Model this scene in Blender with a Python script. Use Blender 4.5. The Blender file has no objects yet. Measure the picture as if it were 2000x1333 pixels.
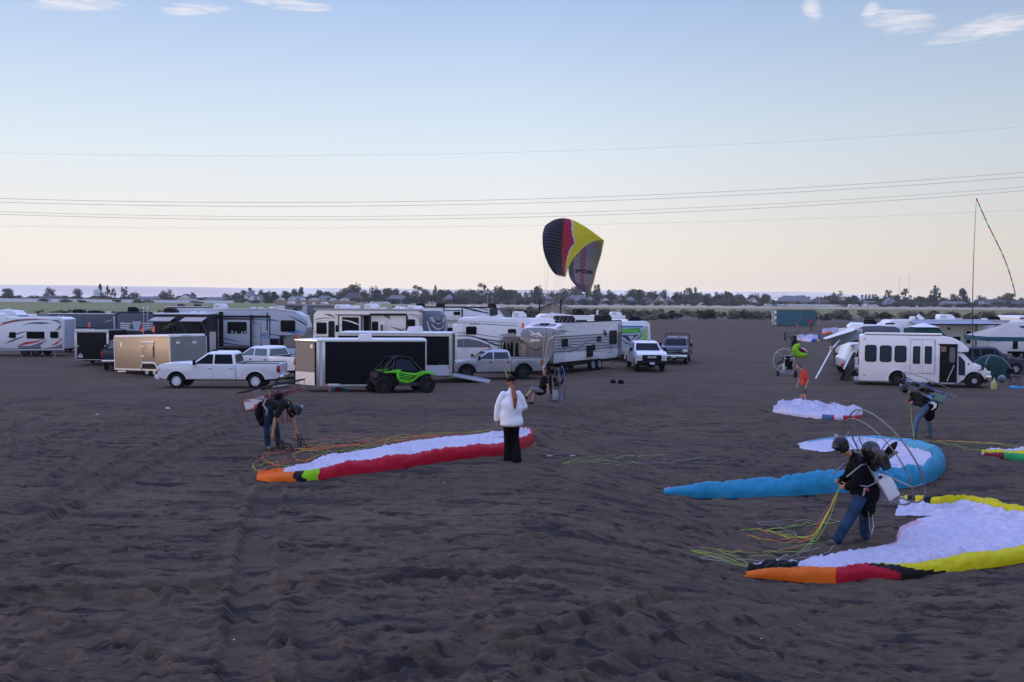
import bpy, bmesh, math, random
import numpy as np
from mathutils import Vector, Matrix, noise as mnoise
from mathutils.geometry import tessellate_polygon
SC = bpy.context.scene
COL = SC.collection
R = math.radians
# ------------------------------------------------------------------ camera
CZ, FPX, CX, CY = 4.85, 2000.0, 1000.0, 666.5      # eye height, focal length and centre in photo pixels
cam_d = bpy.data.cameras.new('camera'); cam = bpy.data.objects.new('camera', cam_d); COL.objects.link(cam)
cam_d.sensor_width = 36; cam_d.lens = 36; cam_d.clip_start = .2; cam_d.clip_end = 20000
CM = Matrix.Rotation(R(90 - 2.42), 3, 'X') @ Matrix.Rotation(R(.34), 3, 'Z')
cam.matrix_world = Matrix.Translation((0, 0, CZ)) @ CM.to_4x4()
SC.camera = cam
# ------------------------------------------------------------------ world, sun, exposure
SC.view_settings.view_transform = 'Standard'; SC.view_settings.look = 'None'
SC.view_settings.exposure = 0.0; SC.view_settings.gamma = 1; SC.view_settings.use_curve_mapping = False
SUN_EL, SUN_AZ = 5.0, -92.0                          # low sun at the left, azimuth from +Y
sun_dir = Vector((math.sin(R(SUN_AZ)) * math.cos(R(SUN_EL)), math.cos(R(SUN_AZ)) * math.cos(R(SUN_EL)), math.sin(R(SUN_EL))))
sd = bpy.data.lights.new('sun', 'SUN'); so = bpy.data.objects.new('sun', sd); COL.objects.link(so)
sd.energy = .7; sd.angle = R(2.5); sd.color = (1, .70, .48)
so.rotation_euler = sun_dir.to_track_quat('Z', 'Y').to_euler()
W = bpy.data.worlds.new('World'); SC.world = W; W.use_nodes = True
def world():
    nt = W.node_tree; N = nt.nodes; Lk = nt.links; N.clear()
    def nd(t, **k):
        n = N.new(t)
        for a, b in k.items(): setattr(n, a, b)
        return n
    def math_(op, a, b=None, clamp=False):
        n = nd('ShaderNodeMath', operation=op, use_clamp=clamp)
        for i, v in enumerate((a, b)):
            if v is None: continue
            if isinstance(v, (int, float)): n.inputs[i].default_value = v
            else: Lk.new(v, n.inputs[i])
        return n.outputs[0]
    tc = nd('ShaderNodeTexCoord'); sep = nd('ShaderNodeSeparateXYZ'); Lk.new(tc.outputs['Generated'], sep.inputs[0])
    el = math_('ARCSINE', sep.outputs[2]); el = math_('MULTIPLY', el, 57.2958)
    az = math_('ARCTAN2', sep.outputs[0], sep.outputs[1]); az = math_('MULTIPLY', az, 57.2958)
    ramp = nd('ShaderNodeValToRGB'); cr = ramp.color_ramp; cr.interpolation = 'EASE'
    cr.elements[0].position = 0; cr.elements[1].position = 1
    stops = [(0, (1.06, .97, .91)), (1.0, (1.04, .93, .83)), (3.0, (.97, .915, .84)), (5.5, (.88, .90, .90)), (8, (.77, .87, .95)), (12.2, (.59, .73, .93)), (16.1, (.43, .585, .87)), (24, (.45, .59, .98)), (40, (.76, 1.0, 2.1)), (90, (.84, 1.1, 2.45))]
    cr.interpolation = 'LINEAR'
    for e, c in stops[1:-1]: cr.elements.new(e / 90)
    for q, (e, c) in zip(sorted(cr.elements, key=lambda q: q.position), stops): q.position = e / 90; q.color = (*c, 1)
    Lk.new(math_('DIVIDE', el, 90, True), ramp.inputs[0])
    # physical sky mixed in: gives the brightening towards the sun
    sky = nd('ShaderNodeTexSky', sky_type='NISHITA'); sky.sun_disc = False
    sky.sun_elevation = R(SUN_EL); sky.sun_rotation = R(SUN_AZ); sky.dust_density = 1.5; sky.altitude = 300
    sk = nd('ShaderNodeVectorMath', operation='SCALE'); Lk.new(sky.outputs[0], sk.inputs[0]); sk.inputs['Scale'].default_value = .05
    mx = nd('ShaderNodeMixRGB'); mx.inputs[0].default_value = .03; Lk.new(ramp.outputs[0], mx.inputs[1]); Lk.new(sk.outputs[0], mx.inputs[2])
    # the sky away from the sunset is a little darker, as at dusk
    df = math_('MULTIPLY', math_('SUBTRACT', 1, math_('COSINE', math_('MULTIPLY', math_('SUBTRACT', az, SUN_AZ), .0174533))), .5)
    df = math_('DIVIDE', math_('SUBTRACT', df, .52), .48, True); df = math_('MULTIPLY', df, math_('SUBTRACT', 1, math_('DIVIDE', el, 70), True))
    dk = nd('ShaderNodeVectorMath', operation='SCALE'); Lk.new(mx.outputs[0], dk.inputs[0]); Lk.new(math_('SUBTRACT', 1, math_('MULTIPLY', df, .5)), dk.inputs['Scale']); mx = dk
    # thin ragged clouds, a belt above 14 degrees
    comb = nd('ShaderNodeCombineXYZ'); Lk.new(math_('MULTIPLY', az, .055), comb.inputs[0]); Lk.new(math_('MULTIPLY', el, .46), comb.inputs[1])
    nz = nd('ShaderNodeTexNoise'); nz.inputs['Scale'].default_value = 9; nz.inputs['Detail'].default_value = 9; nz.inputs['Roughness'].default_value = .58; nz.inputs['Distortion'].default_value = .5
    Lk.new(comb.outputs[0], nz.inputs['Vector'])
    def blob(a0, e0, sa, se, tilt=0):
        da = math_('SUBTRACT', az, a0); de = math_('SUBTRACT', el, e0)
        de = math_('SUBTRACT', de, math_('MULTIPLY', da, tilt))
        q = math_('ADD', math_('POWER', math_('ABSOLUTE', math_('DIVIDE', da, sa)), 2), math_('POWER', math_('ABSOLUTE', math_('DIVIDE', de, se)), 2))
        return math_('SUBTRACT', 1, q, True)
    def pe(px, py):
        d = CM @ Vector(((px - CX) / FPX, (CY - py) / FPX, -1)); d.normalize()
        return math.degrees(math.atan2(d.x, d.y)), math.degrees(math.asin(d.z))
    tot = None
    for (px, py, wx, wy, t) in [(150, 8, 110, 14, .08), (380, 18, 80, 12, .1), (560, 6, 110, 14, -.06), (1586, 16, 26, 24, -.6), (1760, 42, 75, 24, -.1), (1700, 24, 22, 18, .4), (1930, 56, 120, 20, .14)]:
        a, e = pe(px, py); b = blob(a, e, wx / FPX * 57.3, wy / FPX * 57.3 * 1.25, t)
        tot = b if tot is None else math_('MAXIMUM', tot, b)
    belt = math_('MULTIPLY', math_('SUBTRACT', el, 17.2), .12, True)
    tot = math_('MAXIMUM', tot, math_('MULTIPLY', belt, .45))
    dens = math_('ADD', math_('MULTIPLY', math_('SUBTRACT', nz.outputs[0], .5), 4.2), -.42)
    dens = math_('ADD', dens, math_('MULTIPLY', tot, 1.35))
    dens = math_('MULTIPLY', math_('MULTIPLY', dens, .62, True), math_('MULTIPLY', tot, 1.8, True))
    gl = blob(SUN_AZ, 3, 55, 16); gl = math_('POWER', gl, 1.5); ga = nd('ShaderNodeMixRGB', blend_type='ADD'); ga.inputs[0].default_value = 1; gm = nd('ShaderNodeVectorMath', operation='SCALE'); gm.inputs[0].default_value = (1.7, 1.15, .75); Lk.new(gl, gm.inputs['Scale']); Lk.new(mx.outputs[0], ga.inputs[1]); Lk.new(gm.outputs[0], ga.inputs[2]); mx = ga
    mc = nd('ShaderNodeMixRGB'); Lk.new(dens, mc.inputs[0]); Lk.new(mx.outputs[0], mc.inputs[1]); mc.inputs[2].default_value = (.88, .85, .90, 1)
    bg = nd('ShaderNodeBackground'); bg.inputs[1].default_value = 1.0; Lk.new(mc.outputs[0], bg.inputs[0])
    out = nd('ShaderNodeOutputWorld'); Lk.new(bg.outputs[0], out.inputs[0])
world()
SC.cycles.max_bounces = 6; SC.cycles.diffuse_bounces = 3; SC.cycles.glossy_bounces = 3; SC.cycles.transparent_max_bounces = 8
# ------------------------------------------------------------------ ground height and photo pixel -> place
_ys = np.array([0, 22, 31, 40, 46, 52, 60, 9000.]); _ss = np.array([1, 1, .68, .56, .25, .02, 0, 0])
def gz_np(x, y):
    s = sum(np.interp(y + o, _ys, _ss) for o in (-3, -1.5, 0, 1.5, 3)) / 5
    t = np.clip(x / 4.5, 0, 1); t = t * t * (3 - 2 * t)
    return s * (1.62 - .66 * t)
def gz(x, y): return float(gz_np(np.float64(x), np.float64(y)))
def ray(px, py): return CM @ Vector(((px - CX) / FPX, (CY - py) / FPX, -1))
def at(px, py, Y):
    d = ray(px, py); return Vector((0, 0, CZ)) + d * (Y / d.y)
def GP(px, py):                                      # the point of the ground seen at a photo pixel
    d = ray(px, py); d = d / d.y; Y = 6.0
    while Y < 3000:
        if CZ + d.z * Y <= gz(d.x * Y, Y): break
        Y += max(.05, Y * .002)
    return Vector((d.x * Y, Y, gz(d.x * Y, Y)))
def GX(px, Y):                                       # the ground point at depth Y in a photo column
    z = 0
    for _ in range(4):
        py = CY - FPX * 0
        d0 = ray(px, 585); x = d0.x / d0.y * Y; z = gz(x, Y)
        # roll shifts x a little with height
        d1 = ray(px, 585 + (CZ - z) / Y * FPX); x = d1.x / d1.y * Y
    return Vector((x, Y, gz(x, Y)))
# ------------------------------------------------------------------ materials
MATS = {}
def mat(name, col, rough=.6, metal=0, var=.0, scale=3, bump=0, bscale=30, spec=.5, trans=0, alpha=1, dirt=0, emit=0):
    if name in MATS: return MATS[name]
    if spec == .5 and rough >= .75: spec = .12
    m = bpy.data.materials.new(name); m.use_nodes = True; nt = m.node_tree; b = nt.nodes['Principled BSDF']
    b.inputs['Base Color'].default_value = (*col, 1); b.inputs['Roughness'].default_value = rough; b.inputs['Metallic'].default_value = metal
    b.inputs['Specular IOR Level'].default_value = spec; b.inputs['Transmission Weight'].default_value = trans; b.inputs['Alpha'].default_value = alpha
    tc = nt.nodes.new('ShaderNodeTexCoord')
    if var or dirt:
        n = nt.nodes.new('ShaderNodeTexNoise'); n.inputs['Scale'].default_value = scale; n.inputs['Detail'].default_value = 6
        nt.links.new(tc.outputs['Object'], n.inputs['Vector'])
        r = nt.nodes.new('ShaderNodeValToRGB'); nt.links.new(n.outputs[0], r.inputs[0])
        r.color_ramp.elements[0].position = .3; r.color_ramp.elements[1].position = .7
        v = var
        r.color_ramp.elements[0].color = tuple(max(0, c * (1 - v)) for c in col) + (1,)
        r.color_ramp.elements[1].color = tuple(min(1, c * (1 + v)) for c in col) + (1,)
        src = r.outputs[0]
        if dirt:                                     # dust that has settled low on the thing, with its own ragged shape
            sp = nt.nodes.new('ShaderNodeSeparateXYZ'); nt.links.new(tc.outputs['Object'], sp.inputs[0])
            mr = nt.nodes.new('ShaderNodeMapRange'); nt.links.new(sp.outputs[2], mr.inputs[0])
            mr.inputs[1].default_value = .15; mr.inputs[2].default_value = 1.6; mr.inputs[3].default_value = dirt; mr.inputs[4].default_value = 0
            ml = nt.nodes.new('ShaderNodeMath'); ml.operation = 'MULTIPLY'; nt.links.new(mr.outputs[0], ml.inputs[0]); nt.links.new(n.outputs[0], ml.inputs[1])
            mx = nt.nodes.new('ShaderNodeMixRGB'); nt.links.new(ml.outputs[0], mx.inputs[0]); nt.links.new(src, mx.inputs[1]); mx.inputs[2].default_value = (.17, .13, .11, 1)
            src = mx.outputs[0]
        nt.links.new(src, b.inputs['Base Color'])
    if bump:
        n2 = nt.nodes.new('ShaderNodeTexNoise'); n2.inputs['Scale'].default_value = bscale; n2.inputs['Detail'].default_value = 4
        nt.links.new(tc.outputs['Object'], n2.inputs['Vector'])
        bp = nt.nodes.new('ShaderNodeBump'); bp.inputs['Strength'].default_value = bump; bp.inputs['Distance'].default_value = .02
        nt.links.new(n2.outputs[0], bp.inputs['Height']); nt.links.new(bp.outputs[0], b.inputs['Normal'])
    MATS[name] = m; return m
def setup_mats():
    mat('rv_white', (.74, .74, .74), .35, var=.03, dirt=.5); mat('rv_cream', (.76, .72, .66), .35, var=.03, dirt=.5)
    mat('rv_grey', (.42, .44, .49), .4, var=.04, dirt=.4); mat('rv_dark', (.028, .03, .04), .5, var=.1, spec=.12); mat('rv_taupe', (.12, .113, .113), .45, var=.05, dirt=.3)
    mat('rv_slate', (.075, .088, .12), .35, var=.05); mat('roof_white', (.68, .67, .66), .6, var=.12, scale=1.2)
    mat('trim_dark', (.010, .011, .014), .5, spec=.15); mat('trim_grey', (.30, .31, .33), .45); mat('alu', (.62, .63, .65), .32, .75, var=.08)
    mat('glass_dark', (.003, .004, .007), .12, spec=.12); mat('glass_mid', (.022, .036, .052), .1, spec=.4); mat('glass_pale', (.10, .13, .15), .12, spec=.8)
    mat('tyre', (.012, .012, .013), .85, bump=.4, bscale=25); mat('rim', (.40, .41, .44), .3, .3); mat('rim_bright', (.8, .81, .84), .25, .1); mat('rim_black', (.015, .015, .017), .35)
    mat('black', (.007, .007, .009), .6, var=.2, spec=.1); mat('black_panel', (.0045, .006, .010), .5, var=.2, spec=.05); mat('rubber_', (.02, .02, .02), .8)
    mat('tan_panel', (.30, .225, .145), .42, .15, var=.1, scale=1.5, bump=.5, bscale=2.2, dirt=.7); mat('green_grey_panel', (.22, .23, .21), .4, .2, var=.1, bump=.5, bscale=2.2)
    mat('red', (.45, .02, .03), .45); mat('blue_decal', (.03, .20, .48), .4); mat('navy', (.02, .03, .09), .4); mat('brown_decal', (.18, .12, .09), .45); mat('grey_decal', (.13, .135, .15), .45); mat('light_decal', (.46, .48, .54), .4); mat('lime_decal', (.20, .62, .05), .4); mat('green_decal', (.05, .33, .07), .4)
    mat('orange', (.80, .13, .03), .6); mat('orange_flag', (.95, .12, .03), .7); mat('taillight', (.32, .008, .012), .25); mat('amber', (.75, .22, .03), .3); mat('headlight', (.6, .62, .66), .12, .2)
    mat('truck_white', (.76, .76, .78), .22, var=.02, dirt=.35); mat('truck_silver', (.36, .38, .42), .28, .45, var=.03, dirt=.5); mat('truck_navy', (.010, .018, .055), .2, 0, dirt=.5); mat('chrome', (.72, .73, .75), .12, .9)
    mat('utv_green', (.13, .62, .02), .3); mat('utv_frame', (.03, .03, .033), .5)
    mat('skin', (.42, .22, .15), .6, var=.06, scale=9); mat('skin_tan', (.36, .17, .10), .6, var=.06, scale=9)
    mat('hair_red', (.22, .07, .03), .55, bump=.8, bscale=60, var=.35, scale=25); mat('hair_brown', (.04, .025, .018), .7, var=.3, scale=30)
    mat('cloth_white', (.72, .72, .77), .85, bump=.9, bscale=7); mat('cloth_black', (.0035, .0035, .0045), .85, var=.3, scale=8, bump=.3, bscale=20); mat('cloth_charcoal', (.017, .016, .018), .9, bump=.3, bscale=22)
    mat('denim', (.020, .042, .085), .85, var=.5, scale=5, bump=.4, bscale=30); mat('denim_light', (.065, .12, .19), .85, var=.45, scale=5, bump=.4, bscale=30)
    mat('cloth_red', (.50, .055, .035), .85, bump=.3, bscale=20); mat('cloth_olive', (.10, .10, .085), .9, bump=.3, bscale=20); mat('cloth_grey', (.16, .16, .17), .9); mat('shoe', (.12, .10, .08), .8, var=.3, scale=20); mat('shoe_black', (.01, .01, .011), .7); mat('camo', (.13, .13, .11), .9, var=.8, scale=14)
    mat('helmet', (.008, .008, .010), .15, spec=.3); mat('steel', (.5, .51, .53), .3, .85, var=.1); mat('titan', (.20, .195, .20), .5, .5, var=.15); mat('blue_tube', (.02, .08, .42), .3, .2); mat('cyan', (.02, .35, .75), .5)
    mat('tank', (.62, .60, .62), .35, var=.06, trans=.0); mat('tank_green', (.12, .22, .2), .3); mat('carbon', (.01, .01, .011), .25)
    mat('engine', (.06, .055, .055), .35, .6, var=.5, scale=20); mat('webbing', (.03, .03, .033), .9); mat('dark_red', (.20, .01, .02), .4)
    mat('sheet_grey', (.30, .32, .36), .8, var=.06); mat('canvas_tan', (.42, .37, .33), .9, var=.08); mat('canvas_teal', (.035, .10, .13), .9); mat('tent_green', (.012, .04, .035), .85, var=.2)
    mat('brown_sheet', (.10, .075, .065), .9, var=.2); mat('container_teal', (.035, .135, .17), .6, var=.12, scale=1); mat('rust', (.22, .12, .07), .9)
    mat('jug', (.42, .38, .16), .5); mat('light_wood', (.4, .33, .26), .8); mat('dark_pole', (.05, .045, .045), .7)
setup_mats()
M = MATS
# ------------------------------------------------------------------ mesh collecting
class MB:
    def __init__(s): s.v = []; s.f = []; s.m = []; s.mats = []; s.cur = 0
    def mat(s, name):
        if name not in s.mats: s.mats.append(name)
        s.cur = s.mats.index(name); return s
    def add(s, vs, fs):
        o = len(s.v); s.v += [tuple(v) for v in vs]; s.f += [tuple(i + o for i in f) for f in fs]; s.m += [s.cur] * len(fs); return s
    def box(s, a, b, rot=None, c=None):
        x0, y0, z0 = a; x1, y1, z1 = b
        vs = [Vector(p) for p in ((x0, y0, z0), (x1, y0, z0), (x1, y1, z0), (x0, y1, z0), (x0, y0, z1), (x1, y0, z1), (x1, y1, z1), (x0, y1, z1))]
        if rot is not None:
            c = Vector(c) if c is not None else Vector(((x0 + x1) / 2, (y0 + y1) / 2, (z0 + z1) / 2))
            vs = [rot @ (v - c) + c for v in vs]
        return s.add(vs, [(0, 3, 2, 1), (4, 5, 6, 7), (0, 1, 5, 4), (1, 2, 6, 5), (2, 3, 7, 6), (3, 0, 4, 7)])
    def prism(s, pts, y0, y1, top=None):             # (x, z) outline pushed from y0 to y1; top = the outline at y1
        top = top or pts; n = len(pts)
        area = sum(pts[i][0] * pts[(i + 1) % n][1] - pts[(i + 1) % n][0] * pts[i][1] for i in range(n))
        idx = list(range(n)) if area > 0 else list(range(n))[::-1]
        vs = [(pts[i][0], y0, pts[i][1]) for i in idx] + [(top[i][0], y1, top[i][1]) for i in idx]
        fs = [(i, i + n, (i + 1) % n + n, (i + 1) % n) for i in range(n)]
        tri = tessellate_polygon([[Vector((pts[i][0], pts[i][1], 0)) for i in idx]])
        for t in tri:
            a, b, c = (Vector((pts[idx[k]][0], pts[idx[k]][1])) for k in t)
            if (b - a).cross(c - a) < 0: t = (t[0], t[2], t[1])
            fs.append(tuple(t)); fs.append((t[0] + n, t[2] + n, t[1] + n))
        return s.add(vs, fs)
    def tube(s, pts, r, n=8, closed=False, flat=1.0):
        pts = [Vector(p) for p in pts]; m = len(pts); vs = []; fs = []
        rs = r if isinstance(r, (list, tuple)) else [r] * m
        up = None
        for i, p in enumerate(pts):
            if closed: t = pts[(i + 1) % m] - pts[i - 1]
            else: t = pts[min(i + 1, m - 1)] - pts[max(i - 1, 0)]
            if t.length < 1e-9: t = Vector((0, 0, 1))
            t.normalize()
            if up is None: up = t.orthogonal().normalized()
            a = (up - t * up.dot(t))
            a = a.normalized() if a.length > 1e-6 else t.orthogonal().normalized()
            up = a; b = t.cross(a)
            for k in range(n):
                an = 2 * math.pi * k / n; vs.append(p + a * math.cos(an) * rs[i] + b * math.sin(an) * rs[i] * flat)
        q = m if closed else m - 1
        for i in range(q):
            for k in range(n):
                j = (i + 1) % m
                fs.append((i * n + k, i * n + (k + 1) % n, j * n + (k + 1) % n, j * n + k))
        if not closed: fs += [tuple(range(n))[::-1], tuple((m - 1) * n + k for k in range(n))]
        return s.add(vs, fs)
    def ball(s, c, r, n=10, m=7, rot=None):
        c = Vector(c); r = Vector(r) if hasattr(r, '__len__') else Vector((r, r, r)); vs = []; fs = []
        for i in range(m + 1):
            th = math.pi * i / m
            for k in range(n):
                ph = 2 * math.pi * k / n
                v = Vector((r.x * math.sin(th) * math.cos(ph), r.y * math.sin(th) * math.sin(ph), r.z * math.cos(th)))
                vs.append(c + (rot @ v if rot is not None else v))
        for i in range(m):
            for k in range(n): fs.append((i * n + k, (i + 1) * n + k, (i + 1) * n + (k + 1) % n, i * n + (k + 1) % n))
        return s.add(vs, fs)
    def lathe(s, prof, c=(0, 0, 0), axis='Y', n=24, caps=True):   # prof of (radius, along)
        vs = []; fs = []; m = len(prof); c = Vector(c)
        for (r, a) in prof:
            for k in range(n):
                t = 2 * math.pi * k / n; u, w = r * math.cos(t), r * math.sin(t)
                vs.append(c + Vector({'Y': (u, a, w), 'X': (a, u, w), 'Z': (u, w, a)}[axis]))
        for i in range(m - 1):
            for k in range(n): fs.append((i * n + k, i * n + (k + 1) % n, (i + 1) * n + (k + 1) % n, (i + 1) * n + k))
        if caps: fs += [tuple(range(n))[::-1], tuple((m - 1) * n + k for k in range(n))]
        return s.add(vs, fs)
    def build(s, name, parent=None, smooth=False, bevel=0, seg=2, fix=True, ang=35):
        me = bpy.data.meshes.new(name); me.from_pydata(s.v, [], s.f)
        for k in (s.mats or ['black']): me.materials.append(M[k])
        me.polygons.foreach_set('material_index', s.m)
        if fix or bevel:
            bm = bmesh.new(); bm.from_mesh(me)
            if fix: bmesh.ops.recalc_face_normals(bm, faces=bm.faces)
            if bevel:
                bmesh.ops.remove_doubles(bm, verts=bm.verts, dist=1e-5)
                es = [e for e in bm.edges if len(e.link_faces) == 2 and e.calc_face_angle(0) > R(ang)]
                if es: bmesh.ops.bevel(bm, geom=es, offset=bevel, segments=seg, affect='EDGES', profile=.6, clamp_overlap=True)
                smooth = True
            bm.to_mesh(me); bm.free()
        if smooth:
            me.polygons.foreach_set('use_smooth', [True] * len(me.polygons))
            try: me.set_sharp_from_angle(angle=R(38))
            except Exception: pass
        me.update(); o = bpy.data.objects.new(name, me); COL.objects.link(o)
        if parent is not None: o.parent = parent
        return o
def tag(o, label=None, cat=None, group=None, kind=None):
    if label: o['label'] = label
    if cat: o['category'] = cat
    if group: o['group'] = group
    if kind: o['kind'] = kind
    return o
def empty(name, loc, rz=0, label=None, cat=None, group=None):
    o = bpy.data.objects.new(name, None); COL.objects.link(o); o.location = loc; o.rotation_euler = (0, 0, rz); o.empty_display_size = .3
    return tag(o, label, cat, group)
def copy_tree(o, parent=None):
    c = o.copy(); COL.objects.link(c); c.parent = parent
    for ch in o.children: copy_tree(ch, c)
    return c
def rrect(x0, x1, z0, z1, r=.08, n=3):
    r = min(r, (x1 - x0) / 2.01, (z1 - z0) / 2.01); p = []
    for cx, cz, a in ((x1 - r, z1 - r, 0), (x0 + r, z1 - r, 90), (x0 + r, z0 + r, 180), (x1 - r, z0 + r, 270)):
        for k in range(n + 1):
            t = R(a + 90 * k / n); p.append((cx + r * math.cos(t), cz + r * math.sin(t)))
    return p
def text_mesh(txt, size, mt, parent, m4, ext=.004, shear=0, sx=1, name='lettering', off=0):
    c = bpy.data.curves.new('t', 'FONT'); c.body = txt; c.size = size; c.extrude = ext; c.shear = shear; c.offset = off; c.align_x = 'CENTER'; c.align_y = 'CENTER'
    c.resolution_u = 3
    t = bpy.data.objects.new('t', c); COL.objects.link(t); dg = bpy.context.evaluated_depsgraph_get()
    me = bpy.data.meshes.new_from_object(t.evaluated_get(dg)); bpy.data.objects.remove(t); bpy.data.curves.remove(c)
    me.materials.clear(); me.materials.append(M[mt]); me.transform(Matrix.Diagonal((sx, 1, 1, 1))); me.transform(m4)
    o = bpy.data.objects.new(name, me); COL.objects.link(o); o.parent = parent; return o
# ------------------------------------------------------------------ noise
_rng = np.random.default_rng(5); _perm = _rng.permutation(512); _perm = np.concatenate([_perm, _perm]); _ga = _rng.uniform(0, 2 * np.pi, 512); _gx = np.cos(_ga); _gy = np.sin(_ga)
def perlin(x, y, seed=0):
    xi = np.floor(x).astype(np.int64); yi = np.floor(y).astype(np.int64); xf = x - xi; yf = y - yi
    u = xf ** 3 * (xf * (xf * 6 - 15) + 10); v = yf ** 3 * (yf * (yf * 6 - 15) + 10)
    def g(ix, iy, fx, fy):
        h = _perm[(_perm[(ix + seed * 37) & 511] + iy) & 511]; return _gx[h] * fx + _gy[h] * fy
    a = g(xi, yi, xf, yf); b = g(xi + 1, yi, xf - 1, yf); c = g(xi, yi + 1, xf, yf - 1); d = g(xi + 1, yi + 1, xf - 1, yf - 1)
    return (a + u * (b - a)) + v * ((c + u * (d - c)) - (a + u * (b - a)))
# ================================================================== ground
def ground_material():
    m = bpy.data.materials.new('sand'); m.use_nodes = True; nt = m.node_tree; N = nt.nodes; L = nt.links; b = N['Principled BSDF']
    tc = N.new('ShaderNodeTexCoord'); P = tc.outputs['Object']; sep = N.new('ShaderNodeSeparateXYZ'); L.new(P, sep.inputs[0])
    def noise(sc, det=6, vec=None, rough=.55):
        n = N.new('ShaderNodeTexNoise'); n.inputs['Scale'].default_value = sc; n.inputs['Detail'].default_value = det; n.inputs['Roughness'].default_value = rough
        L.new(vec or P, n.inputs['Vector']); return n.outputs[0]
    def mth(op, a, c=None, cl=False):
        n = N.new('ShaderNodeMath'); n.operation = op; n.use_clamp = cl
        for i, v in enumerate((a, c)):
            if v is None: continue
            if isinstance(v, (int, float)): n.inputs[i].default_value = v
            else: L.new(v, n.inputs[i])
        return n.outputs[0]
    def mix(f, a, c):
        n = N.new('ShaderNodeMixRGB')
        if isinstance(f, float): n.inputs[0].default_value = f
        else: L.new(f, n.inputs[0])
        for i, v in ((1, a), (2, c)):
            if isinstance(v, tuple): n.inputs[i].default_value = (*v, 1)
            else: L.new(v, n.inputs[i])
        return n.outputs[0]
    def ramp(f, a, c, p0, p1):
        n = N.new('ShaderNodeValToRGB'); L.new(f, n.inputs[0]); n.color_ramp.elements[0].position = p0; n.color_ramp.elements[1].position = p1
        n.color_ramp.elements[0].color = (*a, 1); n.color_ramp.elements[1].color = (*c, 1); return n.outputs[0]
    mp = N.new('ShaderNodeMapping'); L.new(P, mp.inputs[0]); mp.inputs['Scale'].default_value = (.35, 1.2, 1)
    sand = ramp(noise(.35, 8, mp.outputs[0]), (.075, .053, .036), (.114, .079, .051), .35, .68)
    sand = mix(mth('MULTIPLY', mth('SUBTRACT', noise(9, 5), .52, True), 3.2, True), sand, (.135, .096, .064))
    sand = mix(mth('MULTIPLY', mth('SUBTRACT', noise(2.6, 8, mp.outputs[0], .65), .53, True), 5, True), sand, (.034, .027, .023))
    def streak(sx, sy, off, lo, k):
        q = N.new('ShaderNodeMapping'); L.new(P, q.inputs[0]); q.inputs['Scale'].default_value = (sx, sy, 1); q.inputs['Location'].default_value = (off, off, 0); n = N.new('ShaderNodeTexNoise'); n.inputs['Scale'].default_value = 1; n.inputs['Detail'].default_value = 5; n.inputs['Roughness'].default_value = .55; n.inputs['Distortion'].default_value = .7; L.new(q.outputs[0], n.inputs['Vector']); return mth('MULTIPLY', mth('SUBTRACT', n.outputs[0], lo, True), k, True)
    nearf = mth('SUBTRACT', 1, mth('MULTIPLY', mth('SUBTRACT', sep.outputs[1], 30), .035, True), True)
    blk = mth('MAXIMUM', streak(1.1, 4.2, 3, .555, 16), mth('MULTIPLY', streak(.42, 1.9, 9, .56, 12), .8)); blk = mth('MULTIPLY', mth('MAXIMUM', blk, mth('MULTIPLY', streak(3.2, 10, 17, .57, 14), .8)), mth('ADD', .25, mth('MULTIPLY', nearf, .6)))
    sand = mix(blk, sand, (.023, .020, .020))  # dark lenses: black sand, and painted shade of the hollows
    wob = mth('MULTIPLY', mth('SUBTRACT', noise(.01, 3), .5), 90); yy = mth('ADD', sep.outputs[1], wob)
    mr = N.new('ShaderNodeMapping'); L.new(P, mr.inputs[0]); mr.inputs['Scale'].default_value = (.25, 1, 1)
    grass = ramp(noise(.03, 6, mr.outputs[0]), (.15, .155, .055), (.21, .205, .075), .35, .7)
    dry = ramp(noise(.02, 6, mr.outputs[0]), (.38, .28, .19), (.46, .35, .24), .35, .7)
    scrub = ramp(noise(.08, 6), (.09, .075, .065), (.14, .115, .09), .4, .6)
    f1 = mth('MULTIPLY', mth('SUBTRACT', yy, 215), .04, True); f2 = mth('MULTIPLY', mth('SUBTRACT', yy, 265), .05, True)
    f3 = mth('MULTIPLY', mth('SUBTRACT', mth('ADD', sep.outputs[1], mth('MULTIPLY', wob, .5)), 520), .02, True)
    f4 = mth('MULTIPLY', mth('ADD', sep.outputs[0], 130), .008, True)    # the dry strip is only on the right
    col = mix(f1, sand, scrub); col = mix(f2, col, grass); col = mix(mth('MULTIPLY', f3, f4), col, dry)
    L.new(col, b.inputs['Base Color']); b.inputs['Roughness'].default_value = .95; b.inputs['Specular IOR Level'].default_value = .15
    h = mth('ADD', mth('MULTIPLY', noise(14, 6, mp.outputs[0]), .55), mth('ADD', mth('MULTIPLY', noise(5, 9, mp.outputs[0], .68), .55), mth('MULTIPLY', noise(45, 4), .22)))
    bp = N.new('ShaderNodeBump'); bp.inputs['Strength'].default_value = .8; bp.inputs['Distance'].default_value = .09; L.new(h, bp.inputs['Height']); L.new(bp.outputs[0], b.inputs['Normal'])
    return m
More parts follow.
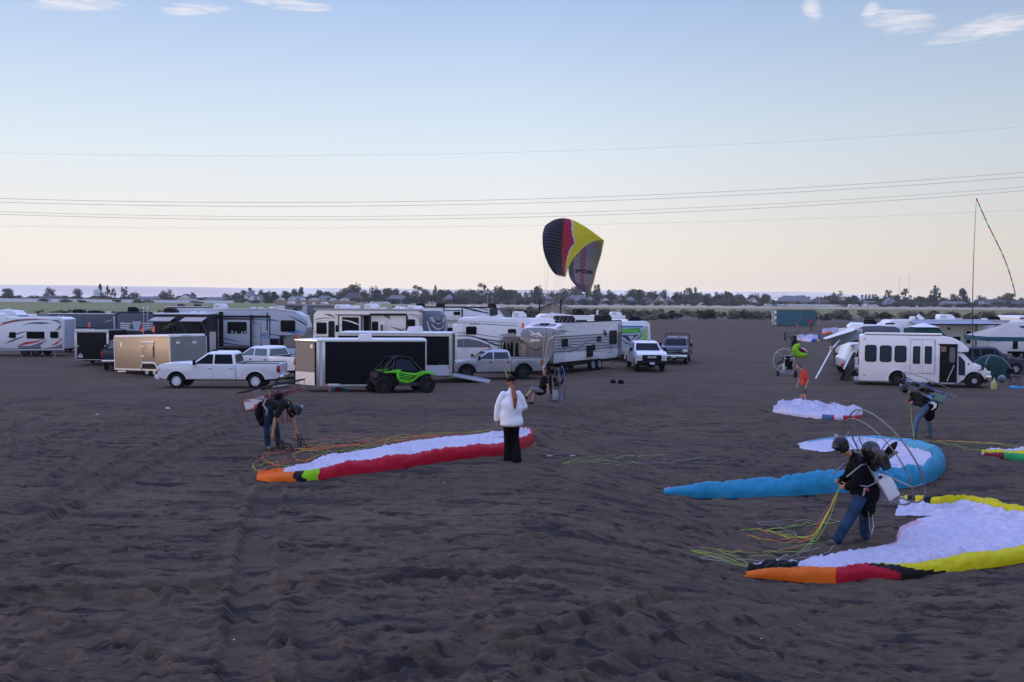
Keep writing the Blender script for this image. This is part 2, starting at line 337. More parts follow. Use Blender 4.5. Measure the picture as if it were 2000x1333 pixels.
def build_ground():
    Yr = np.concatenate([np.linspace(1, 6, 12)[:-1], 6 * np.exp(np.arange(0, math.log(66 / 6), .0031)), 66 * np.exp(np.arange(.01, math.log(1480 / 66), .03))])
    A = np.concatenate([-np.linspace(3.5, .72, 25)[:-1], np.linspace(-.72, .72, 660), np.linspace(.72, 3.5, 25)[1:]])
    nr, nc = len(Yr), len(A)
    X = Yr[:, None] * A[None, :]; Y = np.repeat(Yr[:, None], nc, 1)
    Z = gz_np(X, Y); fade = np.clip((62 - Y) / 12, 0, 1)
    near = np.clip((30 - Y) / 14, 0, 1)
    rel = np.zeros_like(Z)
    wx = perlin(X * .7, Y * .7, 9) * .5; wy = perlin(X * .7 + 40, Y * .7, 9) * .5
    rel += .016 * perlin(X * .45, Y * .9, 1) + .013 * perlin(X * .9 + wx, Y * 2.0 + wy, 2)
    c = perlin(X * 1.6 + wx * 2, Y * 3.1 + wy * 2, 3); rel += .016 * c
    c2 = perlin(X * 3.1 + wx * 2, Y * 6.0, 4); rel += .017 * c2
    rel += .016 * perlin(X * 6.5 + wx, Y * 11, 5) + .009 * perlin(X * 13, Y * 22, 6)
    st2 = perlin(X * 2.2 + wx * 2, Y * 5.2 + wx, 12); rel += .011 * np.tanh(st2 * 12); st3 = perlin(X * 4.4 + wy, Y * 10 + wx * 2, 13); rel += .007 * np.tanh(st3 * 10)
    rdg = 1 - np.abs(perlin(X * 1.1 + wx * 3, Y * 2.4 + wy * 3, 7)) * 3; rel += .010 * np.clip(rdg, 0, 1)
    step = perlin(X * .9 - wx, Y * 2.3 + wy * 2, 8); rel += .012 * np.tanh(step * 9)
    rel *= (.6 + .4 * np.clip((45 - Y) / 20, 0, 1)) * 1.45
    def window(x0, x1, y0, y1):
        r0, r1 = np.searchsorted(Yr, (y0, y1)); a = [x0 / max(y0, 1), x0 / y1, x1 / max(y0, 1), x1 / y1]
        c0, c1 = np.searchsorted(A, (min(a), max(a))); return slice(max(r0 - 1, 0), r1 + 1), slice(max(c0 - 1, 0), c1 + 1)
    rnd = random.Random(3)
    # dents: footprints and scuffs
    def dent(x, y, ang, la, wa, dep):
        rs, cs = window(x - la * 2, x + la * 2, y - la * 2, y + la * 2); xx = X[rs, cs] - x; yy = Y[rs, cs] - y
        if xx.size == 0: return
        u = (xx * math.cos(ang) + yy * math.sin(ang)) / la; v = (-xx * math.sin(ang) + yy * math.cos(ang)) / wa; d = np.sqrt(u * u + v * v)
        rel[rs, cs] += -dep * np.clip(1 - d, 0, 1) ** .45 * (d < 1) + dep * .45 * np.exp(-((d - 1.25) / .25) ** 2)
    for _ in range(4200):
        y = 8 + 40 * rnd.random() ** 1.5; x = rnd.uniform(-.6, .6) * y
        dent(x, y, rnd.uniform(0, 3.14), rnd.uniform(.07, .24), rnd.uniform(.04, .1), rnd.uniform(.025, .075))
    for _ in range(45):                              # walked lines of footprints
        y = 8 + 30 * rnd.random() ** 1.3; x = rnd.uniform(-.55, .55) * y; an = rnd.uniform(0, 6.28)
        for k in range(rnd.randint(6, 22)):
            an += rnd.uniform(-.15, .15); x += .62 * math.cos(an); y += .62 * math.sin(an); sgn = .1 if k % 2 else -.1
            if y > 7: dent(x - sgn * math.sin(an), y + sgn * math.cos(an), an, .17, .065, rnd.uniform(.025, .05))
    rel = np.where(rel > 0, .024 * np.tanh(rel / .024 * .5), rel * .85)
    # wheel tracks through photo points
    def track(pts, w=.12, dep=.05, tread=.006, rim=.03, soft=.06, ground_pts=None):
        P = ground_pts or [GP(*p) for p in pts]
        Q = [P[0]]
        for i in range(len(P) - 1):
            for k in range(1, 9):
                t = k / 8; p0 = P[max(i - 1, 0)]; p1 = P[i]; p2 = P[i + 1]; p3 = P[min(i + 2, len(P) - 1)]
                Q.append(.5 * ((2 * p1) + (-p0 + p2) * t + (2 * p0 - 5 * p1 + 4 * p2 - p3) * t * t + (-p0 + 3 * p1 - 3 * p2 + p3) * t ** 3))
        D = np.full(Z.shape, 9.0); S = np.zeros(Z.shape); s0 = 0
        for a, b in zip(Q[:-1], Q[1:]):
            dx, dy = b.x - a.x, b.y - a.y; ln = math.hypot(dx, dy)
            if ln < 1e-4: continue
            mgn = w * 3 + .3; rs, cs = window(min(a.x, b.x) - mgn, max(a.x, b.x) + mgn, max(2, min(a.y, b.y) - mgn), max(a.y, b.y) + mgn)
            xx = X[rs, cs] - a.x; yy = Y[rs, cs] - a.y; t = np.clip((xx * dx + yy * dy) / ln ** 2, 0, 1)
            d = np.hypot(xx - t * dx, yy - t * dy); m = d < D[rs, cs]
            D[rs, cs] = np.where(m, d, D[rs, cs]); S[rs, cs] = np.where(m, s0 + t * ln, S[rs, cs]); s0 += ln
        near_ = D < w * 3 + .2
        d = D[near_]; s_ = S[near_]; wv = 1 + .35 * perlin(s_ * 1.3, s_ * 0 + w * 50, 11)
        prof = -dep * (1 - 1 / (1 + np.exp(-(d - w) / (soft * .35)))) * wv + rim * np.exp(-((d - w - soft) / soft) ** 2) * wv
        prof += tread * np.sin(s_ * 2 * math.pi / .09) * (d < w)
        keep = np.exp(-(d / (w * 1.1)) ** 4)
        rel[near_] = rel[near_] * (1 - .65 * keep) + prof
    track([(455, 1345), (468, 1250), (474, 1180), (482, 1110), (492, 1050), (505, 990), (520, 955)], .12, .075)
    track([(492, 1345), (505, 1250), (512, 1180), (513, 1110), (520, 1050), (530, 990), (540, 955)], .10, .05)
    track([(-60, 1168), (150, 1160), (330, 1156), (440, 1142), (520, 1148), (700, 1140), (880, 1130), (1010, 1126)], .09, .085, .0, .06)
    track([(690, 1340), (780, 1305), (900, 1270), (1030, 1245), (1160, 1212), (1300, 1170)], .09, .075, 0, .05)
    track([(-60, 1010), (100, 975), (240, 905), (330, 862), (470, 815), (620, 790)], .14, .05)
    track([(-60, 1060), (110, 1010), (260, 935), (350, 885), (500, 835), (700, 800)], .14, .06)
    track([(120, 960), (210, 935), (300, 890), (400, 850), (520, 815)], .2, .035, .02)
    track([(-40, 885), (120, 850), (250, 830), (420, 812), (560, 795)], .12, .05)
    track([(-40, 862), (140, 838), (300, 818), (470, 800)], .12, .045)
    track([(100, 940), (150, 905), (165, 870), (190, 845), (260, 820)], .12, .04)
    track([(35, 905), (50, 870), (40, 835), (100, 810)], .2, .045)
    track([(1010, 878), (1160, 850), (1290, 835), (1450, 828), (1700, 812)], .12, .04)
    track([(1020, 868), (1100, 842), (1190, 826), (1260, 806)], .12, .05)
    track([(980, 1060), (1150, 1045), (1330, 1035), (1500, 1032)], .06, .035, 0)
    track([(1180, 1340), (1320, 1270), (1440, 1230), (1600, 1210), (1900, 1190), (2100, 1200)], .14, .035, .012)
    track([(1020, 1340), (1090, 1310), (1210, 1250), (1330, 1215), (1420, 1200)], .14, .035, .012)
    track([(1040, 1160), (1160, 1190), (1240, 1225), (1400, 1290)], .12, .03, .014)
    track([(60, 1345), (150, 1240), (260, 1300), (300, 1345)], .2, .03, .012)
    track([(640, 1345), (620, 1260), (600, 1190), (640, 1165)], .18, .03, .012)
    track([(250, 1345), (180, 1260), (30, 1200), (-60, 1180)], .12, .045)
    track([(850, 1340), (900, 1280), (930, 1240)], .16, .03, .014)
    track([(1320, 980), (1450, 955), (1560, 905), (1620, 880)], .12, .03)
    track([(1330, 960), (1420, 925), (1500, 880), (1530, 850)], .12, .03)
    for k in range(7):                               # swept wheel tracks on the hard sand behind
        track([(1120 + 40 * k, 812 - 6 * k), (1230 + 32 * k, 780 - 5 * k), (1330 + 24 * k, 745 - 4 * k), (1410 + 12 * k, 715), (1420 + 10 * k, 690), (1395 + 6 * k, 670)], .12, .05, 0, .045, .08)
    for k in range(5):
        track([(60 * k - 40, 800 - 9 * k), (120 + 50 * k, 778 - 8 * k), (300 + 40 * k, 770 - 5 * k), (560 + 20 * k, 792 - 3 * k)], .1, .035, 0, .03)
    for k in range(4):
        track([(-40, 735 + 9 * k), (40, 728 + 9 * k), (95, 738 + 9 * k), (140, 760 + 8 * k)], .1, .035, 0, .03)
    Z = Z + rel * fade
    global _HY, _HA, _HZ
    _HY, _HA, _HZ = Yr, A, Z
    # gentle swell in the far sand towards the scrub
    Z += .35 * np.clip(perlin(X * .03, Y * .04, 21), 0, 1) * np.clip((Y - 190) / 60, 0, 1) * np.clip((330 - Y) / 60, 0, 1)
    V = np.stack([X, Y, Z], -1).reshape(-1, 3).astype(np.float32)
    i = np.arange(nr - 1)[:, None] * nc + np.arange(nc - 1)[None, :]
    F = np.stack([i, i + 1, i + 1 + nc, i + nc], -1).reshape(-1)
    me = bpy.data.meshes.new('ground'); nf = len(F) // 4
    me.vertices.add(len(V)); me.vertices.foreach_set('co', V.reshape(-1)); me.loops.add(nf * 4); me.loops.foreach_set('vertex_index', F.astype(np.int32))
    me.polygons.add(nf); me.polygons.foreach_set('loop_start', np.arange(nf, dtype=np.int32) * 4); me.polygons.foreach_set('loop_total', np.full(nf, 4, dtype=np.int32))
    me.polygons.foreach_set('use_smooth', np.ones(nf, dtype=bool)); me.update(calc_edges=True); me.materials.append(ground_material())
    o = bpy.data.objects.new('ground', me); COL.objects.link(o); tag(o, kind='structure')
build_ground()
def hz(x, y):                                        # true height of the rutted sand
    if not 7 < y < 60: return gz(x, y)
    a = x / y; i = int(np.searchsorted(_HY, y)) - 1; j = int(np.searchsorted(_HA, a)) - 1; j = max(0, min(j, len(_HA) - 2)); fy = (y - _HY[i]) / (_HY[i + 1] - _HY[i]); fa = (a - _HA[j]) / (_HA[j + 1] - _HA[j])
    return float((_HZ[i, j] * (1 - fa) + _HZ[i, j + 1] * fa) * (1 - fy) + (_HZ[i + 1, j] * (1 - fa) + _HZ[i + 1, j + 1] * fa) * fy)
def settle(p, r=.15):
    p = p.copy(); p.z = sum(hz(p.x + a * r, p.y + b * r) for a in (-1, 0, 1) for b in (-1, 0, 1)) / 9; return p
# ------------------------------------------------------------------ hills on the horizon
def hills():
    mat('hill', (.95, .70, .52), .95, var=.3, scale=.004)
    for n, (dist, h0, amp, x0, x1, seed, sl) in enumerate([(1400, 15.5, 2.6, -1900, 700, 3, -.0040), (1150, 7.5, 2.2, -1500, 1500, 8, -.0022)]):
        mb = MB().mat('hill'); k = 90; vs = []; fs = []
        for i in range(k + 1):
            x = x0 + (x1 - x0) * i / k; h = h0 + x * sl + amp * mnoise.noise(Vector((x * .004 + seed, seed, 0))) + amp * .25 * mnoise.noise(Vector((x * .022, seed, 0)))
            e = min(i, k - i) / 10; h *= min(1, e ** .7 if e > 0 else 0)
            for j, (dy, f) in enumerate(((-120, -.05), (-80, .35), (-35, .8), (0, 1), (25, .9), (50, -.1))):
                vs.append((x, dist + dy, h * f + (.8 * mnoise.noise(Vector((x * .01, j, seed))) if 0 < j < 3 else 0)))
        for i in range(k):
            for j in range(5): fs.append((i * 6 + j, (i + 1) * 6 + j, (i + 1) * 6 + j + 1, i * 6 + j + 1))
        o = mb.add(vs, fs).build('hills', smooth=True); tag(o, kind='structure')
hills()
# ================================================================== vehicles
def wheel_mb(r=.36, w=.24, rim='rim', spokes=8, rr=.58, side=-1):
    """tyre and rim meshes round the origin, axle along Y, outer face towards side*Y"""
    t = MB().mat('tyre'); h = w / 2
    t.lathe([(r * rr, -h * .85), (r * .86, -h), (r * .97, -h * .8), (r, -h * .4), (r, h * .4), (r * .97, h * .8), (r * .86, h), (r * rr, h * .85)], n=28, caps=False)
    m = MB().mat(rim); o = side * h
    m.lathe([(r * rr * 1.02, o * .9), (r * rr, o * .95), (r * rr * .9, o * .55), (r * rr * .88, -o * .6)], n=24, caps=False)
    m.lathe([(r * .16, o * .92), (r * .14, o * .7)] if side < 0 else [(r * .14, o * .7), (r * .16, o * .92)], n=10)
    for k in range(spokes):
        a = 2 * math.pi * k / spokes; q = Matrix.Rotation(a, 3, 'Y')
        m.box((-.03 * r / .36, min(o * .7, o * .86), r * .1), (.03 * r / .36, max(o * .7, o * .86), r * rr * .95), q, (0, o * .78, 0))
    m.mat('black').lathe([(r * rr * .95, min(o * .3, o * .4)), (r * rr * .95, max(o * .3, o * .4))], n=16)
    return t, m
_wc = {}
def add_wheel(parent, loc, r=.36, w=.24, rim='rim', spokes=8, rr=.58, side=-1, rz=0):
    k = (r, w, rim, spokes, rr, side)
    if k not in _wc:
        t, m = wheel_mb(*k); a = t.build('wheel', None, smooth=True); b = m.build('rim', a, smooth=True); _wc[k] = (a.data, b.data)
        a.parent = parent; a.location = loc; a.rotation_euler = (0, 0, rz); return a
    a = bpy.data.objects.new('wheel', _wc[k][0]); COL.objects.link(a); a.parent = parent; a.location = loc; a.rotation_euler = (0, 0, rz)
    b = bpy.data.objects.new('rim', _wc[k][1]); COL.objects.link(b); b.parent = a; return a
class Rig:
    """a box-like vehicle; x runs along its near side, y away from the camera, z up. Photo pixels are dropped onto its real faces."""
    def __init__(s, name, label, cat, px, Y, yaw=0, pivot='L', L=8, Wd=2.4, group=None, z=None):
        a = R(yaw); s.X = Vector((math.cos(a), math.sin(a), 0)); s.N = Vector((-math.sin(a), math.cos(a), 0)); s.L = L; s.W = Wd
        p = GX(px, Y)
        if z is not None: p.z = z
        if pivot == 'R': p = p - s.X * L
        p.z = min(gz(p.x, p.y), gz((p + s.X * L).x, (p + s.X * L).y)) if z is None else z
        s.o = p; s.root = empty(name, p, a, label, cat, group)
    def hit(s, px, py, plane='S', off=0):
        d = ray(px, py); c = Vector((0, 0, CZ))
        if plane == 'S': q = s.o + s.N * off; n = s.N
        elif plane == 'R': q = s.o + s.X * (s.L + off); n = s.X
        else: q = s.o - s.X * off; n = s.X
        t = (q - c).dot(n) / d.dot(n); w = c + d * t - s.o
        return ((w.dot(s.X) if plane == 'S' else w.dot(s.N)), w.z)
    def plate(s, mb, pts, plane, off, th):
        if plane == 'S': mb.prism(pts, off - th, off)
        else:
            n0 = len(mb.v); mb.prism(pts, 0, th)
            for i in range(n0, len(mb.v)):
                u, y, z = mb.v[i]; mb.v[i] = ((s.L + off + y) if plane == 'R' else (-off - y), u, z)
    def decal(s, pts, m, plane='S', off=0, th=.007, name='stripe', metres=False, lift=.0):
        q = pts if metres else [s.hit(x, y, plane, off) for x, y in pts]
        mb = MB().mat(m); s.plate(mb, q, plane, off - lift if plane == 'S' else off + lift, th); return mb.build(name, s.root, fix=True)
    def swoosh(s, pts, w, m, plane='S', off=0, name='stripe', lift=0.0):
        """a tapering painted band along photo points; w = half widths in photo pixels"""
        n = 14; P = [Vector(p) for p in pts]; up = []; dn = []
        for k in range(n + 1):
            t = k / n * (len(P) - 1); i = min(int(t), len(P) - 2); f = t - i
            p0, p1, p2, p3 = P[max(i - 1, 0)], P[i], P[i + 1], P[min(i + 2, len(P) - 1)]
            c = .5 * ((2 * p1) + (p2 - p0) * f + (2 * p0 - 5 * p1 + 4 * p2 - p3) * f * f + (3 * p1 - p0 - 3 * p2 + p3) * f ** 3)
            hw = w[i] * (1 - f) + w[i + 1] * f if len(w) == len(P) else w[0]
            up.append((c.x, c.y - hw - .02)); dn.append((c.x, c.y + hw + .02))
        mb = MB().mat(m)
        for k in range(n):
            q = [s.hit(*up[k], plane, off), s.hit(*dn[k], plane, off), s.hit(*dn[k + 1], plane, off), s.hit(*up[k + 1], plane, off)]
            s.plate(mb, q, plane, off - lift if plane == 'S' else off + lift, .005)
        return mb.build(name, s.root)
    def win(s, x0, y0, x1, y1, plane='S', off=0, glass='glass_dark', frame='trim_dark', r=.09, name='window', fw=.05):
        c = [s.hit(x, y, plane, off) for x, y in ((x0, y0), (x1, y0), (x0, y1), (x1, y1))]
        u0 = (c[0][0] + c[2][0]) / 2; u1 = (c[1][0] + c[3][0]) / 2; z1 = (c[0][1] + c[1][1]) / 2; z0 = (c[2][1] + c[3][1]) / 2
        if u0 > u1: u0, u1 = u1, u0
        mb = MB().mat(frame); s.plate(mb, rrect(u0, u1, z0, z1, r), plane, off, .022); f = mb.build(name, s.root)
        mb = MB().mat(glass); s.plate(mb, rrect(u0 + fw, u1 - fw, z0 + fw, z1 - fw, r * .7), plane, off - .022 if plane == 'S' else off + .022, .004); mb.build('pane', f)
        return f
    def door(s, x0, y0, x1, y1, off=0, m='rv_white', win=None, plane='S'):
        c = [s.hit(x, y, plane, off) for x, y in ((x0, y0), (x1, y1))]; u0, z1 = c[0]; u1, z0 = c[1]
        mb = MB().mat('trim_dark'); s.plate(mb, rrect(u0 - .03, u1 + .03, z0 - .03, z1 + .03, .12), plane, off, .01)
        mb.mat(m); s.plate(mb, rrect(u0, u1, z0, z1, .1), plane, off - .01, .02); d = mb.build('door', s.root)
        if win:
            mb = MB().mat('glass_dark'); s.plate(mb, rrect(u0 + .14, u1 - .14, z0 + (z1 - z0) * .5, z1 - .15, .05), plane, off - .03, .006); mb.build('door_window', d)
        mb = MB().mat('trim_dark'); s.plate(mb, rrect(u0 + .05, u0 + .13, z0 + (z1 - z0) * .42, z0 + (z1 - z0) * .48, .01), plane, off - .03, .03); mb.build('handle', d)
        return d
    def body(s, outline, m, name='shell', bevel=.05, px=True, y0=0, y1=None):
        q = [s.hit(x, y) for x, y in outline] if px else outline
        mb = MB().mat(m); mb.prism(q, y0, s.W if y1 is None else y1); return mb.build(name, s.root, bevel=bevel)
    def box(s, name, a, b, m, bevel=.02, parent=None):
        mb = MB().mat(m).box(a, b); return mb.build(name, parent or s.root, bevel=bevel)
    def slide(s, x0, y0, x1, y1, depth, m, trim='trim_dark'):
        a = s.hit(x0, y0, 'S', -depth); b = s.hit(x1, y1, 'S', -depth)
        o = s.box('slide_out', (a[0], -depth, b[1]), (b[0], .02, a[1]), m, .03)
        mb = MB().mat(trim)
        for q in (((a[0] - .05, -.03, b[1] - .05), (a[0] + .0, .02, a[1] + .05)), ((b[0], -.03, b[1] - .05), (b[0] + .05, .02, a[1] + .05)), ((a[0], -.03, a[1]), (b[0], .02, a[1] + .06))): mb.box(*q)
        mb.box((a[0] - .02, -depth - .03, a[1] - .02), (b[0] + .02, -depth + .05, a[1] + .04)); mb.box((a[0] - .02, -depth - .02, b[1]), (a[0] + .05, -depth + .02, a[1])); mb.box((b[0] - .05, -depth - .02, b[1]), (b[0] + .02, -depth + .02, a[1]))
        mb.build('slide_trim', o); return -depth
    def ac(s, u, m='roof_white', w=.9, h=.32, y=None, L=.95, top=None):
        y = s.W / 2 if y is None else y; z = top if top is not None else s.top
        mb = MB().mat(m); q = [(u - L / 2, z), (u + L / 2, z), (u + L * .47, z + h * .55), (u + L * .25, z + h), (u - L * .42, z + h), (u - L / 2, z + h * .6)]
        mb.prism(q, y - w / 2, y + w / 2); o = mb.build('air_conditioner', s.root, bevel=.04)
        g = MB().mat('trim_grey' if m != 'black' else 'trim_dark')
        for k in range(5): g.box((u - L * .4, y - w / 2 - .008, z + h * .25 + k * h * .11), (u - L * .05, y - w / 2 + .004, z + h * .3 + k * h * .11))
        g.build('vent_slots', o); return o
    def vent(s, u, m='roof_white', y=None, top=None, h=.16, w=.42):
        y = s.W / 2 if y is None else y; z = top if top is not None else s.top
        mb = MB().mat(m); mb.prism([(u - w / 2, z), (u + w / 2, z), (u + w * .42, z + h), (u - w * .36, z + h * .9)], y - w / 2, y + w / 2); return mb.build('roof_vent', s.root, bevel=.03)
    def wheels(s, us, r=.36, w=.22, rim='rim', y=.18, far=True, spokes=8):
        for u in us:
            add_wheel(s.root, (u, y, r), r, w, rim, spokes, .55, -1)
            if far: add_wheel(s.root, (u, s.W - y, r), r, w, rim, spokes, .55, 1)
    def chassis(s, u0, u1, z0=.42, z1=.62, m='black'):
        mb = MB().mat(m)
        for y in (.35, s.W - .43): mb.box((u0, y, z0), (u1, y + .09, z1))
        k = u0 + .3
        while k < u1: mb.box((k, .3, z0 + .04), (k + .06, s.W - .3, z0 + .14)); k += 1.1
        mb.box((u0 + .2, .15, z1 - .06), (u1 - .2, s.W - .15, z1 + .02)); return mb.build('chassis', s.root)
    def legs(s, us, h=.6):
        for u in us:
            mb = MB().mat('trim_grey'); mb.tube([(u, .25, h), (u, .25, .04)], .025, 6); mb.box((u - .1, .15, 0), (u + .1, .35, .03)); mb.build('stabiliser', s.root)
    def awning(s, x0, x1, py, off=0, m='trim_dark'):
        a = s.hit(x0, py, 'S', off); b = s.hit(x1, py, 'S', off); mb = MB().mat(m); mb.tube([(a[0], off - .1, a[1]), (b[0], off - .1, b[1])], .075, 10)
        for u, z in (a, b): mb.box((u - .03, off - .06, z - 1.6), (u + .03, off - .01, z + .05))
        mb.build('rolled_awning', s.root)
    def marker(s, pts, m='amber', plane='S', off=0):
        for x, y in pts:
            u, z = s.hit(x, y, plane, off); mb = MB().mat(m); s.plate(mb, rrect(u - .06, u + .06, z - .025, z + .025, .02), plane, off, .02); mb.build('marker_light', s.root)
    def text(s, txt, px, py, hpx, m, plane='S', off=0, shear=0, sx=1, ext=.003, bold=0):
        u, z = s.hit(px, py, plane, off); u2, z2 = s.hit(px, py - hpx, plane, off); size = abs(z2 - z)
        if plane == 'S': m4 = Matrix.Translation((u, off - .012, z)) @ Matrix.Rotation(R(90), 4, 'X')
        elif plane == 'R': m4 = Matrix.Translation((s.L + off + .012, u, z)) @ Matrix.Rotation(R(90), 4, 'Z') @ Matrix.Rotation(R(90), 4, 'X')
        else: m4 = Matrix.Translation((-off - .012, u, z)) @ Matrix.Rotation(R(-90), 4, 'Z') @ Matrix.Rotation(R(90), 4, 'X')
        return text_mesh(txt, size * 1.3, m, s.root, m4, ext, shear, sx, off=bold)
    def ladder(s, u, plane='S', z0=.7, z1=3.1, w=.38, m='alu', y=0):
        mb = MB().mat(m)
        if plane == 'S':
            for k in (0, w): mb.tube([(u + k, -.09, z0), (u + k, -.09, z1), (u + k, .1, z1 + .1), (u + k, .3, z1 + .02)], .014, 6)
            z = z0 + .2
            while z < z1: mb.tube([(u, -.09, z), (u + w, -.09, z)], .012, 6); z += .3
        mb.build('ladder', s.root)
# ---------------------------------------------------------------- pickup trucks
def arch(cx, cz, r, zb, n=9, s=1):
    pts = []; a0 = math.asin((cz - zb) / r)
    for k in range(n + 1):
        t = -a0 + (math.pi + 2 * a0) * k / n; pts.append((cx + s * r * math.cos(t), cz + r * math.sin(t)))
    return pts
def pickup(label, px, Y, heading, paint, group, trim='chrome', bumper=None, rim='rim', spokes=10, glass='glass_dark', L=6.2, tyre=.41, seat2=True, flare=None, roof_lights=False, rack=False, old=False, grille_text=None, bed_rail='black', name='pickup_truck', scale=1.0, low_paint=None):
    t = empty(name, GX(px, Y), R(heading), label, 'pickup truck', group); t.scale = (scale,) * 3
    bumper = bumper or trim; f = L / 2; W2 = 1.0; zb = .50; ax = f - 1.02; rx = -f + 1.28; az = tyre; ar = tyre + .13
    cabr = -.92 if seat2 else -.2; bt = 1.34
    front = [(f - .04, .62), (f - .35, zb)] + arch(ax, az, ar, zb)[0:] + [(cabr, zb)] + [(cabr, 1.30), (1.40, 1.30), (1.50, 1.37), (2.1, 1.365), (f - .2, 1.30), (f - .02, 1.16)]
    if old: front = front[:-4] + [(1.52, 1.30), (2.0, 1.26), (f - .3, 1.12), (f - .05, .92)]
    b = MB().mat(paint); b.prism(front, -W2, W2)
    b.build('body', t, bevel=.045)
    rear = [(cabr - .02, zb)] + arch(rx, az, ar, zb) + [(-f + .12, zb + .05), (-f, .66), (-f, bt), (cabr - .02, bt)]
    q = [(cabr - .02, bt), (-f, bt), (-f, .66), (-f + .12, zb + .05)] + arch(rx, az, ar, zb, s=-1) + [(cabr - .02, zb)]
    for sgn, nm in ((-1, 'bed_side'), (1, 'bed_side')):
        m = MB().mat(paint); m.prism(q, sgn * W2 - (.12 if sgn > 0 else 0), sgn * W2 + (.12 if sgn < 0 else 0)); o = m.build(nm, t, bevel=.035)
        m = MB().mat(bed_rail); m.box((-f + .02, min(sgn * (W2 - .13), sgn * (W2 - .01)), bt), (cabr - .04, max(sgn * (W2 - .13), sgn * (W2 - .01)), bt + .025)); m.build('bed_rail', o, bevel=.008)
    m = MB().mat('black'); m.box((-f + .1, -W2 + .12, .78), (cabr, W2 - .12, .84)); m.box((cabr - .1, -W2 + .12, .8), (cabr - .03, W2 - .12, bt - .02))
    m.box((-f + .2, -.62, .42), (f - .3, .62, .7)); m.box((-.9 + cabr * .2, -.8, .46), (f - 1.4, .8, .56))
    for x in (rx, ax): m.tube([(x, -.8, az), (x, .8, az)], .06, 8); m.ball((x, 0, az), .17)
    for sgn in (-1, 1):                                # wheel wells
        for x in (ax, rx): m.box((x - ar, sgn * .55 - .05, az), (x + ar, sgn * .55 + .05, az + ar + .02)); m.box((x - ar - .02, min(sgn * .55, sgn * .86), az + ar + .02), (x + ar + .02, max(sgn * .55, sgn * .86), az + ar + .06))
    m.build('underbody', t)
    tg = MB().mat(paint); tg.box((-f - .015, -W2 + .125, .72), (-f + .07, W2 - .125, bt + .01)); g = tg.build('tailgate', t, bevel=.025)
    MB().mat(trim if trim != 'chrome' else 'trim_grey').box((-f - .035, -.16, 1.12), (-f - .01, .16, 1.2)).build('tailgate_handle', g, bevel=.008)
    # greenhouse
    zr = 1.96 if not old else 1.88; x0, x1, r0, r1 = cabr + .0, 1.46, cabr + .17, .50; yb, yr = .95, .76; z0 = 1.27
    vs = [(x0, -yb, z0), (x1, -yb, z0), (x1, yb, z0), (x0, yb, z0), (r0 - .05, -yr - .03, zr - .09), (r1 + .13, -yr - .03, zr - .09), (r1 + .13, yr + .03, zr - .09), (r0 - .05, yr + .03, zr - .09), (r0 + .1, -yr + .08, zr), (r1 - .1, -yr + .08, zr), (r1 - .1, yr - .08, zr), (r0 + .1, yr - .08, zr)]
    fs = []
    for k in (0, 4):
        for i in range(4): fs.append((k + i, k + (i + 1) % 4, k + 4 + (i + 1) % 4, k + 4 + i))
    fs += [(8, 9, 10, 11), (3, 2, 1, 0)]
    MB().mat(paint).add(vs, fs).build('cab', t, bevel=.04)
    zt = zr - .09; yt = yr + .03
    def P(x, z, sgn, off=.012): k = (z - z0) / (zt - z0); return (x, sgn * (yb + (yt - yb) * k + off), z)
    def pane(pts, sgn, name='side_window'):
        m = MB().mat(glass); n = len(pts); o = [P(x, z, sgn, .014) for x, z in pts]; i_ = [P(x, z, sgn, -.02) for x, z in pts]
        m.add(o + i_, [tuple(range(n)), tuple(range(2 * n - 1, n - 1, -1))] + [(i, i + n, (i + 1) % n + n, (i + 1) % n) for i in range(n)]); return m.build(name, t, bevel=.0)
    zl, zu = z0 + .05, zt - .05
    kx = lambda z: x1 + (r1 + .13 - x1) * (z - z0) / (zt - z0) - .12
    kr = lambda z: x0 + (r0 - .05 - x0) * (z - z0) / (zt - z0) + .14
    mid = .26 if seat2 else .15
    for sgn in (-1, 1):
        if seat2:
            pane([(kx(zl) - .02, zl), (kx(zu) - .02, zu), (mid + .04, zu), (mid + .04, zl)], sgn); pane([(mid - .05, zl), (mid - .05, zu), (kr(zu), zu), (kr(zl), zl)], sgn)
        else:
            pane([(kx(zl), zl), (kx(zu), zu), (mid, zu), (mid, zl)], sgn)
    def wspane(xa, za, xb, zb_, ya, ybb, nm, sg):
        dx = .014 * sg; m = MB().mat(glass); m.add([(xa + dx, -ya, za), (xa + dx, ya, za), (xb + dx, ybb, zb_), (xb + dx, -ybb, zb_), (xa - .03 * sg, -ya, za - .02), (xa - .03 * sg, ya, za - .02), (xb - .03 * sg, ybb, zb_ - .02), (xb - .03 * sg, -ybb, zb_ - .02)], [(0, 1, 2, 3), (7, 6, 5, 4), (0, 4, 5, 1), (1, 5, 6, 2), (2, 6, 7, 3), (3, 7, 4, 0)]); m.build(nm, t)
    k0, k1 = .08, .92; l = lambda a, c, k: a + (c - a) * k
    wspane(l(x1, r1 + .13, k0), l(z0, zt, k0), l(x1, r1 + .13, k1), l(z0, zt, k1), yb - .1, yt - .08, 'windscreen', 1)
    wspane(l(x0, r0 - .05, .18), l(z0, zt, .18), l(x0, r0 - .05, .88), l(z0, zt, .88), yb - .14, yt - .1, 'rear_window', -1)
    # doors
    dr = [(mid + .02, 1.28, None)]
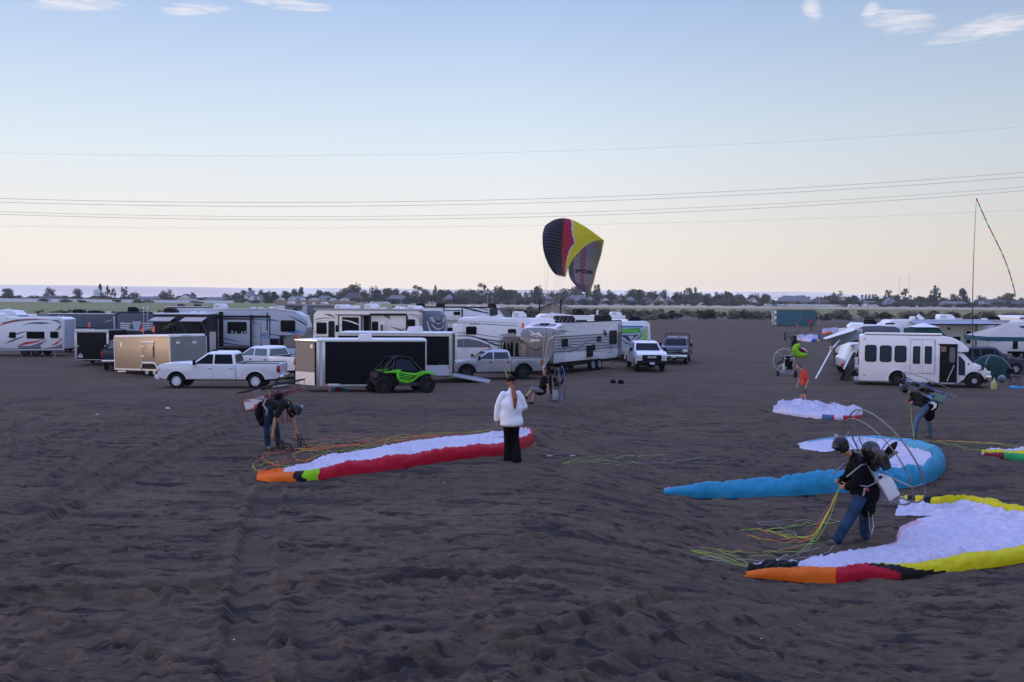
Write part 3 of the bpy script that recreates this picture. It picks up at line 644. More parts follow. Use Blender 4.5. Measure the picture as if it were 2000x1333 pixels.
    for sgn in (-1, 1):
        spans = [(mid + .01, 1.36)] + ([(cabr + .06, mid - .01)] if seat2 else [])
        for (a, c) in spans:
            c2 = min(c, ax - ar - .03); m = MB().mat(paint); pl = [(a + .015, .56), (c2 - .01, .56), (c2 - .01, .9), (c - .01, 1.1), (c - .01, 1.25), (a + .015, 1.25)] if c > 1 else [(a + .12 if a < -.5 and rx + ar > a else a, .56), (c - .01, .56), (c - .01, 1.25), (a, 1.25)]
            m.prism(pl, min(sgn * W2, sgn * (W2 + .012)), max(sgn * W2, sgn * (W2 + .012))); d = m.build('door', t, bevel=.005, seg=1)
            MB().mat('chrome' if trim == 'chrome' and not old else 'trim_dark').box((a + .08, min(sgn * (W2 + .012), sgn * (W2 + .045)), 1.08), (a + .26, max(sgn * (W2 + .012), sgn * (W2 + .045)), 1.125)).build('handle', d, bevel=.01)
        m = MB().mat('trim_dark'); m.tube([(1.2, sgn * .93, 1.32), (1.22, sgn * 1.08, 1.36)], .025, 6); m.box((1.16, min(sgn * 1.04, sgn * 1.24), 1.28), (1.28, max(sgn * 1.04, sgn * 1.24), 1.54)); m.build('wing_mirror', t, bevel=.03)
        m = MB().mat('taillight'); m.box((-f - .02, min(sgn * (W2 - .12), sgn * (W2 + .012)), .88), (-f + .16, max(sgn * (W2 - .12), sgn * (W2 + .012)), 1.26)); m.build('taillight', t, bevel=.02)
        m = MB().mat('headlight'); hz = (.93, 1.14) if not old else (.84, 1.04); m.box((f - .2, min(sgn * (W2 - .36), sgn * (W2 + .004)), hz[0]), (f + .012, max(sgn * (W2 - .36), sgn * (W2 + .004)), hz[1])); h = m.build('headlight', t, bevel=.03)
        MB().mat('amber').box((f - .2, min(sgn * (W2 - .1), sgn * (W2 + .012)), hz[0] + .02), (f - .06, max(sgn * (W2 - .1), sgn * (W2 + .012)), hz[0] + .07)).build('indicator', h)
        for x in (ax, rx):
            pa = arch(x, az, ar, zb); m = MB().mat(flare or paint); m.tube([(p[0], sgn * (W2 + .005), p[1]) for p in pa], .035 if flare else .02, 6); m.build('wheel_arch_lip', t, smooth=True)
            add_wheel(t, (x, sgn * (W2 - .16), az), tyre, .28, rim, spokes, .60, sgn)
    MB().mat(bumper).prism([(f - .15, .48), (f + .1, .50), (f + .14, .62), (f + .12, .74), (f - .1, .78)], -W2 + .02, W2 - .02).build('front_bumper', t, bevel=.04)
    MB().mat(bumper if bumper != 'truck_white' else 'chrome').box((-f - .2, -W2 + .05, .56), (-f + .05, W2 - .05, .74)).build('rear_bumper', t, bevel=.04)
    m = MB().mat('black'); gz0, gz1 = (.76, 1.14) if not old else (.70, 1.0); m.box((f - .06, -W2 + .37, gz0), (f + .02, W2 - .37, gz1)); g = m.build('grille', t, bevel=.02)
    m = MB().mat(trim)
    if grille_text is None:
        for k in range(3): z = gz0 + .08 + k * .12; m.box((f + .02, -W2 + .4, z), (f + .035, W2 - .4, z + .03))
        m.build('grille_bar', g)
    else:
        text_mesh(grille_text, .2, 'alu', g, Matrix.Translation((f + .03, 0, gz0 + .24)) @ Matrix.Rotation(R(90), 4, 'Z') @ Matrix.Rotation(R(90), 4, 'X'), .006, 0, 1.4, 'badge', .006)
    MB().mat('headlight').box((f + .14, -.16, .52), (f + .15, .16, .68)).build('number_plate', t)
    if roof_lights:
        for k in range(5): MB().mat('amber').box((r1 - .06, -.5 + k * .25 - .04, zr - .005), (r1 + .06, -.5 + k * .25 + .04, zr + .035)).build('roof_light', t, bevel=.01)
    if rack:
        m = MB().mat('black')
        for sgn in (-1, 1): m.tube([(cabr - .12, sgn * .9, bt), (cabr - .12, sgn * .9, 2.14)], .03, 6)
        m.tube([(cabr - .12, -.93, 2.14), (cabr - .12, .93, 2.14)], .03, 6); m.build('headache_rack', t)
    MB().mat('black').tube([(.35, .25, zr), (.2, .25, zr + .06)], [.05, .02], 6).build('aerial', t)
    return t
G_T = 'pickup trucks parked along the camp edge'
pickup('clean white crew cab pickup with dark windows and chrome wheels, nearest truck on the left', 436, 53.9, 181, 'truck_white', G_T, bumper='truck_white', rim='rim_bright', spokes=11, L=6.45, scale=.98)
pickup('older white pickup seen over the bed of the nearest white truck', 523, 61.6, 152, 'truck_white', G_T, glass='glass_pale', old=True, L=6.0, seat2=True, bumper='chrome')
pickup('silver older pickup with roof lamps and black wheels beside the ramp trailer', 965, 61.3, 194, 'truck_silver', G_T, glass='glass_mid', old=True, rim='rim_black', bumper='trim_dark', trim='trim_dark', roof_lights=True, flare='trim_dark', L=6.0, tyre=.45, scale=.93)
pickup('white heavy pickup with black bumper facing the camera in front of the green lettered trailer', 1259, 70.3, 271.5, 'truck_white', G_T, trim='trim_dark', bumper='black', rim='rim_black', grille_text='RAM', L=6.1, tyre=.43)
pickup('dark blue pickup with chrome grille and a cab rack, rightmost in the truck row', 1321, 78.0, 257, 'truck_navy', G_T, rim='rim', rack=True, L=6.0, tyre=.43)
pickup('dark pickup tail with white cab roof tucked behind the tan cargo trailer', 241, 68.2, 104, 'truck_navy', G_T, glass='glass_pale', old=True, L=5.6, rim='rim')
# ---------------------------------------------------------------- side by side buggy
def buggy():
    t = empty('side_by_side_buggy', GX(781, 50.3), R(24), 'lime green and black side by side buggy in front of the black trailer', 'buggy'); t.scale = (1.03,) * 3
    def pan(name, q, y, m, th=.03, par=None):
        o = None
        for sgn in (-1, 1):
            mb = MB().mat(m); mb.prism(q, min(sgn * y, sgn * (y + th)), max(sgn * y, sgn * (y + th))); o = mb.build(name, par or t, bevel=.012)
        return o
    MB().mat('black').prism([(-1.15, .55), (-.55, .38), (.75, .38), (1.25, .52), (1.4, .8), (1.2, .98), (.5, 1.0), (.35, .75), (-.45, .75), (-.6, 1.02), (-1.25, 1.02), (-1.3, .75)], -.6, .6).build('tub', t, bevel=.04)
    for sgn in (-1, 1):
        for nm, q, m, y in (('rear_fender', [(-1.02, 1.06), (-.62, 1.10), (-.35, 1.16), (-.1, 1.13), (-.3, .98), (-.55, 1.0), (-.98, 1.0)], 'utv_green', .66), ('door_panel', [(-.36, 1.08), (.3, .98), (.62, .96), (.95, 1.0), (.78, .82), (.42, .56), (.16, .50), (-.22, .56), (-.38, .82)], 'utv_green', .68),
                            ('front_fender', [(.62, .98), (.98, 1.06), (1.42, 1.0), (1.6, .86), (1.56, .82), (1.25, .93), (1.0, .9), (.82, .8)], 'utv_green', .68)):
            MB().mat(m).prism(q, min(sgn * (y - .05), sgn * y), max(sgn * (y - .05), sgn * y)).build(nm, t, bevel=.012)
        for q in ([(-.28, 1.02), (.5, .84), (.56, .80), (-.24, .96)], [(-.26, .92), (.42, .76), (.5, .72), (-.24, .86)], [(-.22, .80), (.34, .68), (.3, .64), (-.22, .74)], [(.36, .68), (.64, .86), (.58, .88), (.3, .72)]):
            MB().mat('black').prism(q, min(sgn * .68, sgn * .688), max(sgn * .68, sgn * .688)).build('side_stripe', t)
        MB().mat('utv_frame').prism([(-.3, .5), (.75, .5), (.85, .62), (.75, .40), (-.3, .38)], min(sgn * .62, sgn * .7), max(sgn * .62, sgn * .7)).build('sill', t, bevel=.01)
        c = MB().mat('utv_frame'); y = sgn * .6
        c.tube([(-1.1, y, 1.05), (-.78, y * .95, 1.38), (-.5, y * .86, 1.72), (0, y * .84, 1.76), (.35, y * .86, 1.68), (.62, y * .93, 1.38), (.92, y, 1.05)], .028, 8); c.tube([(-.42, y * .88, 1.72), (-.55, y, 1.1)], .025, 8); c.tube([(-.02, y * .86, 1.7), (-.85, y, 1.1)], .024, 8)
        c.build('roll_cage', t, smooth=True)
        MB().mat('glass_mid').prism([(-.4, 1.12), (-.36, 1.62), (.3, 1.58), (.72, 1.06)], min(sgn * .565, sgn * .575), max(sgn * .565, sgn * .575)).build('side_screen', t)
        for x in (-1.02, 1.12):
            add_wheel(t, (x, sgn * .68, .40), .40, .3, 'rim_black', 6, .5, sgn)
            c = MB().mat('utv_frame'); c.tube([(x, sgn * .55, .42), (x * .8, sgn * .2, .45)], .03, 6); c.tube([(x, sgn * .52, .36), (x * .7, sgn * .2, .36)], .03, 6); c.build('suspension_arm', t)
            c = MB().mat('steel'); c.tube([(x, sgn * .5, .45), (x * .82, sgn * .42, .98)], .035, 8); c.mat('black').tube([(x, sgn * .5, .5), (x * .85, sgn * .43, .9)], .055, 8); c.build('shock_absorber', t)
    MB().mat('black').prism([(-.62, 1.70), (-.5, 1.76), (0, 1.80), (.4, 1.71), (.38, 1.67), (0, 1.76), (-.5, 1.72)], -.53, .53).build('roof', t, bevel=.02)
    MB().mat('glass_mid').add([(.92, -.55, 1.04), (.92, .55, 1.04), (.42, .48, 1.64), (.42, -.48, 1.64)], [(0, 1, 2, 3)]).build('windscreen', t)
    MB().mat('utv_frame').box((-1.32, -.55, .74), (-1.02, .55, .99)).build('rear_box', t, bevel=.04)
    MB().mat('engine').ball((-1.15, 0, .55), (.22, .35, .18)).tube([(-1.3, -.3, .62), (-1.3, .3, .62)], .08, 10).build('engine', t)
    for sgn in (-1, 1):
        MB().mat('taillight').box((-1.335, sgn * .45 - .06, .86), (-1.31, sgn * .45 + .06, .92)).build('taillight', t); MB().mat('headlight').box((1.38, sgn * .45 - .12, .82), (1.44, sgn * .45 + .12, .9)).build('headlight', t)
        MB().mat('cloth_black').prism([(-.42, .75), (.02, .75), (.02, .86), (-.22, .9), (-.4, 1.38), (-.52, 1.38)], sgn * .3 - .2, sgn * .3 + .2).build('seat', t, bevel=.05)
    MB().mat('utv_frame').tube([(1.35, -.35, .5), (1.52, -.3, .62), (1.52, .3, .62), (1.35, .35, .5)], .025, 8).build('front_bumper', t)
buggy()
# ================================================================== trailers, motorhomes, bus
G_RV = 'white and grey camping trailers in the camp'
G_CT = 'enclosed cargo trailers in the front row'
# ---- A: white trailer with red and black swooshes, cut by the left edge
def rv_a():
    r = Rig('travel_trailer', 'white travel trailer with red and black swooshes cut off by the left edge', 'travel trailer', 125, 80.5, 1, 'R', L=9.6, group=G_RV)
    a, b = r.hit(-60, 628), r.hit(125, 620.5); L = r.L
    r.body([(-.3, .62), (-.3, 2.2), (.35, 2.95), (1.6, 3.08), (L - .35, 3.1), (L, 2.95), (L, .62)], 'rv_white', px=False)
    r.top = 3.1; r.chassis(.2, L - .3); r.wheels([r.hit(48, 690)[0], r.hit(69, 690)[0]], .37, rim='rim_black'); r.box('wheel_cover', (r.hit(36, 690)[0], -.015, .62), (r.hit(80, 690)[0], .2, .86), 'grey_decal')
    for q in ((18, 649, 31, 661), (52, 648, 87, 662), (98, 648, 115, 661)): r.win(*q)
    r.swoosh([(-8, 640), (10, 632), (30, 627), (62, 624.5), (100, 625)], [0, 1.6, 2.2, 1.2, 0], 'red')
    r.swoosh([(-8, 634), (14, 629), (40, 626), (90, 624)], [0, .8, 1, 0], 'grey_decal', lift=.004)
    r.swoosh([(42, 636), (60, 632), (80, 631.5), (102, 632)], [0, 1.2, 2.2, 0], 'grey_decal')
    r.swoosh([(100, 626), (116, 629), (117, 638), (107, 647)], [.3, 2.8, 2.6, 0], 'grey_decal'); r.swoosh([(120, 628), (120, 638), (112, 645)], [1.2, 1.6, .2], 'red', lift=.004)
    r.swoosh([(32, 677), (50, 671), (70, 668), (92, 661)], [0, 2.6, 1.6, 0], 'red'); r.swoosh([(8, 672), (26, 665), (48, 657)], [0, 2.2, .6], 'grey_decal')
    r.decal([(28, 681.5), (56, 677), (74, 671), (93, 664), (80, 674), (70, 681.5)], 'grey_decal'); r.swoosh([(100, 675), (112, 670), (122, 661)], [0, 2.4, 1.2], 'red'); r.decal([(88, 681), (108, 677), (122, 671), (122, 680.5)], 'grey_decal')
    r.swoosh([(14, 659), (24, 655), (44, 649.5), (54, 648)], [.2, 2.0, 1.1, 0], 'grey_decal', lift=.003)
    r.decal([(-20, 682.5), (125, 682), (125, 684.5), (-20, 685)], 'light_decal', name='skirt_trim')
    r.ladder(r.hit(115, 670)[0], z0=.75, z1=3.15, w=.32); r.ac(4, 'roof_white'); r.vent(6.6); r.vent(2.4); r.legs([1, L - .8])
    r.decal([(.2, .7), (2.2, .7), (2.2, 2.9), (.2, 2.9)], 'light_decal', 'R', metres=True, name='rear_panel'); r.text('S', 129.5, 652, 10, 'grey_decal', 'R', shear=.3)
    r.marker([(14, 622.5), (70, 622)], 'red')
rv_a()
def rv_b():
    r = Rig('travel_trailer', 'dark grey slide out trailer with black roof units behind the square black cargo trailer', 'travel trailer', 226, 86.5, 2, 'R', L=5.6, group=G_RV)
    L = r.L; r.body([(0, .6), (0, 3.1), (.2, 3.3), (L - .1, 3.3), (L, 3.1), (L, .6)], 'rv_slate', px=False); r.top = 3.3
    r.box('roof_edge', (-.02, -.04, 3.26), (L + .02, .04, 3.33), 'roof_white'); r.chassis(.2, L - .2); r.wheels([1.6, 2.5], .36)
    off = r.slide(140, 641, 187, 668, .35, 'light_decal'); r.win(146, 645, 160, 655, off=off); r.swoosh([(136, 633), (146, 628), (160, 624)], [.1, 1.2, .1], 'grey_decal'); r.swoosh([(200, 630), (212, 627), (222, 625)], [.1, .7, .1], 'light_decal')
    r.ac(2.2, 'black', h=.34, top=3.3); r.ac(3.6, 'black', h=.26, L=1.2); r.vent(4.6); r.vent(.9, 'black'); r.win(200, 646, 213, 656)
    r.box('corner_trim', (L - .16, -.012, .7), (L + .01, .02, 3.1), 'light_decal')
rv_b()
def rv_c():
    r = Rig('toy_hauler', 'black toy hauler with white chevron stripes round a pale centre panel and a ladder', 'toy hauler', 226, 83, 21, 'L', L=3.15, Wd=7.5, group=G_RV)
    r.body([(0, .6), (0, 3.35), (.3, 3.5), (2.75, 3.5), (3.05, 3.35), (3.05, .6)], 'trim_dark', px=False); r.top = 3.5
    r.body([(.12, .8), (.12, 3.25), (.4, 3.4), (2.65, 3.4), (2.93, 3.25), (2.93, .8)], 'rv_slate', 'front_cap', px=False, y0=-.05, y1=.1)
    for k in range(4):
        y = 630.5 + 4.3 * k
        r.decal([(235, y), (252 - k, y + 1), (259 - 2 * k, y + 2.3), (252 - k, y + 3.3), (235, y + 2.4)], 'rv_white', off=-.05); r.decal([(298, y), (281 + k, y + 1), (274 + 2 * k, y + 2.3), (281 + k, y + 3.3), (298, y + 2.4)], 'rv_white', off=-.05)
    r.decal([(258, 628), (276, 628), (271, 646), (262, 646)], 'light_decal', off=-.05, name='centre_panel', lift=.008); r.chassis(.2, 2.8); r.ac(1.4, 'black', L=.9, y=2, h=.4)
    m = MB().mat('alu')
    for u in (2.15, 2.48): m.tube([(u, -.18, 1.0), (u, -.18, 3.75), (u, .05, 3.95), (u, .3, 3.6)], .02, 6)
    for k in range(9): m.tube([(2.15, -.18, 1.2 + k * .3), (2.48, -.18, 1.2 + k * .3)], .014, 6)
    m.build('ladder', r.root); r.wheels([.5, 2.6], .38, y=2.2)
rv_c()
def rv_d():
    r = Rig('toy_hauler', 'long black camping trailer with two small awnings beside the blue striped fifth wheel', 'toy hauler', 302, 77.5, -1, 'L', L=4.1, group=G_RV)
    L = r.L; r.body([(0, .6), (0, 3.35), (.2, 3.5), (L - .2, 3.5), (L, 3.35), (L, .6)], 'rv_dark', px=False); r.top = 3.5
    r.box('roof_edge', (-.05, -.1, 3.44), (L + .05, 2.45, 3.54), 'roof_white'); r.win(331, 636, 345, 649); r.win(389, 635, 401, 649); r.swoosh([(318, 640), (330, 635), (341, 629)], [.1, 1, .2], 'canvas_tan'); r.swoosh([(318, 643), (331, 639), (342, 634)], [.1, .6, .2], 'canvas_tan')
    for x0, x1 in ((302, 343), (362, 405)):
        a = r.hit(x0, 622); b = r.hit(x1, 622); m = MB().mat('canvas_tan'); m.add([(a[0], 0, 3.25), (b[0], 0, 3.25), (b[0], -1.3, 2.98), (a[0], -1.3, 2.98), (a[0], 0, 3.22), (b[0], 0, 3.22), (b[0], -1.3, 2.95), (a[0], -1.3, 2.95)], [(0, 1, 2, 3), (7, 6, 5, 4), (0, 4, 5, 1), (1, 5, 6, 2), (2, 6, 7, 3), (3, 7, 4, 0)]); w = m.build('awning', r.root)
        m = MB().mat('trim_grey'); m.tube([(a[0], -1.3, 2.96), (b[0], -1.3, 2.96)], .05, 8)
        for u in (a[0] + .05, b[0] - .05): m.tube([(u, -1.28, 2.96), (u, -.05, 2.0)], .02, 6)
        m.build('awning_arm', w)
    r.door(349, 634, 358, 678, m='rv_dark', win=True); r.chassis(.2, L - .2); r.wheels([1.2, 2.1], .37); r.ac(.9, 'black', h=.38); r.vent(2.6); r.vent(3.3)
rv_d()
def rv_k():
    r = Rig('fifth_wheel_trailer', 'pale grey fifth wheel with blue swooshes and a framed slide out', 'fifth wheel', 600, 80, 1, 'R', L=10.2, group=G_RV)
    L = r.L; r.body([(0, .75), (0, 3.75), (.2, 3.85), (L - 2.4, 3.85), (L - .9, 3.65), (L - .25, 3.3), (L, 2.4), (L - .25, 1.75), (L - 1.95, 1.72), (L - 2.25, 1.4), (L - 2.35, .75)], 'rv_grey', px=False); r.top = 3.85
    m = MB().mat('roof_white'); m.prism([(-.02, 3.8), (L - 2.4, 3.83), (L - .9, 3.63), (L - .9, 3.71), (L - 2.4, 3.91), (-.02, 3.88)], -.03, .03); m.build('roof_edge', r.root)
    off = r.slide(435, 624, 492, 676, .45, 'rv_grey'); r.win(444, 629, 482, 652, off=off, glass='glass_dark'); m = MB().mat('canvas_tan')
    for (x, y, w_, h_) in ((452, 646, 3, 5), (459, 648, 3, 3.5), (471, 648, 3.5, 4), (477, 647, 3, 4)):
        a = r.hit(x, y, off=off - .03); m.box((a[0], off - .031, a[1] - h_ * .04), (a[0] + w_ * .04, off - .029, a[1]))
    m.build('curtain', r.root)
    r.win(548, 626, 577, 648.5); r.door(494, 633, 509, 678, m='rv_grey'); r.box('corner_post', (r.hit(428, 640)[0], -.06, .9), (r.hit(436, 640)[0], .0, 3.62), 'trim_dark'); r.box('door_post', (r.hit(491, 640)[0], -.5, .9), (r.hit(494, 640)[0], .0, 3.4), 'trim_dark')
    r.awning(405, 527, 618.5); r.box('awning_arm', (r.hit(521, 640)[0], -.07, 2.2), (r.hit(523, 640)[0], -.0, 3.6), 'trim_dark')
    r.decal([(402, 621), (428, 620.5), (420, 624), (405, 624)], 'blue_decal')
    r.swoosh([(493, 624), (515, 625.2), (535, 627), (546, 629.5)], [.9, 1.1, .8, .1], 'blue_decal'); r.swoosh([(524, 624), (534, 625), (546, 628)], [.3, .5, .2], 'trim_dark')
    r.swoosh([(493, 651), (506, 653), (518, 656), (528, 658)], [1.4, 2.3, 1.4, .1], 'blue_decal'); r.swoosh([(494, 657), (512, 659.5), (535, 662), (568, 661.5)], [.6, 1, .8, .1], 'blue_decal'); r.swoosh([(512, 650), (528, 653.5), (555, 656), (592, 655)], [.2, .6, .7, .1], 'trim_dark')
    r.swoosh([(560, 648), (572, 650.5), (582, 650.5), (577, 645)], [.2, 2, 1.8, .4], 'blue_decal', lift=.004); r.swoosh([(578, 645), (586, 649), (594, 652)], [2.2, 1.2, .1], 'blue_decal')
    r.swoosh([(562, 617), (574, 622), (588, 629), (600, 636)], [.2, .8, 1.6, 1.2], 'trim_dark'); r.swoosh([(570, 617), (590, 624), (600, 631)], [.2, .8, 1.2], 'blue_decal')
    r.swoosh([(418, 659), (440, 662), (460, 666), (476, 669)], [.7, .8, .7, .1], 'navy', off=-.0); r.swoosh([(418, 667), (445, 670), (470, 675), (482, 677)], [.9, .9, .8, .3], 'trim_dark')
    r.swoosh([(436, 662), (452, 664.5), (474, 669)], [.8, .7, .1], 'navy', off=off); r.swoosh([(436, 670), (456, 673), (482, 676)], [.9, .8, .3], 'trim_dark', off=off)
    r.text('Sprinter', 417, 634, 4.4, 'navy', shear=.3); r.text('Campfire', 416, 642, 3.0, 'navy'); r.swoosh([(408, 637), (416, 639), (426, 636)], [.1, .5, .1], 'navy')
    r.box('hatch', (r.hit(527, 670)[0], -.02, 1.0), (r.hit(544, 670)[0], .01, 1.55), 'black', .01); r.box('battery_box', (r.hit(546, 662)[0], -.03, 1.0), (r.hit(554, 662)[0], .02, 1.75), 'trim_dark', .01)
    r.chassis(.3, L - 2.5, .5, .78); r.box('skirt', (.3, -.01, .55), (L - 2.4, .2, .82), 'trim_dark'); r.wheels([3.6, 4.6], .4)
    r.ac(3.2, 'roof_white', h=.4, w=.9); r.vent(5.7); r.vent(6.3); r.vent(7.2, h=.2); r.marker([(598, 655)], 'red'); r.legs([L - 2.0], 1.6)
rv_k()
def rv_l():
    r = Rig('fifth_wheel_trailer', 'cream fifth wheel with brown swooshes, open slide out and dark shield nose', 'fifth wheel', 826, 74.5, -13, 'R', L=8.55, group=G_RV)
    L = r.L; r.body([(0, .8), (-.05, 1.6), (0, 3.5), (.3, 3.9), (L - .1, 3.9), (L, 3.7), (L, .8)], 'rv_cream', px=False); r.top = 3.92
    # the rounded dark nose, swept back towards the far side
    m = MB().mat('rv_slate'); n = 9; vs = []; fs = []
    prof = [(1.35, .15), (1.55, .0), (2.2, -.02), (3.0, .0), (3.5, .12), (3.85, .5)]
    for i in range(n + 1):
        t = i / n; y = t * r.W; bul = 1.25 * math.sin(min(1, t * 1.12) * math.pi * .55 + .12) if t < .9 else 1.15
        for (z, s_) in prof: vs.append((L + max(.02, bul - s_) * (1 if 0 < i else .02), y, z))
        vs.append((L - .3, y, 3.9)); vs.append((L - .3, y, 1.35))
    k = 8
    for i in range(n):
        for j in range(k): fs.append((i * k + j, i * k + (j + 1) % k, (i + 1) * k + (j + 1) % k, (i + 1) * k + j))
    fs += [tuple(range(k))[::-1], tuple(n * k + j for j in range(k))]
    cap = m.add(vs, fs).build('nose_cap', r.root, smooth=True)
    # shield emblem laid on the curved nose
    from mathutils.bvhtree import BVHTree
    mw = Matrix.Translation(r.o) @ Matrix.Rotation(R(-13), 4, 'Z'); bv = BVHTree.FromPolygons([mw @ v.co for v in cap.data.vertices], [tuple(p.vertices) for p in cap.data.polygons]); inv = mw.inverted()
    def em(pts, mt, lift):
        q = []; dense = []
        for i in range(len(pts)):
            a_, b_ = pts[i], pts[(i + 1) % len(pts)]
            for k in range(3): dense.append((a_[0] + (b_[0] - a_[0]) * k / 3, a_[1] + (b_[1] - a_[1]) * k / 3))
        tri = tessellate_polygon([[Vector((x, y, 0)) for x, y in dense]])
        for x, y in dense:
            d = ray(x, y).normalized(); h = bv.ray_cast(Vector((0, 0, CZ)), d)
            p = h[0] if h[0] else at(x, y, r.o.y + 1); q.append(inv @ (p - d * (.03 + lift)))
        MB().mat(mt).add(q, [tuple(t) for t in tri]).build('shield_emblem', cap)
    em([(833, 626), (836, 628), (839, 640), (846, 650), (856, 655), (866, 650), (870, 640), (872, 628), (873.5, 630), (872, 642), (867, 653), (856, 659), (844, 653), (836, 642)], 'light_decal', .0)
    em([(839, 619), (849, 620), (856, 618), (864, 620), (871, 619), (870, 632), (865, 641), (856, 645.5), (847, 641), (841, 632)], 'rv_grey', .0)
    em([(842, 622), (852, 624), (856, 621), (861, 624), (869, 622), (867, 630), (856, 634), (844, 630)], 'light_decal', .03)
    em([(840, 628.5), (870, 628.5), (869, 630.5), (841, 630.5)], 'rv_slate', .06)
    m = MB().mat('trim_grey'); m.box((-.02, -.03, 3.84), (L, .03, 3.98)); m.build('roof_edge', r.root)
    r.win(618, 630, 638, 653); r.door(642, 628, 653, 667, m='trim_dark'); r.win(655.5, 635, 661, 649, name='small_window')
    off = r.slide(661, 616, 706, 668, .5, 'rv_cream'); r.win(668, 620, 701, 651, off=off)
    r.box('slide_topper', (r.hit(660, 616)[0], off - .06, 3.48), (r.hit(722, 616)[0], .0, 3.56), 'brown_decal')
    r.box('bay_shade_plate', (r.hit(707, 640)[0], -.02, .9), (r.hit(721, 640)[0], .01, 3.5), 'black', .01)  # flat black plate painted for the shaded inside of the bay
    r.box('awning_post', (r.hit(722, 640)[0], -.1, 1.2), (r.hit(724.5, 640)[0], 0, 3.5), 'trim_dark'); r.awning(724, 794, 614.5); r.box('awning_post', (r.hit(794, 640)[0], -.1, 1.2), (r.hit(796.5, 640)[0], 0, 3.5), 'trim_dark')
    r.door(727, 629, 738, 662, m='black', win=True)
    # the entry door swung open beside its doorway
    a = r.hit(741, 630, off=-.3); b = r.hit(751, 664, off=-.3); dd = r.box('open_door', (a[0], -.34, b[1]), (b[0], -.3, a[1]), 'rv_cream', .01); r.win(743, 634, 748, 648, off=-.35, glass='glass_pale', name='door_window')
    r.win(796, 624, 811, 638); r.text('River Mountain', 629, 658, 3.2, 'trim_dark')
    r.swoosh([(612, 627), (622, 623), (638, 621.5), (656, 622)], [.1, .9, .8, .1], 'brown_decal'); r.swoosh([(632, 613.5), (645, 616), (655, 621)], [.1, 2.2, .1], 'brown_decal'); r.swoosh([(611, 632), (622, 628), (640, 626)], [.1, .5, .1], 'grey_decal'); r.swoosh([(613, 649), (622, 646), (633, 646.5), (644, 649)], [.3, .9, .9, .1], 'brown_decal')
    r.swoosh([(666, 625), (680, 627), (695, 632), (703, 636)], [.2, 1.2, 1.4, .1], 'rv_cream', off=off, lift=.03); r.swoosh([(662, 640), (668, 634), (688, 633)], [.2, .6, .2], 'grey_decal', off=off)
    r.decal([(747, 616), (760, 616), (763, 625)], 'brown_decal'); r.swoosh([(762, 639), (780, 644), (800, 653), (825, 663)], [.2, 1.8, 2.2, .4], 'brown_decal'); r.swoosh([(783, 642), (800, 646), (815, 654), (826, 659)], [.1, 1.8, 1.2, .2], 'brown_decal')
    r.swoosh([(752, 655), (766, 652), (780, 655), (790, 662)], [.4, 1.6, 1, .2], 'grey_decal'); r.swoosh([(795, 613), (815, 621), (822, 633), (812, 645)], [.2, .9, 1.2, .2], 'brown_decal'); r.swoosh([(800, 613), (820, 619), (826, 634)], [.2, 1, .6], 'brown_decal')
    r.ac(1.9, 'roof_white', h=.34, w=.95, L=1.1, top=3.92); r.vent(2.9, h=.3, top=3.92, w=.5); r.ac(4.2, 'roof_white', h=.42, top=3.92); r.vent(6.2, h=.3, top=3.9); r.vent(6.6, h=.26, top=3.9); r.ac(7.6, 'roof_white', h=.3, L=1.1, top=3.92); r.vent(5.1, top=3.92)
    r.chassis(.3, L - .4, .5, .82); r.wheels([3.4, 4.4], .4); r.legs([L - .4], 1.3)
rv_l()
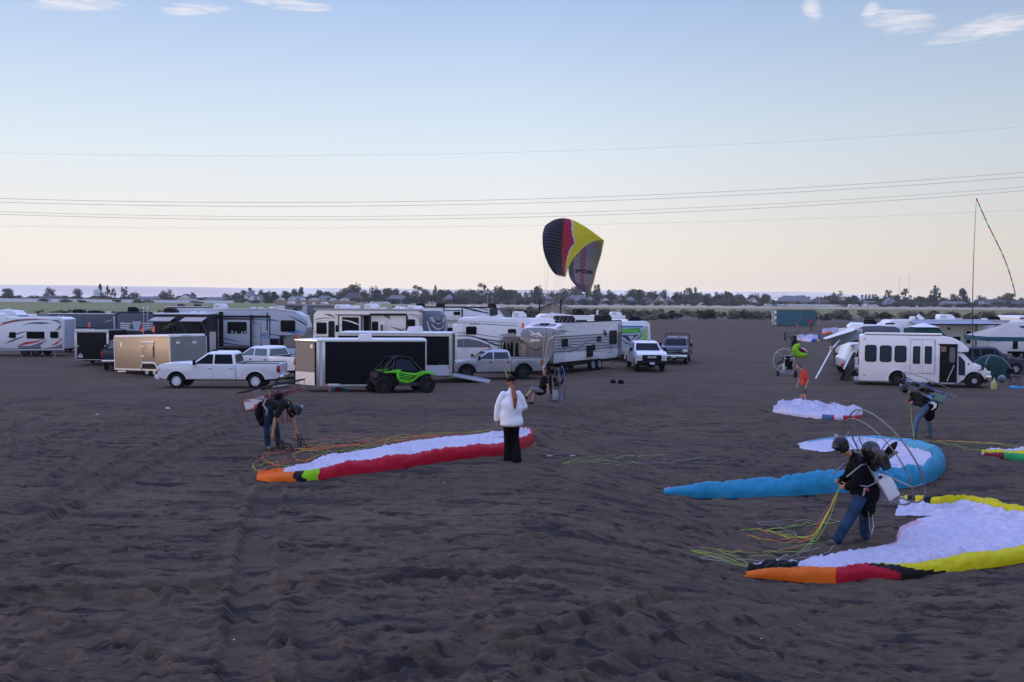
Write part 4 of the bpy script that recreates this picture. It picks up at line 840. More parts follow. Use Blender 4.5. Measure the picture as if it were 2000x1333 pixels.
def rv_far():
    r = Rig('fifth_wheel_trailer', 'long white fifth wheel with dark diagonal bands far behind the cream one', 'fifth wheel', 1000, 112, 0, 'R', L=13.1, group=G_RV); L = r.L
    r.body([(0, .8), (0, 3.8), (L - 1.6, 3.85), (L - .6, 3.5), (L - .2, 2.7), (L, 1.9), (L - 2.4, 1.7), (L - 2.6, .8)], 'rv_white', px=False); r.top = 3.85
    r.box('roof_edge', (-.02, -.05, 3.72), (L - 1.7, .02, 3.86), 'trim_dark'); r.decal([(958, 601), (985, 602), (995, 610), (1000, 622), (988, 622), (975, 606)], 'grey_decal'); r.swoosh([(900, 600), (925, 606), (958, 613)], [.3, 1.8, .6], 'trim_dark'); r.swoosh([(925, 600), (945, 604), (960, 608)], [.2, 1.2, .6], 'brown_decal')
    r.swoosh([(800, 601), (820, 604), (838, 607)], [.3, 1.3, .2], 'trim_dark'); off = r.slide(866, 607, 902, 626, .4, 'rv_white'); r.win(886, 609, 899, 616, off=off); r.win(958, 603, 972, 617, glass='glass_mid')
    for x in (902, 957, 866): r.box('awning_post', (r.hit(x, 610)[0], -.08, 1.4), (r.hit(x + 2, 610)[0], 0, 3.75), 'trim_dark')
    r.ac(3.0, 'black', h=.35); r.ac(5.2, 'black', h=.35); r.ac(10.9, 'black', h=.35); r.vent(8.3); r.vent(9.3); r.chassis(.3, L - 2.6); r.wheels([4.6, 5.7], .4)
    r.text('Y', 950, 612, 6, 'grey_decal')
    r = Rig('fifth_wheel_trailer', 'grey green trailer with slanted dark bands behind the cream fifth wheel roof', 'fifth wheel', 537, 138, 0, 'L', L=8.6, group=G_RV); L = r.L
    r.body([(0, .8), (0, 3.6), (.4, 3.8), (L - .3, 3.7), (L, 3.4), (L, .8)], 'rv_taupe', px=False); r.top = 3.8; r.decal([(538, 597), (556, 597), (556, 611), (538, 611)], 'rv_cream'); r.decal([(592, 597), (600, 597), (600, 612), (588, 612)], 'rv_grey'); r.swoosh([(560, 598), (590, 602), (606, 612)], [.6, 1.2, .4], 'trim_dark'); r.marker([(565, 606)], 'red'); r.win(574, 603, 582, 611)
    r.ac(2.0, 'roof_white', h=.4); r.ac(6.5, 'roof_white', h=.34); r.vent(3.6, h=.3); r.vent(5, h=.3); r.chassis(.3, L - .3); r.wheels([3, 4], .4)
    r = Rig('travel_trailer', 'tan and dark blue trailer alone in front of the green field', 'travel trailer', 326, 150, 0, 'L', L=6.1, group=G_RV); L = r.L
    r.body([(0, .7), (0, 3.1), (.2, 3.3), (L, 3.3), (L, .7)], 'rv_taupe', px=False); r.top = 3.3; r.box('roof_edge', (-.2, -.3, 3.2), (L + .05, .05, 3.33), 'roof_white'); r.decal([(373, 600), (405, 600.5), (405, 613), (373, 612)], 'navy'); r.decal([(373, 608.5), (405, 608.5), (405, 612), (373, 612)], 'blue_decal', lift=.01); r.decal([(332, 601), (371, 600.5), (371, 613), (332, 613)], 'brown_decal'); r.ac(1.8, 'black', h=.3); r.ac(4.2, 'black', h=.3); r.chassis(.2, L); r.wheels([2.6, 3.5])
    r = Rig('travel_trailer', 'small plain white trailer in front of the brown shelter', 'travel trailer', 1062, 145, 22, 'L', L=3.6, Wd=2.3, group=G_RV); L = r.L
    r.body([(0, .6), (0, 2.35), (.3, 2.6), (L - .3, 2.6), (L, 2.3), (L, .6)], 'rv_white', px=False); r.top = 2.6; r.win(1072, 617, 1080, 621); r.decal([(1086, 617), (1090, 617), (1090, 626), (1086, 626)], 'brown_decal'); r.vent(1.8); r.wheels([1.8]); r.chassis(.2, L)
    for (px, Y, lab) in ((-8, 106, 'white caravan roof behind the red swoosh trailer at the left edge'),):
        r = Rig('travel_trailer', lab, 'travel trailer', px, Y, 0, 'L', L=2.5, Wd=2.3, group=G_RV); L = r.L
        r.body([(0, .6), (0, 3.1), (.3, 3.3), (L - .7, 3.2), (L, 2.6), (L, .6)], 'rv_white', px=False); r.vent(.8, top=3.25); r.wheels([1.2]); r.chassis(.2, L)
rv_far()
def suv(label, px, Y, heading, paint, group, H=1.8, L=4.7, tail='taillight', name='parked_car'):
    t = empty(name, GX(px, Y), R(heading), label, 'car', group); f = L / 2
    MB().mat(paint).prism([(-f, .45), (-f, 1.05), (-f + .15, 1.12), (f - 1.3, 1.08), (f - .3, .98), (f, .8), (f, .45)] + arch(f - .85, .35, .42, .4)[::1] + arch(-f + .9, .35, .42, .4), -.9, .9).build('body', t, bevel=.05)
    c = MB().mat(paint); z0 = 1.05; c.add([(-f + .05, -.85, z0), (f - 1.25, -.85, z0), (f - 1.25, .85, z0), (-f + .05, .85, z0), (-f + .35, -.68, H), (f - 2.1, -.68, H), (f - 2.1, .68, H), (-f + .35, .68, H)], [(0, 1, 5, 4), (1, 2, 6, 5), (2, 3, 7, 6), (3, 0, 4, 7), (4, 5, 6, 7), (3, 2, 1, 0)]); c.build('cabin', t, bevel=.05)
    for s in (-1, 1):
        for a, b in ((-f + .45, -.55), (-.45, .35), (.42, f - 1.75)):
            g = MB().mat('glass_dark'); k0, k1 = .12, .86; Z = lambda k: z0 + (H - z0) * k; Yk = lambda k: s * (.85 - .17 * k + .01)
            g.add([(a, Yk(k0), Z(k0)), (b, Yk(k0), Z(k0)), (b - (.3 if b > .5 else 0), Yk(k1), Z(k1)), (a, Yk(k1), Z(k1))], [(0, 1, 2, 3)]); g.build('side_window', t)
        MB().mat('taillight').box((-f - .02, s * .78 - .1, .95), (-f + .15, s * .78 + .1, 1.3)).build('taillight', t, bevel=.02)
        for x in (f - .85, -f + .9): add_wheel(t, (x, s * .78, .35), .35, .22, 'rim', 8, .6, s)
    MB().mat('glass_dark').add([(-f + .06, -.7, z0 + .12), (-f + .06, .7, z0 + .12), (-f + .32, .6, H - .12), (-f + .32, -.6, H - .12)], [(0, 1, 2, 3)]).build('rear_window', t)
    MB().mat('glass_dark').add([(f - 1.28, -.72, z0 + .08), (f - 1.28, .72, z0 + .08), (f - 2.05, .62, H - .08), (f - 2.05, -.62, H - .08)], [(0, 1, 2, 3)]).build('windscreen', t)
    return t
suv('white car with dark rear and red lamps, roof showing above the red swoosh trailer', 58, 102, 100, 'truck_white', None, H=3.25 - .3, L=4.2)
# ---- N: motorhome
def rv_n():
    r = Rig('motorhome', 'white motorhome with dark blue swooshes and grey rear corner behind the silver pickup', 'motorhome', 893, 66.5, -2, 'L', L=7.6, group=G_RV); L = r.L
    r.body([(0, .55), (0, 3.3), (.2, 3.55), (L - 1.6, 3.5), (L - .7, 3.3), (L - .1, 2.6), (L, 2.2), (L - 1.3, 2.1), (L - 1.3, .55)], 'rv_white', px=False); r.top = 3.55
    r.win(910, 638, 931, 654); r.win(992, 643, 1008, 653); r.ladder(r.hit(906, 650)[0], z0=1.35, z1=3.2, w=.02)
    r.swoosh([(893, 631), (906, 631), (918, 631.5)], [.6, .6, .6], 'grey_decal'); r.swoosh([(942, 633), (975, 635), (1012, 637)], [.8, .7, .5], 'grey_decal'); r.text('Jamboree', 928, 632.5, 4.2, 'grey_decal', shear=.35, bold=.004)
    r.swoosh([(893, 650.5), (907, 651), (930, 652.5), (955, 657), (985, 660)], [.7, .9, .8, .6, .3], 'grey_decal'); r.swoosh([(893, 656.5), (920, 657), (945, 663), (985, 668)], [.8, 1.1, 1.6, .5], 'navy'); r.swoosh([(930, 660), (948, 666), (968, 674), (985, 676)], [.3, 1.3, 1.9, .4], 'navy')
    r.decal([(893, 663), (915, 662), (935, 666), (955, 674), (960, 679), (893, 679)], 'grey_decal'); r.decal([(893, 626), (1012, 631), (1012, 632.4), (893, 627.4)], 'light_decal')
    r.ac(4.0, 'roof_white', h=.42, top=3.53); r.vent(1.6, top=3.56); r.vent(2.6, top=3.55); r.wheels([2.0, 6.2], .4); r.chassis(.3, 6); m = MB().mat('orange_flag'); a = r.hit(1019, 632, off=-.3); m.box((a[0], -.31, a[1] - .3), (a[0] + .14, -.3, a[1] + .02)); m.build('orange_flag', r.root)
    m = MB().mat('roof_white').box((1.2, .6, 3.55), (2.6, 1.0, 3.62)); m.build('solar_panel', r.root, bevel=.01)
    # the small cab of a neighbour, its warm window light painted on, shows between the noses: a white van bonnet
    r = Rig('motorhome', 'white motorhome nose with a window painted as warm lit, squeezed between the shield nose and the motorhome', 'motorhome', 871, 69, 0, 'L', L=1.0, Wd=2.3, group=G_RV)
    r.body([(0, .6), (0, 1.75), (.2, 1.95), (.5, 2.65), (.4, 3.0), (1.0, 3.2), (1.0, .6)], 'rv_white', px=False); r.win(874, 640, 884, 651, glass='glass_dark'); r.decal([(872, 649), (883, 649), (883, 651), (872, 651)], 'jug', off=-.03); r.wheels([.5], .38); r.box('front_bumper', (-.1, .1, .5), (.05, 2.2, .75), 'black')  # yellow strip on dark glass paints the window's warm light
rv_n()
# ---- S: ribbed trailer with a grey nose cap
def rv_s():
    r = Rig('travel_trailer', 'ribbed white and grey trailer with taupe nose cap carrying a white bird emblem', 'travel trailer', 1081, 64.0, 57, 'L', L=9.2, group=G_RV); L = r.L; Wd = r.W
    za = .72; zt = 3.28
    r.body([(0, za), (-.02, 2.2), (.35, 3.0), (1.6, zt), (L - .1, zt), (L, zt - .1), (L, za + .25), (L - .8, za)], 'rv_white', px=False); r.top = zt
    # ribs: narrow horizontal siding boards, each its own raised strip
    k = 0; z = za + .1
    for i in range(27):
        z0 = za + .08 + i * .092; grey = 1.35 < z0 < 2.45
        mb = MB().mat('rv_taupe' if grey and i % 2 else ('rv_grey' if grey else 'rv_white')); u0 = 0 if z0 < 2.2 else .35 + (z0 - 3.0) * .43 if z0 < 3 else .9
        mb.prism([(max(.02, u0), z0), (L - .03, z0), (L - .03, z0 + .066), (max(.02, u0), z0 + .066)], -.022, .004)
        mb.build('siding_board', r.root)
    # nose cap bulges in front of x = 0
    m = MB().mat('rv_taupe'); n = 10; vs = []; prof = [(.74, .0), (.85, -.16), (1.3, -.25), (2.1, -.26), (2.55, -.16), (2.85, .1), (3.08, .6), (3.22, 1.3)]
    for i in range(n + 1):
        t = i / n; y = t * Wd; b = math.sin(math.pi * t) ** .5
        for z_, x in prof: vs.append((x * (.35 + .65 * b) if x < 0 else x + (1 - b) * .05, y, z_ - (1 - b) * .06 * (z_ > 2.6)))
        vs.append((1.5, y, .74))
    k = len(prof) + 1; fs = [(i * k + j, (i + 1) * k + j, (i + 1) * k + (j + 1) % k, i * k + (j + 1) % k) for i in range(n) for j in range(k)] + [tuple(range(k)), tuple(n * k + j for j in range(k))[::-1]]
    r.cap = m.add([(v[0] - .03, v[1], v[2]) for v in vs], fs).build('nose_cap', r.root, smooth=True)
    o = .30
    r.swoosh([(1040, 640), (1047, 648), (1056, 655), (1061, 658)], [.4, 2, 1.0, .2], 'rv_white', 'Lf', o, 'bird_emblem') if 0 else None
    for pts, w, mt in (([(1034, 645), (1041, 651), (1050, 655)], [.3, 1.3, .8], 'rv_white'), ([(1035, 656), (1045, 653), (1053, 654), (1061, 659)], [.3, 1.6, 1.8, .2], 'rv_white'), ([(1046, 652), (1054, 650), (1058, 655)], [.3, .6, .3], 'rv_white'), ([(1036, 652), (1044, 655)], [.3, .8], 'rv_white'), ([(1042, 657), (1050, 658.5), (1057, 658)], [.4, .9, .3], 'light_decal')):
        r.swoosh(pts, w, mt, 'Lf', o, 'bird_emblem')
    r.text('Jayco', 1045, 664.5, 6.0, 'rv_white', 'Lf', o, shear=.25, sx=1.3, bold=.008)
    r.decal([(1012, 654), (1013.5, 655), (1023, 667), (1021, 666)], 'rv_white', 'Lf', .16); r.decal([(1082, 655), (1083, 656), (1069, 668), (1068, 668)], 'rv_white', 'Lf', .18)
    r.swoosh([(1030, 677), (1045, 684), (1060, 678)], [.3, .9, .3], 'trim_dark', 'Lf', o); r.swoosh([(1015, 678), (1021, 683), (1026, 687)], [.2, .6, .1], 'trim_dark', 'Lf', .2); r.swoosh([(1074, 677), (1067, 683), (1061, 688)], [.2, .6, .1], 'trim_dark', 'Lf', .2)
    r.swoosh([(1084, 652), (1094, 647.5), (1106, 647), (1118, 648)], [1.2, 1.5, .7, .1], 'grey_decal', off=-.022); r.swoosh([(1085, 656), (1096, 651), (1108, 648.5)], [.4, 1, .1], 'navy', off=-.022)
    r.win(1097, 662, 1109, 678, off=-.022); r.win(1165.5, 657, 1174, 668, off=-.022); r.win(1190, 645.5, 1204.5, 672.5, off=-.022)
    r.swoosh([(1164, 661.5), (1146, 668), (1130, 680), (1112, 687), (1100, 684)], [.2, .7, 1.2, 1.4, .2], 'grey_decal', off=-.022); r.swoosh([(1118, 670), (1112, 676), (1104, 683)], [.1, 1.2, 1.6], 'grey_decal', off=-.026); r.swoosh([(1112, 676), (1116, 681), (1124, 683)], [.3, .9, .1], 'grey_decal', off=-.026)
    r.swoosh([(1160, 686.5), (1178, 686.5), (1194, 685)], [.5, .5, .6], 'grey_decal', off=-.022); r.swoosh([(1182, 679), (1194, 681), (1196, 687), (1186, 690)], [.3, 1.1, 1.2, .2], 'grey_decal', off=-.022); r.swoosh([(1180, 676), (1192, 677), (1205, 679)], [.2, .6, .2], 'grey_decal', off=-.022)
    m = MB().mat('trim_dark'); m.box((L - .05, -.04, za + .3), (L + .02, .03, zt)); m.box((.3, -.03, zt - .01), (L, .04, zt + .06)); m.build('corner_trim', r.root)
    m = MB().mat('trim_dark'); u = r.hit(1207, 660)[0]
    for z_ in [.9 + .2 * i for i in range(11)]: m.box((u - .02, -.1, z_), (u + .3, -.02, z_ + .03))
    m.tube([(u, -.08, .8), (u, -.08, 3.15)], .02, 6); m.build('side_rail', r.root)
    m = MB().mat('black'); m.box((.3, .02, .55), (L - .4, Wd - .02, .74)); m.box((r.hit(1088, 712)[0], -.15, .52), (r.hit(1150, 712)[0], .2, .80)); m.build('chassis', r.root); m = MB().mat('black'); m.box((3.9, -.01, .72), (6.0, .25, 1.0)); m.build('wheel_fender', r.root, bevel=.02)
    r.wheels([r.hit(1160, 724)[0] * .98, r.hit(1160, 724)[0] * .98 + .92], .42, .25, 'rim', .12, spokes=6)
    m = MB().mat('black'); q = r.hit(1150, 690, off=-.03); m.box((q[0] - .3, -.12, q[1] - .25), (q[0] + .45, -.0, q[1] + .5)); m.box((q[0] + .5, -.1, q[1] + .15), (q[0] + .8, 0, q[1] + .55)); m.build('stove_panel', r.root, bevel=.02); q = r.hit(1092, 701, off=-.03); m = MB().mat('light_decal').box((q[0] - .25, -.1, q[1] - .3), (q[0] + .25, -.0, q[1] + .3)); m.build('open_hatch', r.root, bevel=.02)
    r.box('porch_light', (r.hit(1178, 647)[0], -.1, 2.45), (r.hit(1178, 647)[0] + .16, -.02, 2.72), 'brown_decal', .01); r.box('porch_light', (r.hit(1181, 650)[0], -.1, 2.3), (r.hit(1181, 650)[0] + .12, -.02, 2.6), 'trim_dark', .01)
    r.ac(3.2, 'black', h=.42, L=1.2, w=1.0, y=1.1); r.ac(8.6, 'black', h=.4, L=1.0, y=1.1); r.vent(.9, 'black', y=1.2, top=3.05, h=.2, w=.5); r.vent(2.2, 'black', y=1.0, h=.14, w=.5); r.vent(4.6, 'black', y=.6, h=.12, w=.6); r.vent(5.6, 'black', y=1.2, h=.1, w=.4)
    m = MB().mat('black'); m.tube([(-1.3, Wd / 2, .5), (0, .4, .62)], .05, 6); m.tube([(-1.3, Wd / 2, .5), (0, Wd - .4, .62)], .05, 6); m.box((-.75, Wd / 2 - .25, .62), (-.35, Wd / 2 + .25, 1.0)); m.tube([(-1.2, Wd / 2, .5), (-1.2, Wd / 2, 0)], .035, 6); m.build('drawbar', r.root); r.legs([.6, L - .6], .6)
rv_s()
def rv_t():
    r = Rig('travel_trailer', 'white trailer with bright green lettering on its nose behind the black bumper pickup', 'travel trailer', 1207, 77.5, 4, 'L', L=2.55, Wd=7.5, group=G_RV); L = r.L
    r.body([(0, .6), (0, 2.95), (.2, 3.12), (2.2, 3.12), (2.42, 2.95), (2.55, .9), (2.5, .6)], 'rv_white', px=False); r.top = 3.1
    r.body([(.02, .75), (.02, 2.7), (.2, 2.82), (1.95, 2.82), (2.15, 2.6), (2.15, .75)], 'rv_grey', 'nose_cap', px=False, y0=-.18, y1=.1)
    o = -.18; r.decal([(1211, 637), (1254, 637), (1256, 640), (1211, 640)], 'blue_decal', off=o); r.decal([(1211, 643), (1249, 641), (1253, 650), (1211, 652)], 'green_decal', off=o); r.text('Attitude', 1229, 646.5, 6.2, 'lime_decal', off=o - .01, shear=.35, sx=1.15, bold=.008); r.decal([(1211, 655), (1248, 654), (1236, 662), (1230, 668), (1222, 662)], 'navy', off=o, lift=.004)
    r.decal([(1226, 656), (1238, 656), (1233, 666)], 'light_decal', off=o, lift=.012); r.swoosh([(1256, 646), (1252, 656), (1240, 666)], [.4, 1.6, .3], 'navy', off=o, lift=.008); r.swoosh([(1212, 662), (1222, 670), (1236, 674)], [.3, 1.4, .3], 'navy', off=o, lift=.008); r.decal([(1257, 645), (1261, 642), (1262, 664), (1254, 664)], 'lime_decal', off=o, lift=.004)
    r.box('cap_trim', (2.13, -.19, .75), (2.2, .0, 2.75), 'trim_grey'); r.chassis(.1, 2.4); r.wheels([.3, 2.2], .37, y=3.4); r.ac(1.5, 'black', y=1.5, h=.34)
    r = Rig('travel_trailer', 'long white trailer roof lying just behind the ribbed trailer', 'travel trailer', 1052, 86, 6, 'L', L=7.4, group=G_RV); L = r.L
    r.body([(0, .6), (0, 3.25), (.2, 3.4), (L, 3.4), (L, .6)], 'rv_cream', px=False); r.top = 3.4; r.swoosh([(1050, 628), (1072, 627), (1092, 626)], [.4, .7, .2], 'navy'); r.swoosh([(1052, 630), (1072, 628.5), (1085, 628)], [.2, .4, .1], 'red'); r.ac(3.5, 'black', h=.55, L=1.0); r.vent(5.2, h=.5, w=.15); r.ac(6.8, 'roof_white', h=.3); r.vent(4.3, 'black'); r.chassis(.2, L); r.wheels([3, 4]); r.win(1072, 640, 1085, 650)
rv_t()
# ---------------------------------------------------------------- cargo trailers
def cargo_o():
    r = Rig('cargo_trailer', 'black enclosed cargo trailer with silver front corner directly behind the green buggy', 'cargo trailer', 620, 50.3, 7, 'L', L=5.35, Wd=2.3, group=G_CT); L = r.L; z0, z1 = .36, 2.52
    def plan(pts, za, zb, m, name, bevel=.0, par=None):
        mb = MB().mat(m); n = len(pts); mb.add([(x, y, za) for x, y in pts] + [(x, y, zb) for x, y in pts], [tuple(range(n))[::-1], tuple(range(n, 2 * n))] + [(i, (i + 1) % n, (i + 1) % n + n, i + n) for i in range(n)]); return mb.build(name, par or r.root, bevel=bevel)
    NX = -1.18
    plan([(0, 0), (L, 0), (L, 2.3), (0, 2.3), (NX, 1.15)], z0, z1, 'black_panel', 'shell', .015)
    plan([(-.02, -.03), (L + .02, -.03), (L + .02, 2.33), (0, 2.33), (NX - .03, 1.15)], z1 - .02, z1 + .07, 'alu', 'roof_rim', .01); plan([(.1, .1), (L - .1, .1), (L - .1, 2.2), (.1, 2.2), (NX + .2, 1.15)], z1 + .07, z1 + .1, 'roof_white', 'roof')
    def nose(za, zb, m, name, a=.12, b=.97, th=.012):
        p, q = Vector((0, 0)), Vector((NX, 1.15)); n = Vector((-1.15, -1.18)).normalized(); A = p.lerp(q, a); B = p.lerp(q, b); plan([(A.x, A.y), (A.x + n.x * th, A.y + n.y * th), (B.x + n.x * th, B.y + n.y * th), (B.x, B.y)], za, zb, m, name)
    nose(z0 + .62, z1 - .04, 'rv_taupe', 'front_panel'); nose(z0 - .02, z0 + .62, 'rv_cream', 'stone_guard'); nose(z1 - .34, z1 - .16, 'rv_white', 'round_badge', .2, .3, .02)
    m = MB().mat('alu'); m.box((-.04, -.03, z0 - .03), (.12, .1, z1 + .02)); m.build('corner_post', r.root, bevel=.03); m = MB().mat('alu'); m.box((.24, -.02, z0), (.38, .02, z1)); m.build('corner_post', r.root, bevel=.01); m = MB().mat('light_decal'); m.box((.12, -.01, z0), (.24, .02, z1)); m.build('corner_panel', r.root)
    m = MB().mat('alu'); m.box((-.01, -.02, z0 - .04), (L, .03, z0 + .03)); m.build('sill_trim', r.root); m = MB().mat('alu'); m.box((L - .05, -.015, z0), (L + .01, .03, z1)); m.build('corner_post', r.root)
    r.vent(2.3, top=z1 + .1, h=.26, w=.75, y=.8); r.wheels([2.65, 3.5], .34, y=.22); r.chassis(.1, L - .1, .28, .37); m = MB().mat('black'); m.tube([(NX - 1.0, 1.15, .4), (NX, .9, .37)], .04, 6); m.tube([(NX - 1.0, 1.15, .4), (NX, 1.4, .37)], .04, 6); m.tube([(NX - .9, 1.15, .6), (NX - .9, 1.15, 0)], .035, 6); m.build('drawbar', r.root)
    MB().mat('headlight').box((.5, -.16, z0 - .04), (1.1, -.05, z0 + .08)).build('side_lamp', r.root, bevel=.01); MB().mat('orange').box((.4, -.16, z0 - .04), (.49, -.05, z0 + .06)).build('marker_light', r.root)
    for k in range(1, 4): r.box('panel_joint', (.4 + k * 1.22, -.004, z0 + .03), (.412 + k * 1.22, .01, z1 - .02), 'trim_dark', 0)
cargo_o()
def cargo_p():
    r = Rig('cargo_trailer', 'second black cargo trailer with silver lower band and its rear ramp down', 'cargo trailer', 881, 57.8, -1, 'R', L=6.4, Wd=2.4, group=G_CT); L = r.L; z0, z1 = .42, 2.72
    r.body([(0, z0), (0, z1), (L, z1), (L, z0)], 'black_panel', px=False, bevel=.02); r.decal([(0, z0), (L - .1, z0), (L - .1, z0 + .58), (0, z0 + .58)], 'light_decal', metres=True, name='stone_guard')
    m = MB().mat('alu'); m.box((-.02, -.03, z1 - .08), (L + .02, .03, z1 + .1)); m.box((L - .12, -.02, z0), (L + .01, .05, z1)); m.build('edge_trim', r.root); r.box('roof', (0, 0, z1), (L, 2.4, z1 + .12), 'roof_white', .02)
    m = MB().mat('trim_dark').box((L, .05, z0 + .05), (L + .03, 2.35, z1 - .05)); m.build('doorway_shade_plate', r.root); m = MB().mat('alu').box((L, -.02, z0), (L + .06, .06, z1)); m.box((L, 2.34, z0), (L + .06, 2.42, z1)); m.build('door_post', r.root)  # dark plate painted for the shaded inside above the ramp
    m = MB().mat('trim_grey'); m.add([(L + .03, .1, z0 + .02), (L + .03, 2.3, z0 + .02), (L + 2.15, 2.3, .03), (L + 2.15, .1, .03), (L + .03, .1, z0 - .06), (L + .03, 2.3, z0 - .06), (L + 2.15, 2.3, -.03), (L + 2.15, .1, -.03)], [(0, 1, 2, 3), (7, 6, 5, 4), (0, 4, 5, 1), (1, 5, 6, 2), (2, 6, 7, 3), (3, 7, 4, 0)]); m.build('ramp', r.root)
    r.text('Legend', 864, 714, 3.6, 'rv_white', shear=.3, bold=.004); r.marker([(877, 719)], 'red'); r.marker([(872, 736)], 'trim_dark'); r.vent(4.2, top=z1 + .12, h=.32, w=.9); r.wheels([2.8, 3.7], .35); r.chassis(.1, L - .1, .34, .44)
cargo_p()
def cargo_g():
    r = Rig('cargo_trailer', 'tan and white trimmed cargo trailer with dented side and side door on the left', 'cargo trailer', 333, 60.0, -41, 'R', L=6.5, Wd=2.4, group=G_CT); L = r.L; z0, z1 = .45, 2.42
    r.body([(0, z0), (0, z1), (L, z1), (L, z0)], 'tan_panel', px=False, bevel=.03); r.decal([(.04, z0), (2.41, z0), (2.41, z1), (.04, z1)], 'green_grey_panel', 'R', metres=True, th=.012, name='rear_ramp_door')
    r.body([(0, z1 - .02), (.05, z1 + .14), (L - .03, z1 + .14), (L, z1 - .02)], 'rv_cream', 'roof_rim', px=False, y0=-.03)
    m = MB().mat('rv_cream'); m.box((-.02, -.02, z0 - .05), (L, .03, z0 + .05)); m.box((L - .04, -.02, z0), (L + .02, .02, z1)); m.box((-.02, -.02, z0), (.05, .02, z1)); m.build('edge_trim', r.root)
    m = MB().mat('alu'); m.box((L, -.0, z0), (L + .05, .06, z1)); m.box((L, 2.39, z0), (L + .05, 2.45, z1)); m.box((L, .1, z0 - .05), (L + .04, 2.1, z0 + .02)); m.build('rear_frame', r.root)
    a = r.hit(277, 664); b = r.hit(303, 706); m = MB().mat('trim_grey'); m.box((a[0], -.02, b[1]), (b[0], .0, a[1])); f = m.build('door_frame', r.root); m = MB().mat('tan_panel'); m.box((a[0] + .05, -.035, b[1] + .05), (b[0] - .05, -.015, a[1] - .12)); d = m.build('door', r.root, bevel=.008)
    MB().mat('rv_cream').box((a[0], -.05, a[1] - .1), (b[0], -.01, a[1])).build('drip_rail', d, bevel=.005)
    for z_ in (.75, .28): zz = b[1] + (a[1] - b[1]) * z_; MB().mat('rv_cream').box((a[0] - .03, -.06, zz - .03), (a[0] + .42, -.02, zz + .04)).build('hinge', d, bevel=.005)
    MB().mat('trim_dark').box((b[0] - .1, -.06, b[1] + .3), (b[0] - .05, -.02, a[1] - .3)).build('door_bar', d)
    us = [r.hit(286, 727)[0], r.hit(300.5, 727)[0]]; us[1] = us[0] + .86; r.wheels(us, .36, y=.14, spokes=12)
    m = MB().mat('rv_cream'); c = (us[0] + us[1]) / 2; q = [(c - .95, z0 - .02)] + [(c - .95 + .1 * k if k < 3 else c - .7 + (k - 3) * .28, z0 + (.08, .25, .38, .42, .42, .42, .42, .42, .38)[k]) for k in range(9)] + [(c + .85, z0 + .25), (c + .95, z0 - .02)]
    m.tube([(x, -.04, z) for x, z in q], .055, 6); m.build('wheel_fender', r.root, smooth=True); m = MB().mat('black').box((c - .85, -.005, z0 - .05), (c + .85, .3, z0 + .36)); m.build('wheel_well', r.root)
    r.decal([(.42, 2.0), (.66, 2.0), (.66, 2.14), (.42, 2.14)], 'rv_white', 'R', metres=True, th=.02, name='vent_plate'); r.decal([(1.5, 2.0), (1.78, 2.0), (1.78, 2.12), (1.5, 2.12)], 'rv_white', 'R', metres=True, th=.02, name='vent_plate')
    r.decal([(236, 663), (240, 663), (239, 673), (236.5, 673)], 'rv_white', name='sticker'); r.decal([(230, 718), (246, 719), (246, 721.5), (230, 720.5)], 'rv_white', name='sticker'); r.chassis(.1, L - .1, .36, .46)
    m = MB().mat('trim_dark')
    for k in range(6): m.box((L + .01, .8 + k * .1, z1 + .02), (L + .03, .84 + k * .1, z1 + .06))
    m.build('roof_lights', r.root); r.root.rotation_euler = (0, -.036, r.root.rotation_euler.z); r.root.location.z -= .22
cargo_g()
def cargo_f():
    r = Rig('cargo_trailer', 'square black cargo trailer seen end on with riveted silver corner posts', 'cargo trailer', 148, 70.5, 1, 'L', L=2.25, Wd=5.2, group=G_CT); L = r.L; z0, z1 = .42, 2.38
    r.body([(0, z0), (0, z1), (L, z1), (L, z0)], 'black_panel', px=False, bevel=.02); m = MB().mat('alu'); m.box((-.04, -.05, z0 - .1), (.12, .03, z1)); m.box((L - .1, -.05, z0), (L + .04, .03, z1)); m.box((-.04, -.06, z1 - .1), (L + .04, .03, z1 + .1)); m.build('door_frame', r.root, bevel=.01)
    m = MB().mat('trim_grey')
    for k in range(8): m.ball((.03, -.06, z0 + .1 + k * .26), .03, 6, 4)
    m.build('rivets', r.root); r.box('rear_door', (.14, -.02, z0 + .03), (L - .12, .0, z1 - .14), 'black', .01); m = MB().mat('alu'); m.box((.16, -.05, 1.3), (.24, -.02, 1.42)); m.box((L - .24, -.05, 1.3), (L - .16, -.02, 1.42)); m.box((0, -.04, z0 - .03), (L, -.0, z0 + .01)); m.build('door_catch', r.root)
    r.decal([(.18, .55), (.5, .55), (.5, .72), (.18, .72)], 'light_decal', off=-.02, metres=True, name='sticker'); r.decal([(.22, .76), (.34, .86), (.46, .76)], 'light_decal', off=-.02, metres=True, name='sticker')
    r.box('long_roof_edge', (L + .04, .1, z1 - .02), (L + 2.6, .25, z1 + .09), 'trim_grey', .01) if 0 else None
    m = MB().mat('black'); m.box((.3, .4, .3), (L - .3, 5.0, z0)); m.build('chassis', r.root); r.wheels([.0, ], .34, y=2.6, far=False) if 0 else None
    for u in (.12, L - .12): add_wheel(r.root, (u + .1 * (1 if u < 1 else -1), 2.4, .34), .34, .2, 'rim', 8, .55, -1, R(90))
    r = Rig('cargo_trailer', 'low dark trailer whose flat roof shows between the square black one and the tan one', 'cargo trailer', 214, 74, 0, 'L', L=2.6, Wd=2.2, group=G_CT); r.body([(0, .5), (0, 2.32), (r.L, 2.32), (r.L, .5)], 'rv_dark', px=False); r.box('roof_rim', (-.02, -.04, 2.28), (r.L, .05, 2.4), 'trim_grey'); r.wheels([1.3], .34); r.chassis(.1, 2.5)
cargo_f()
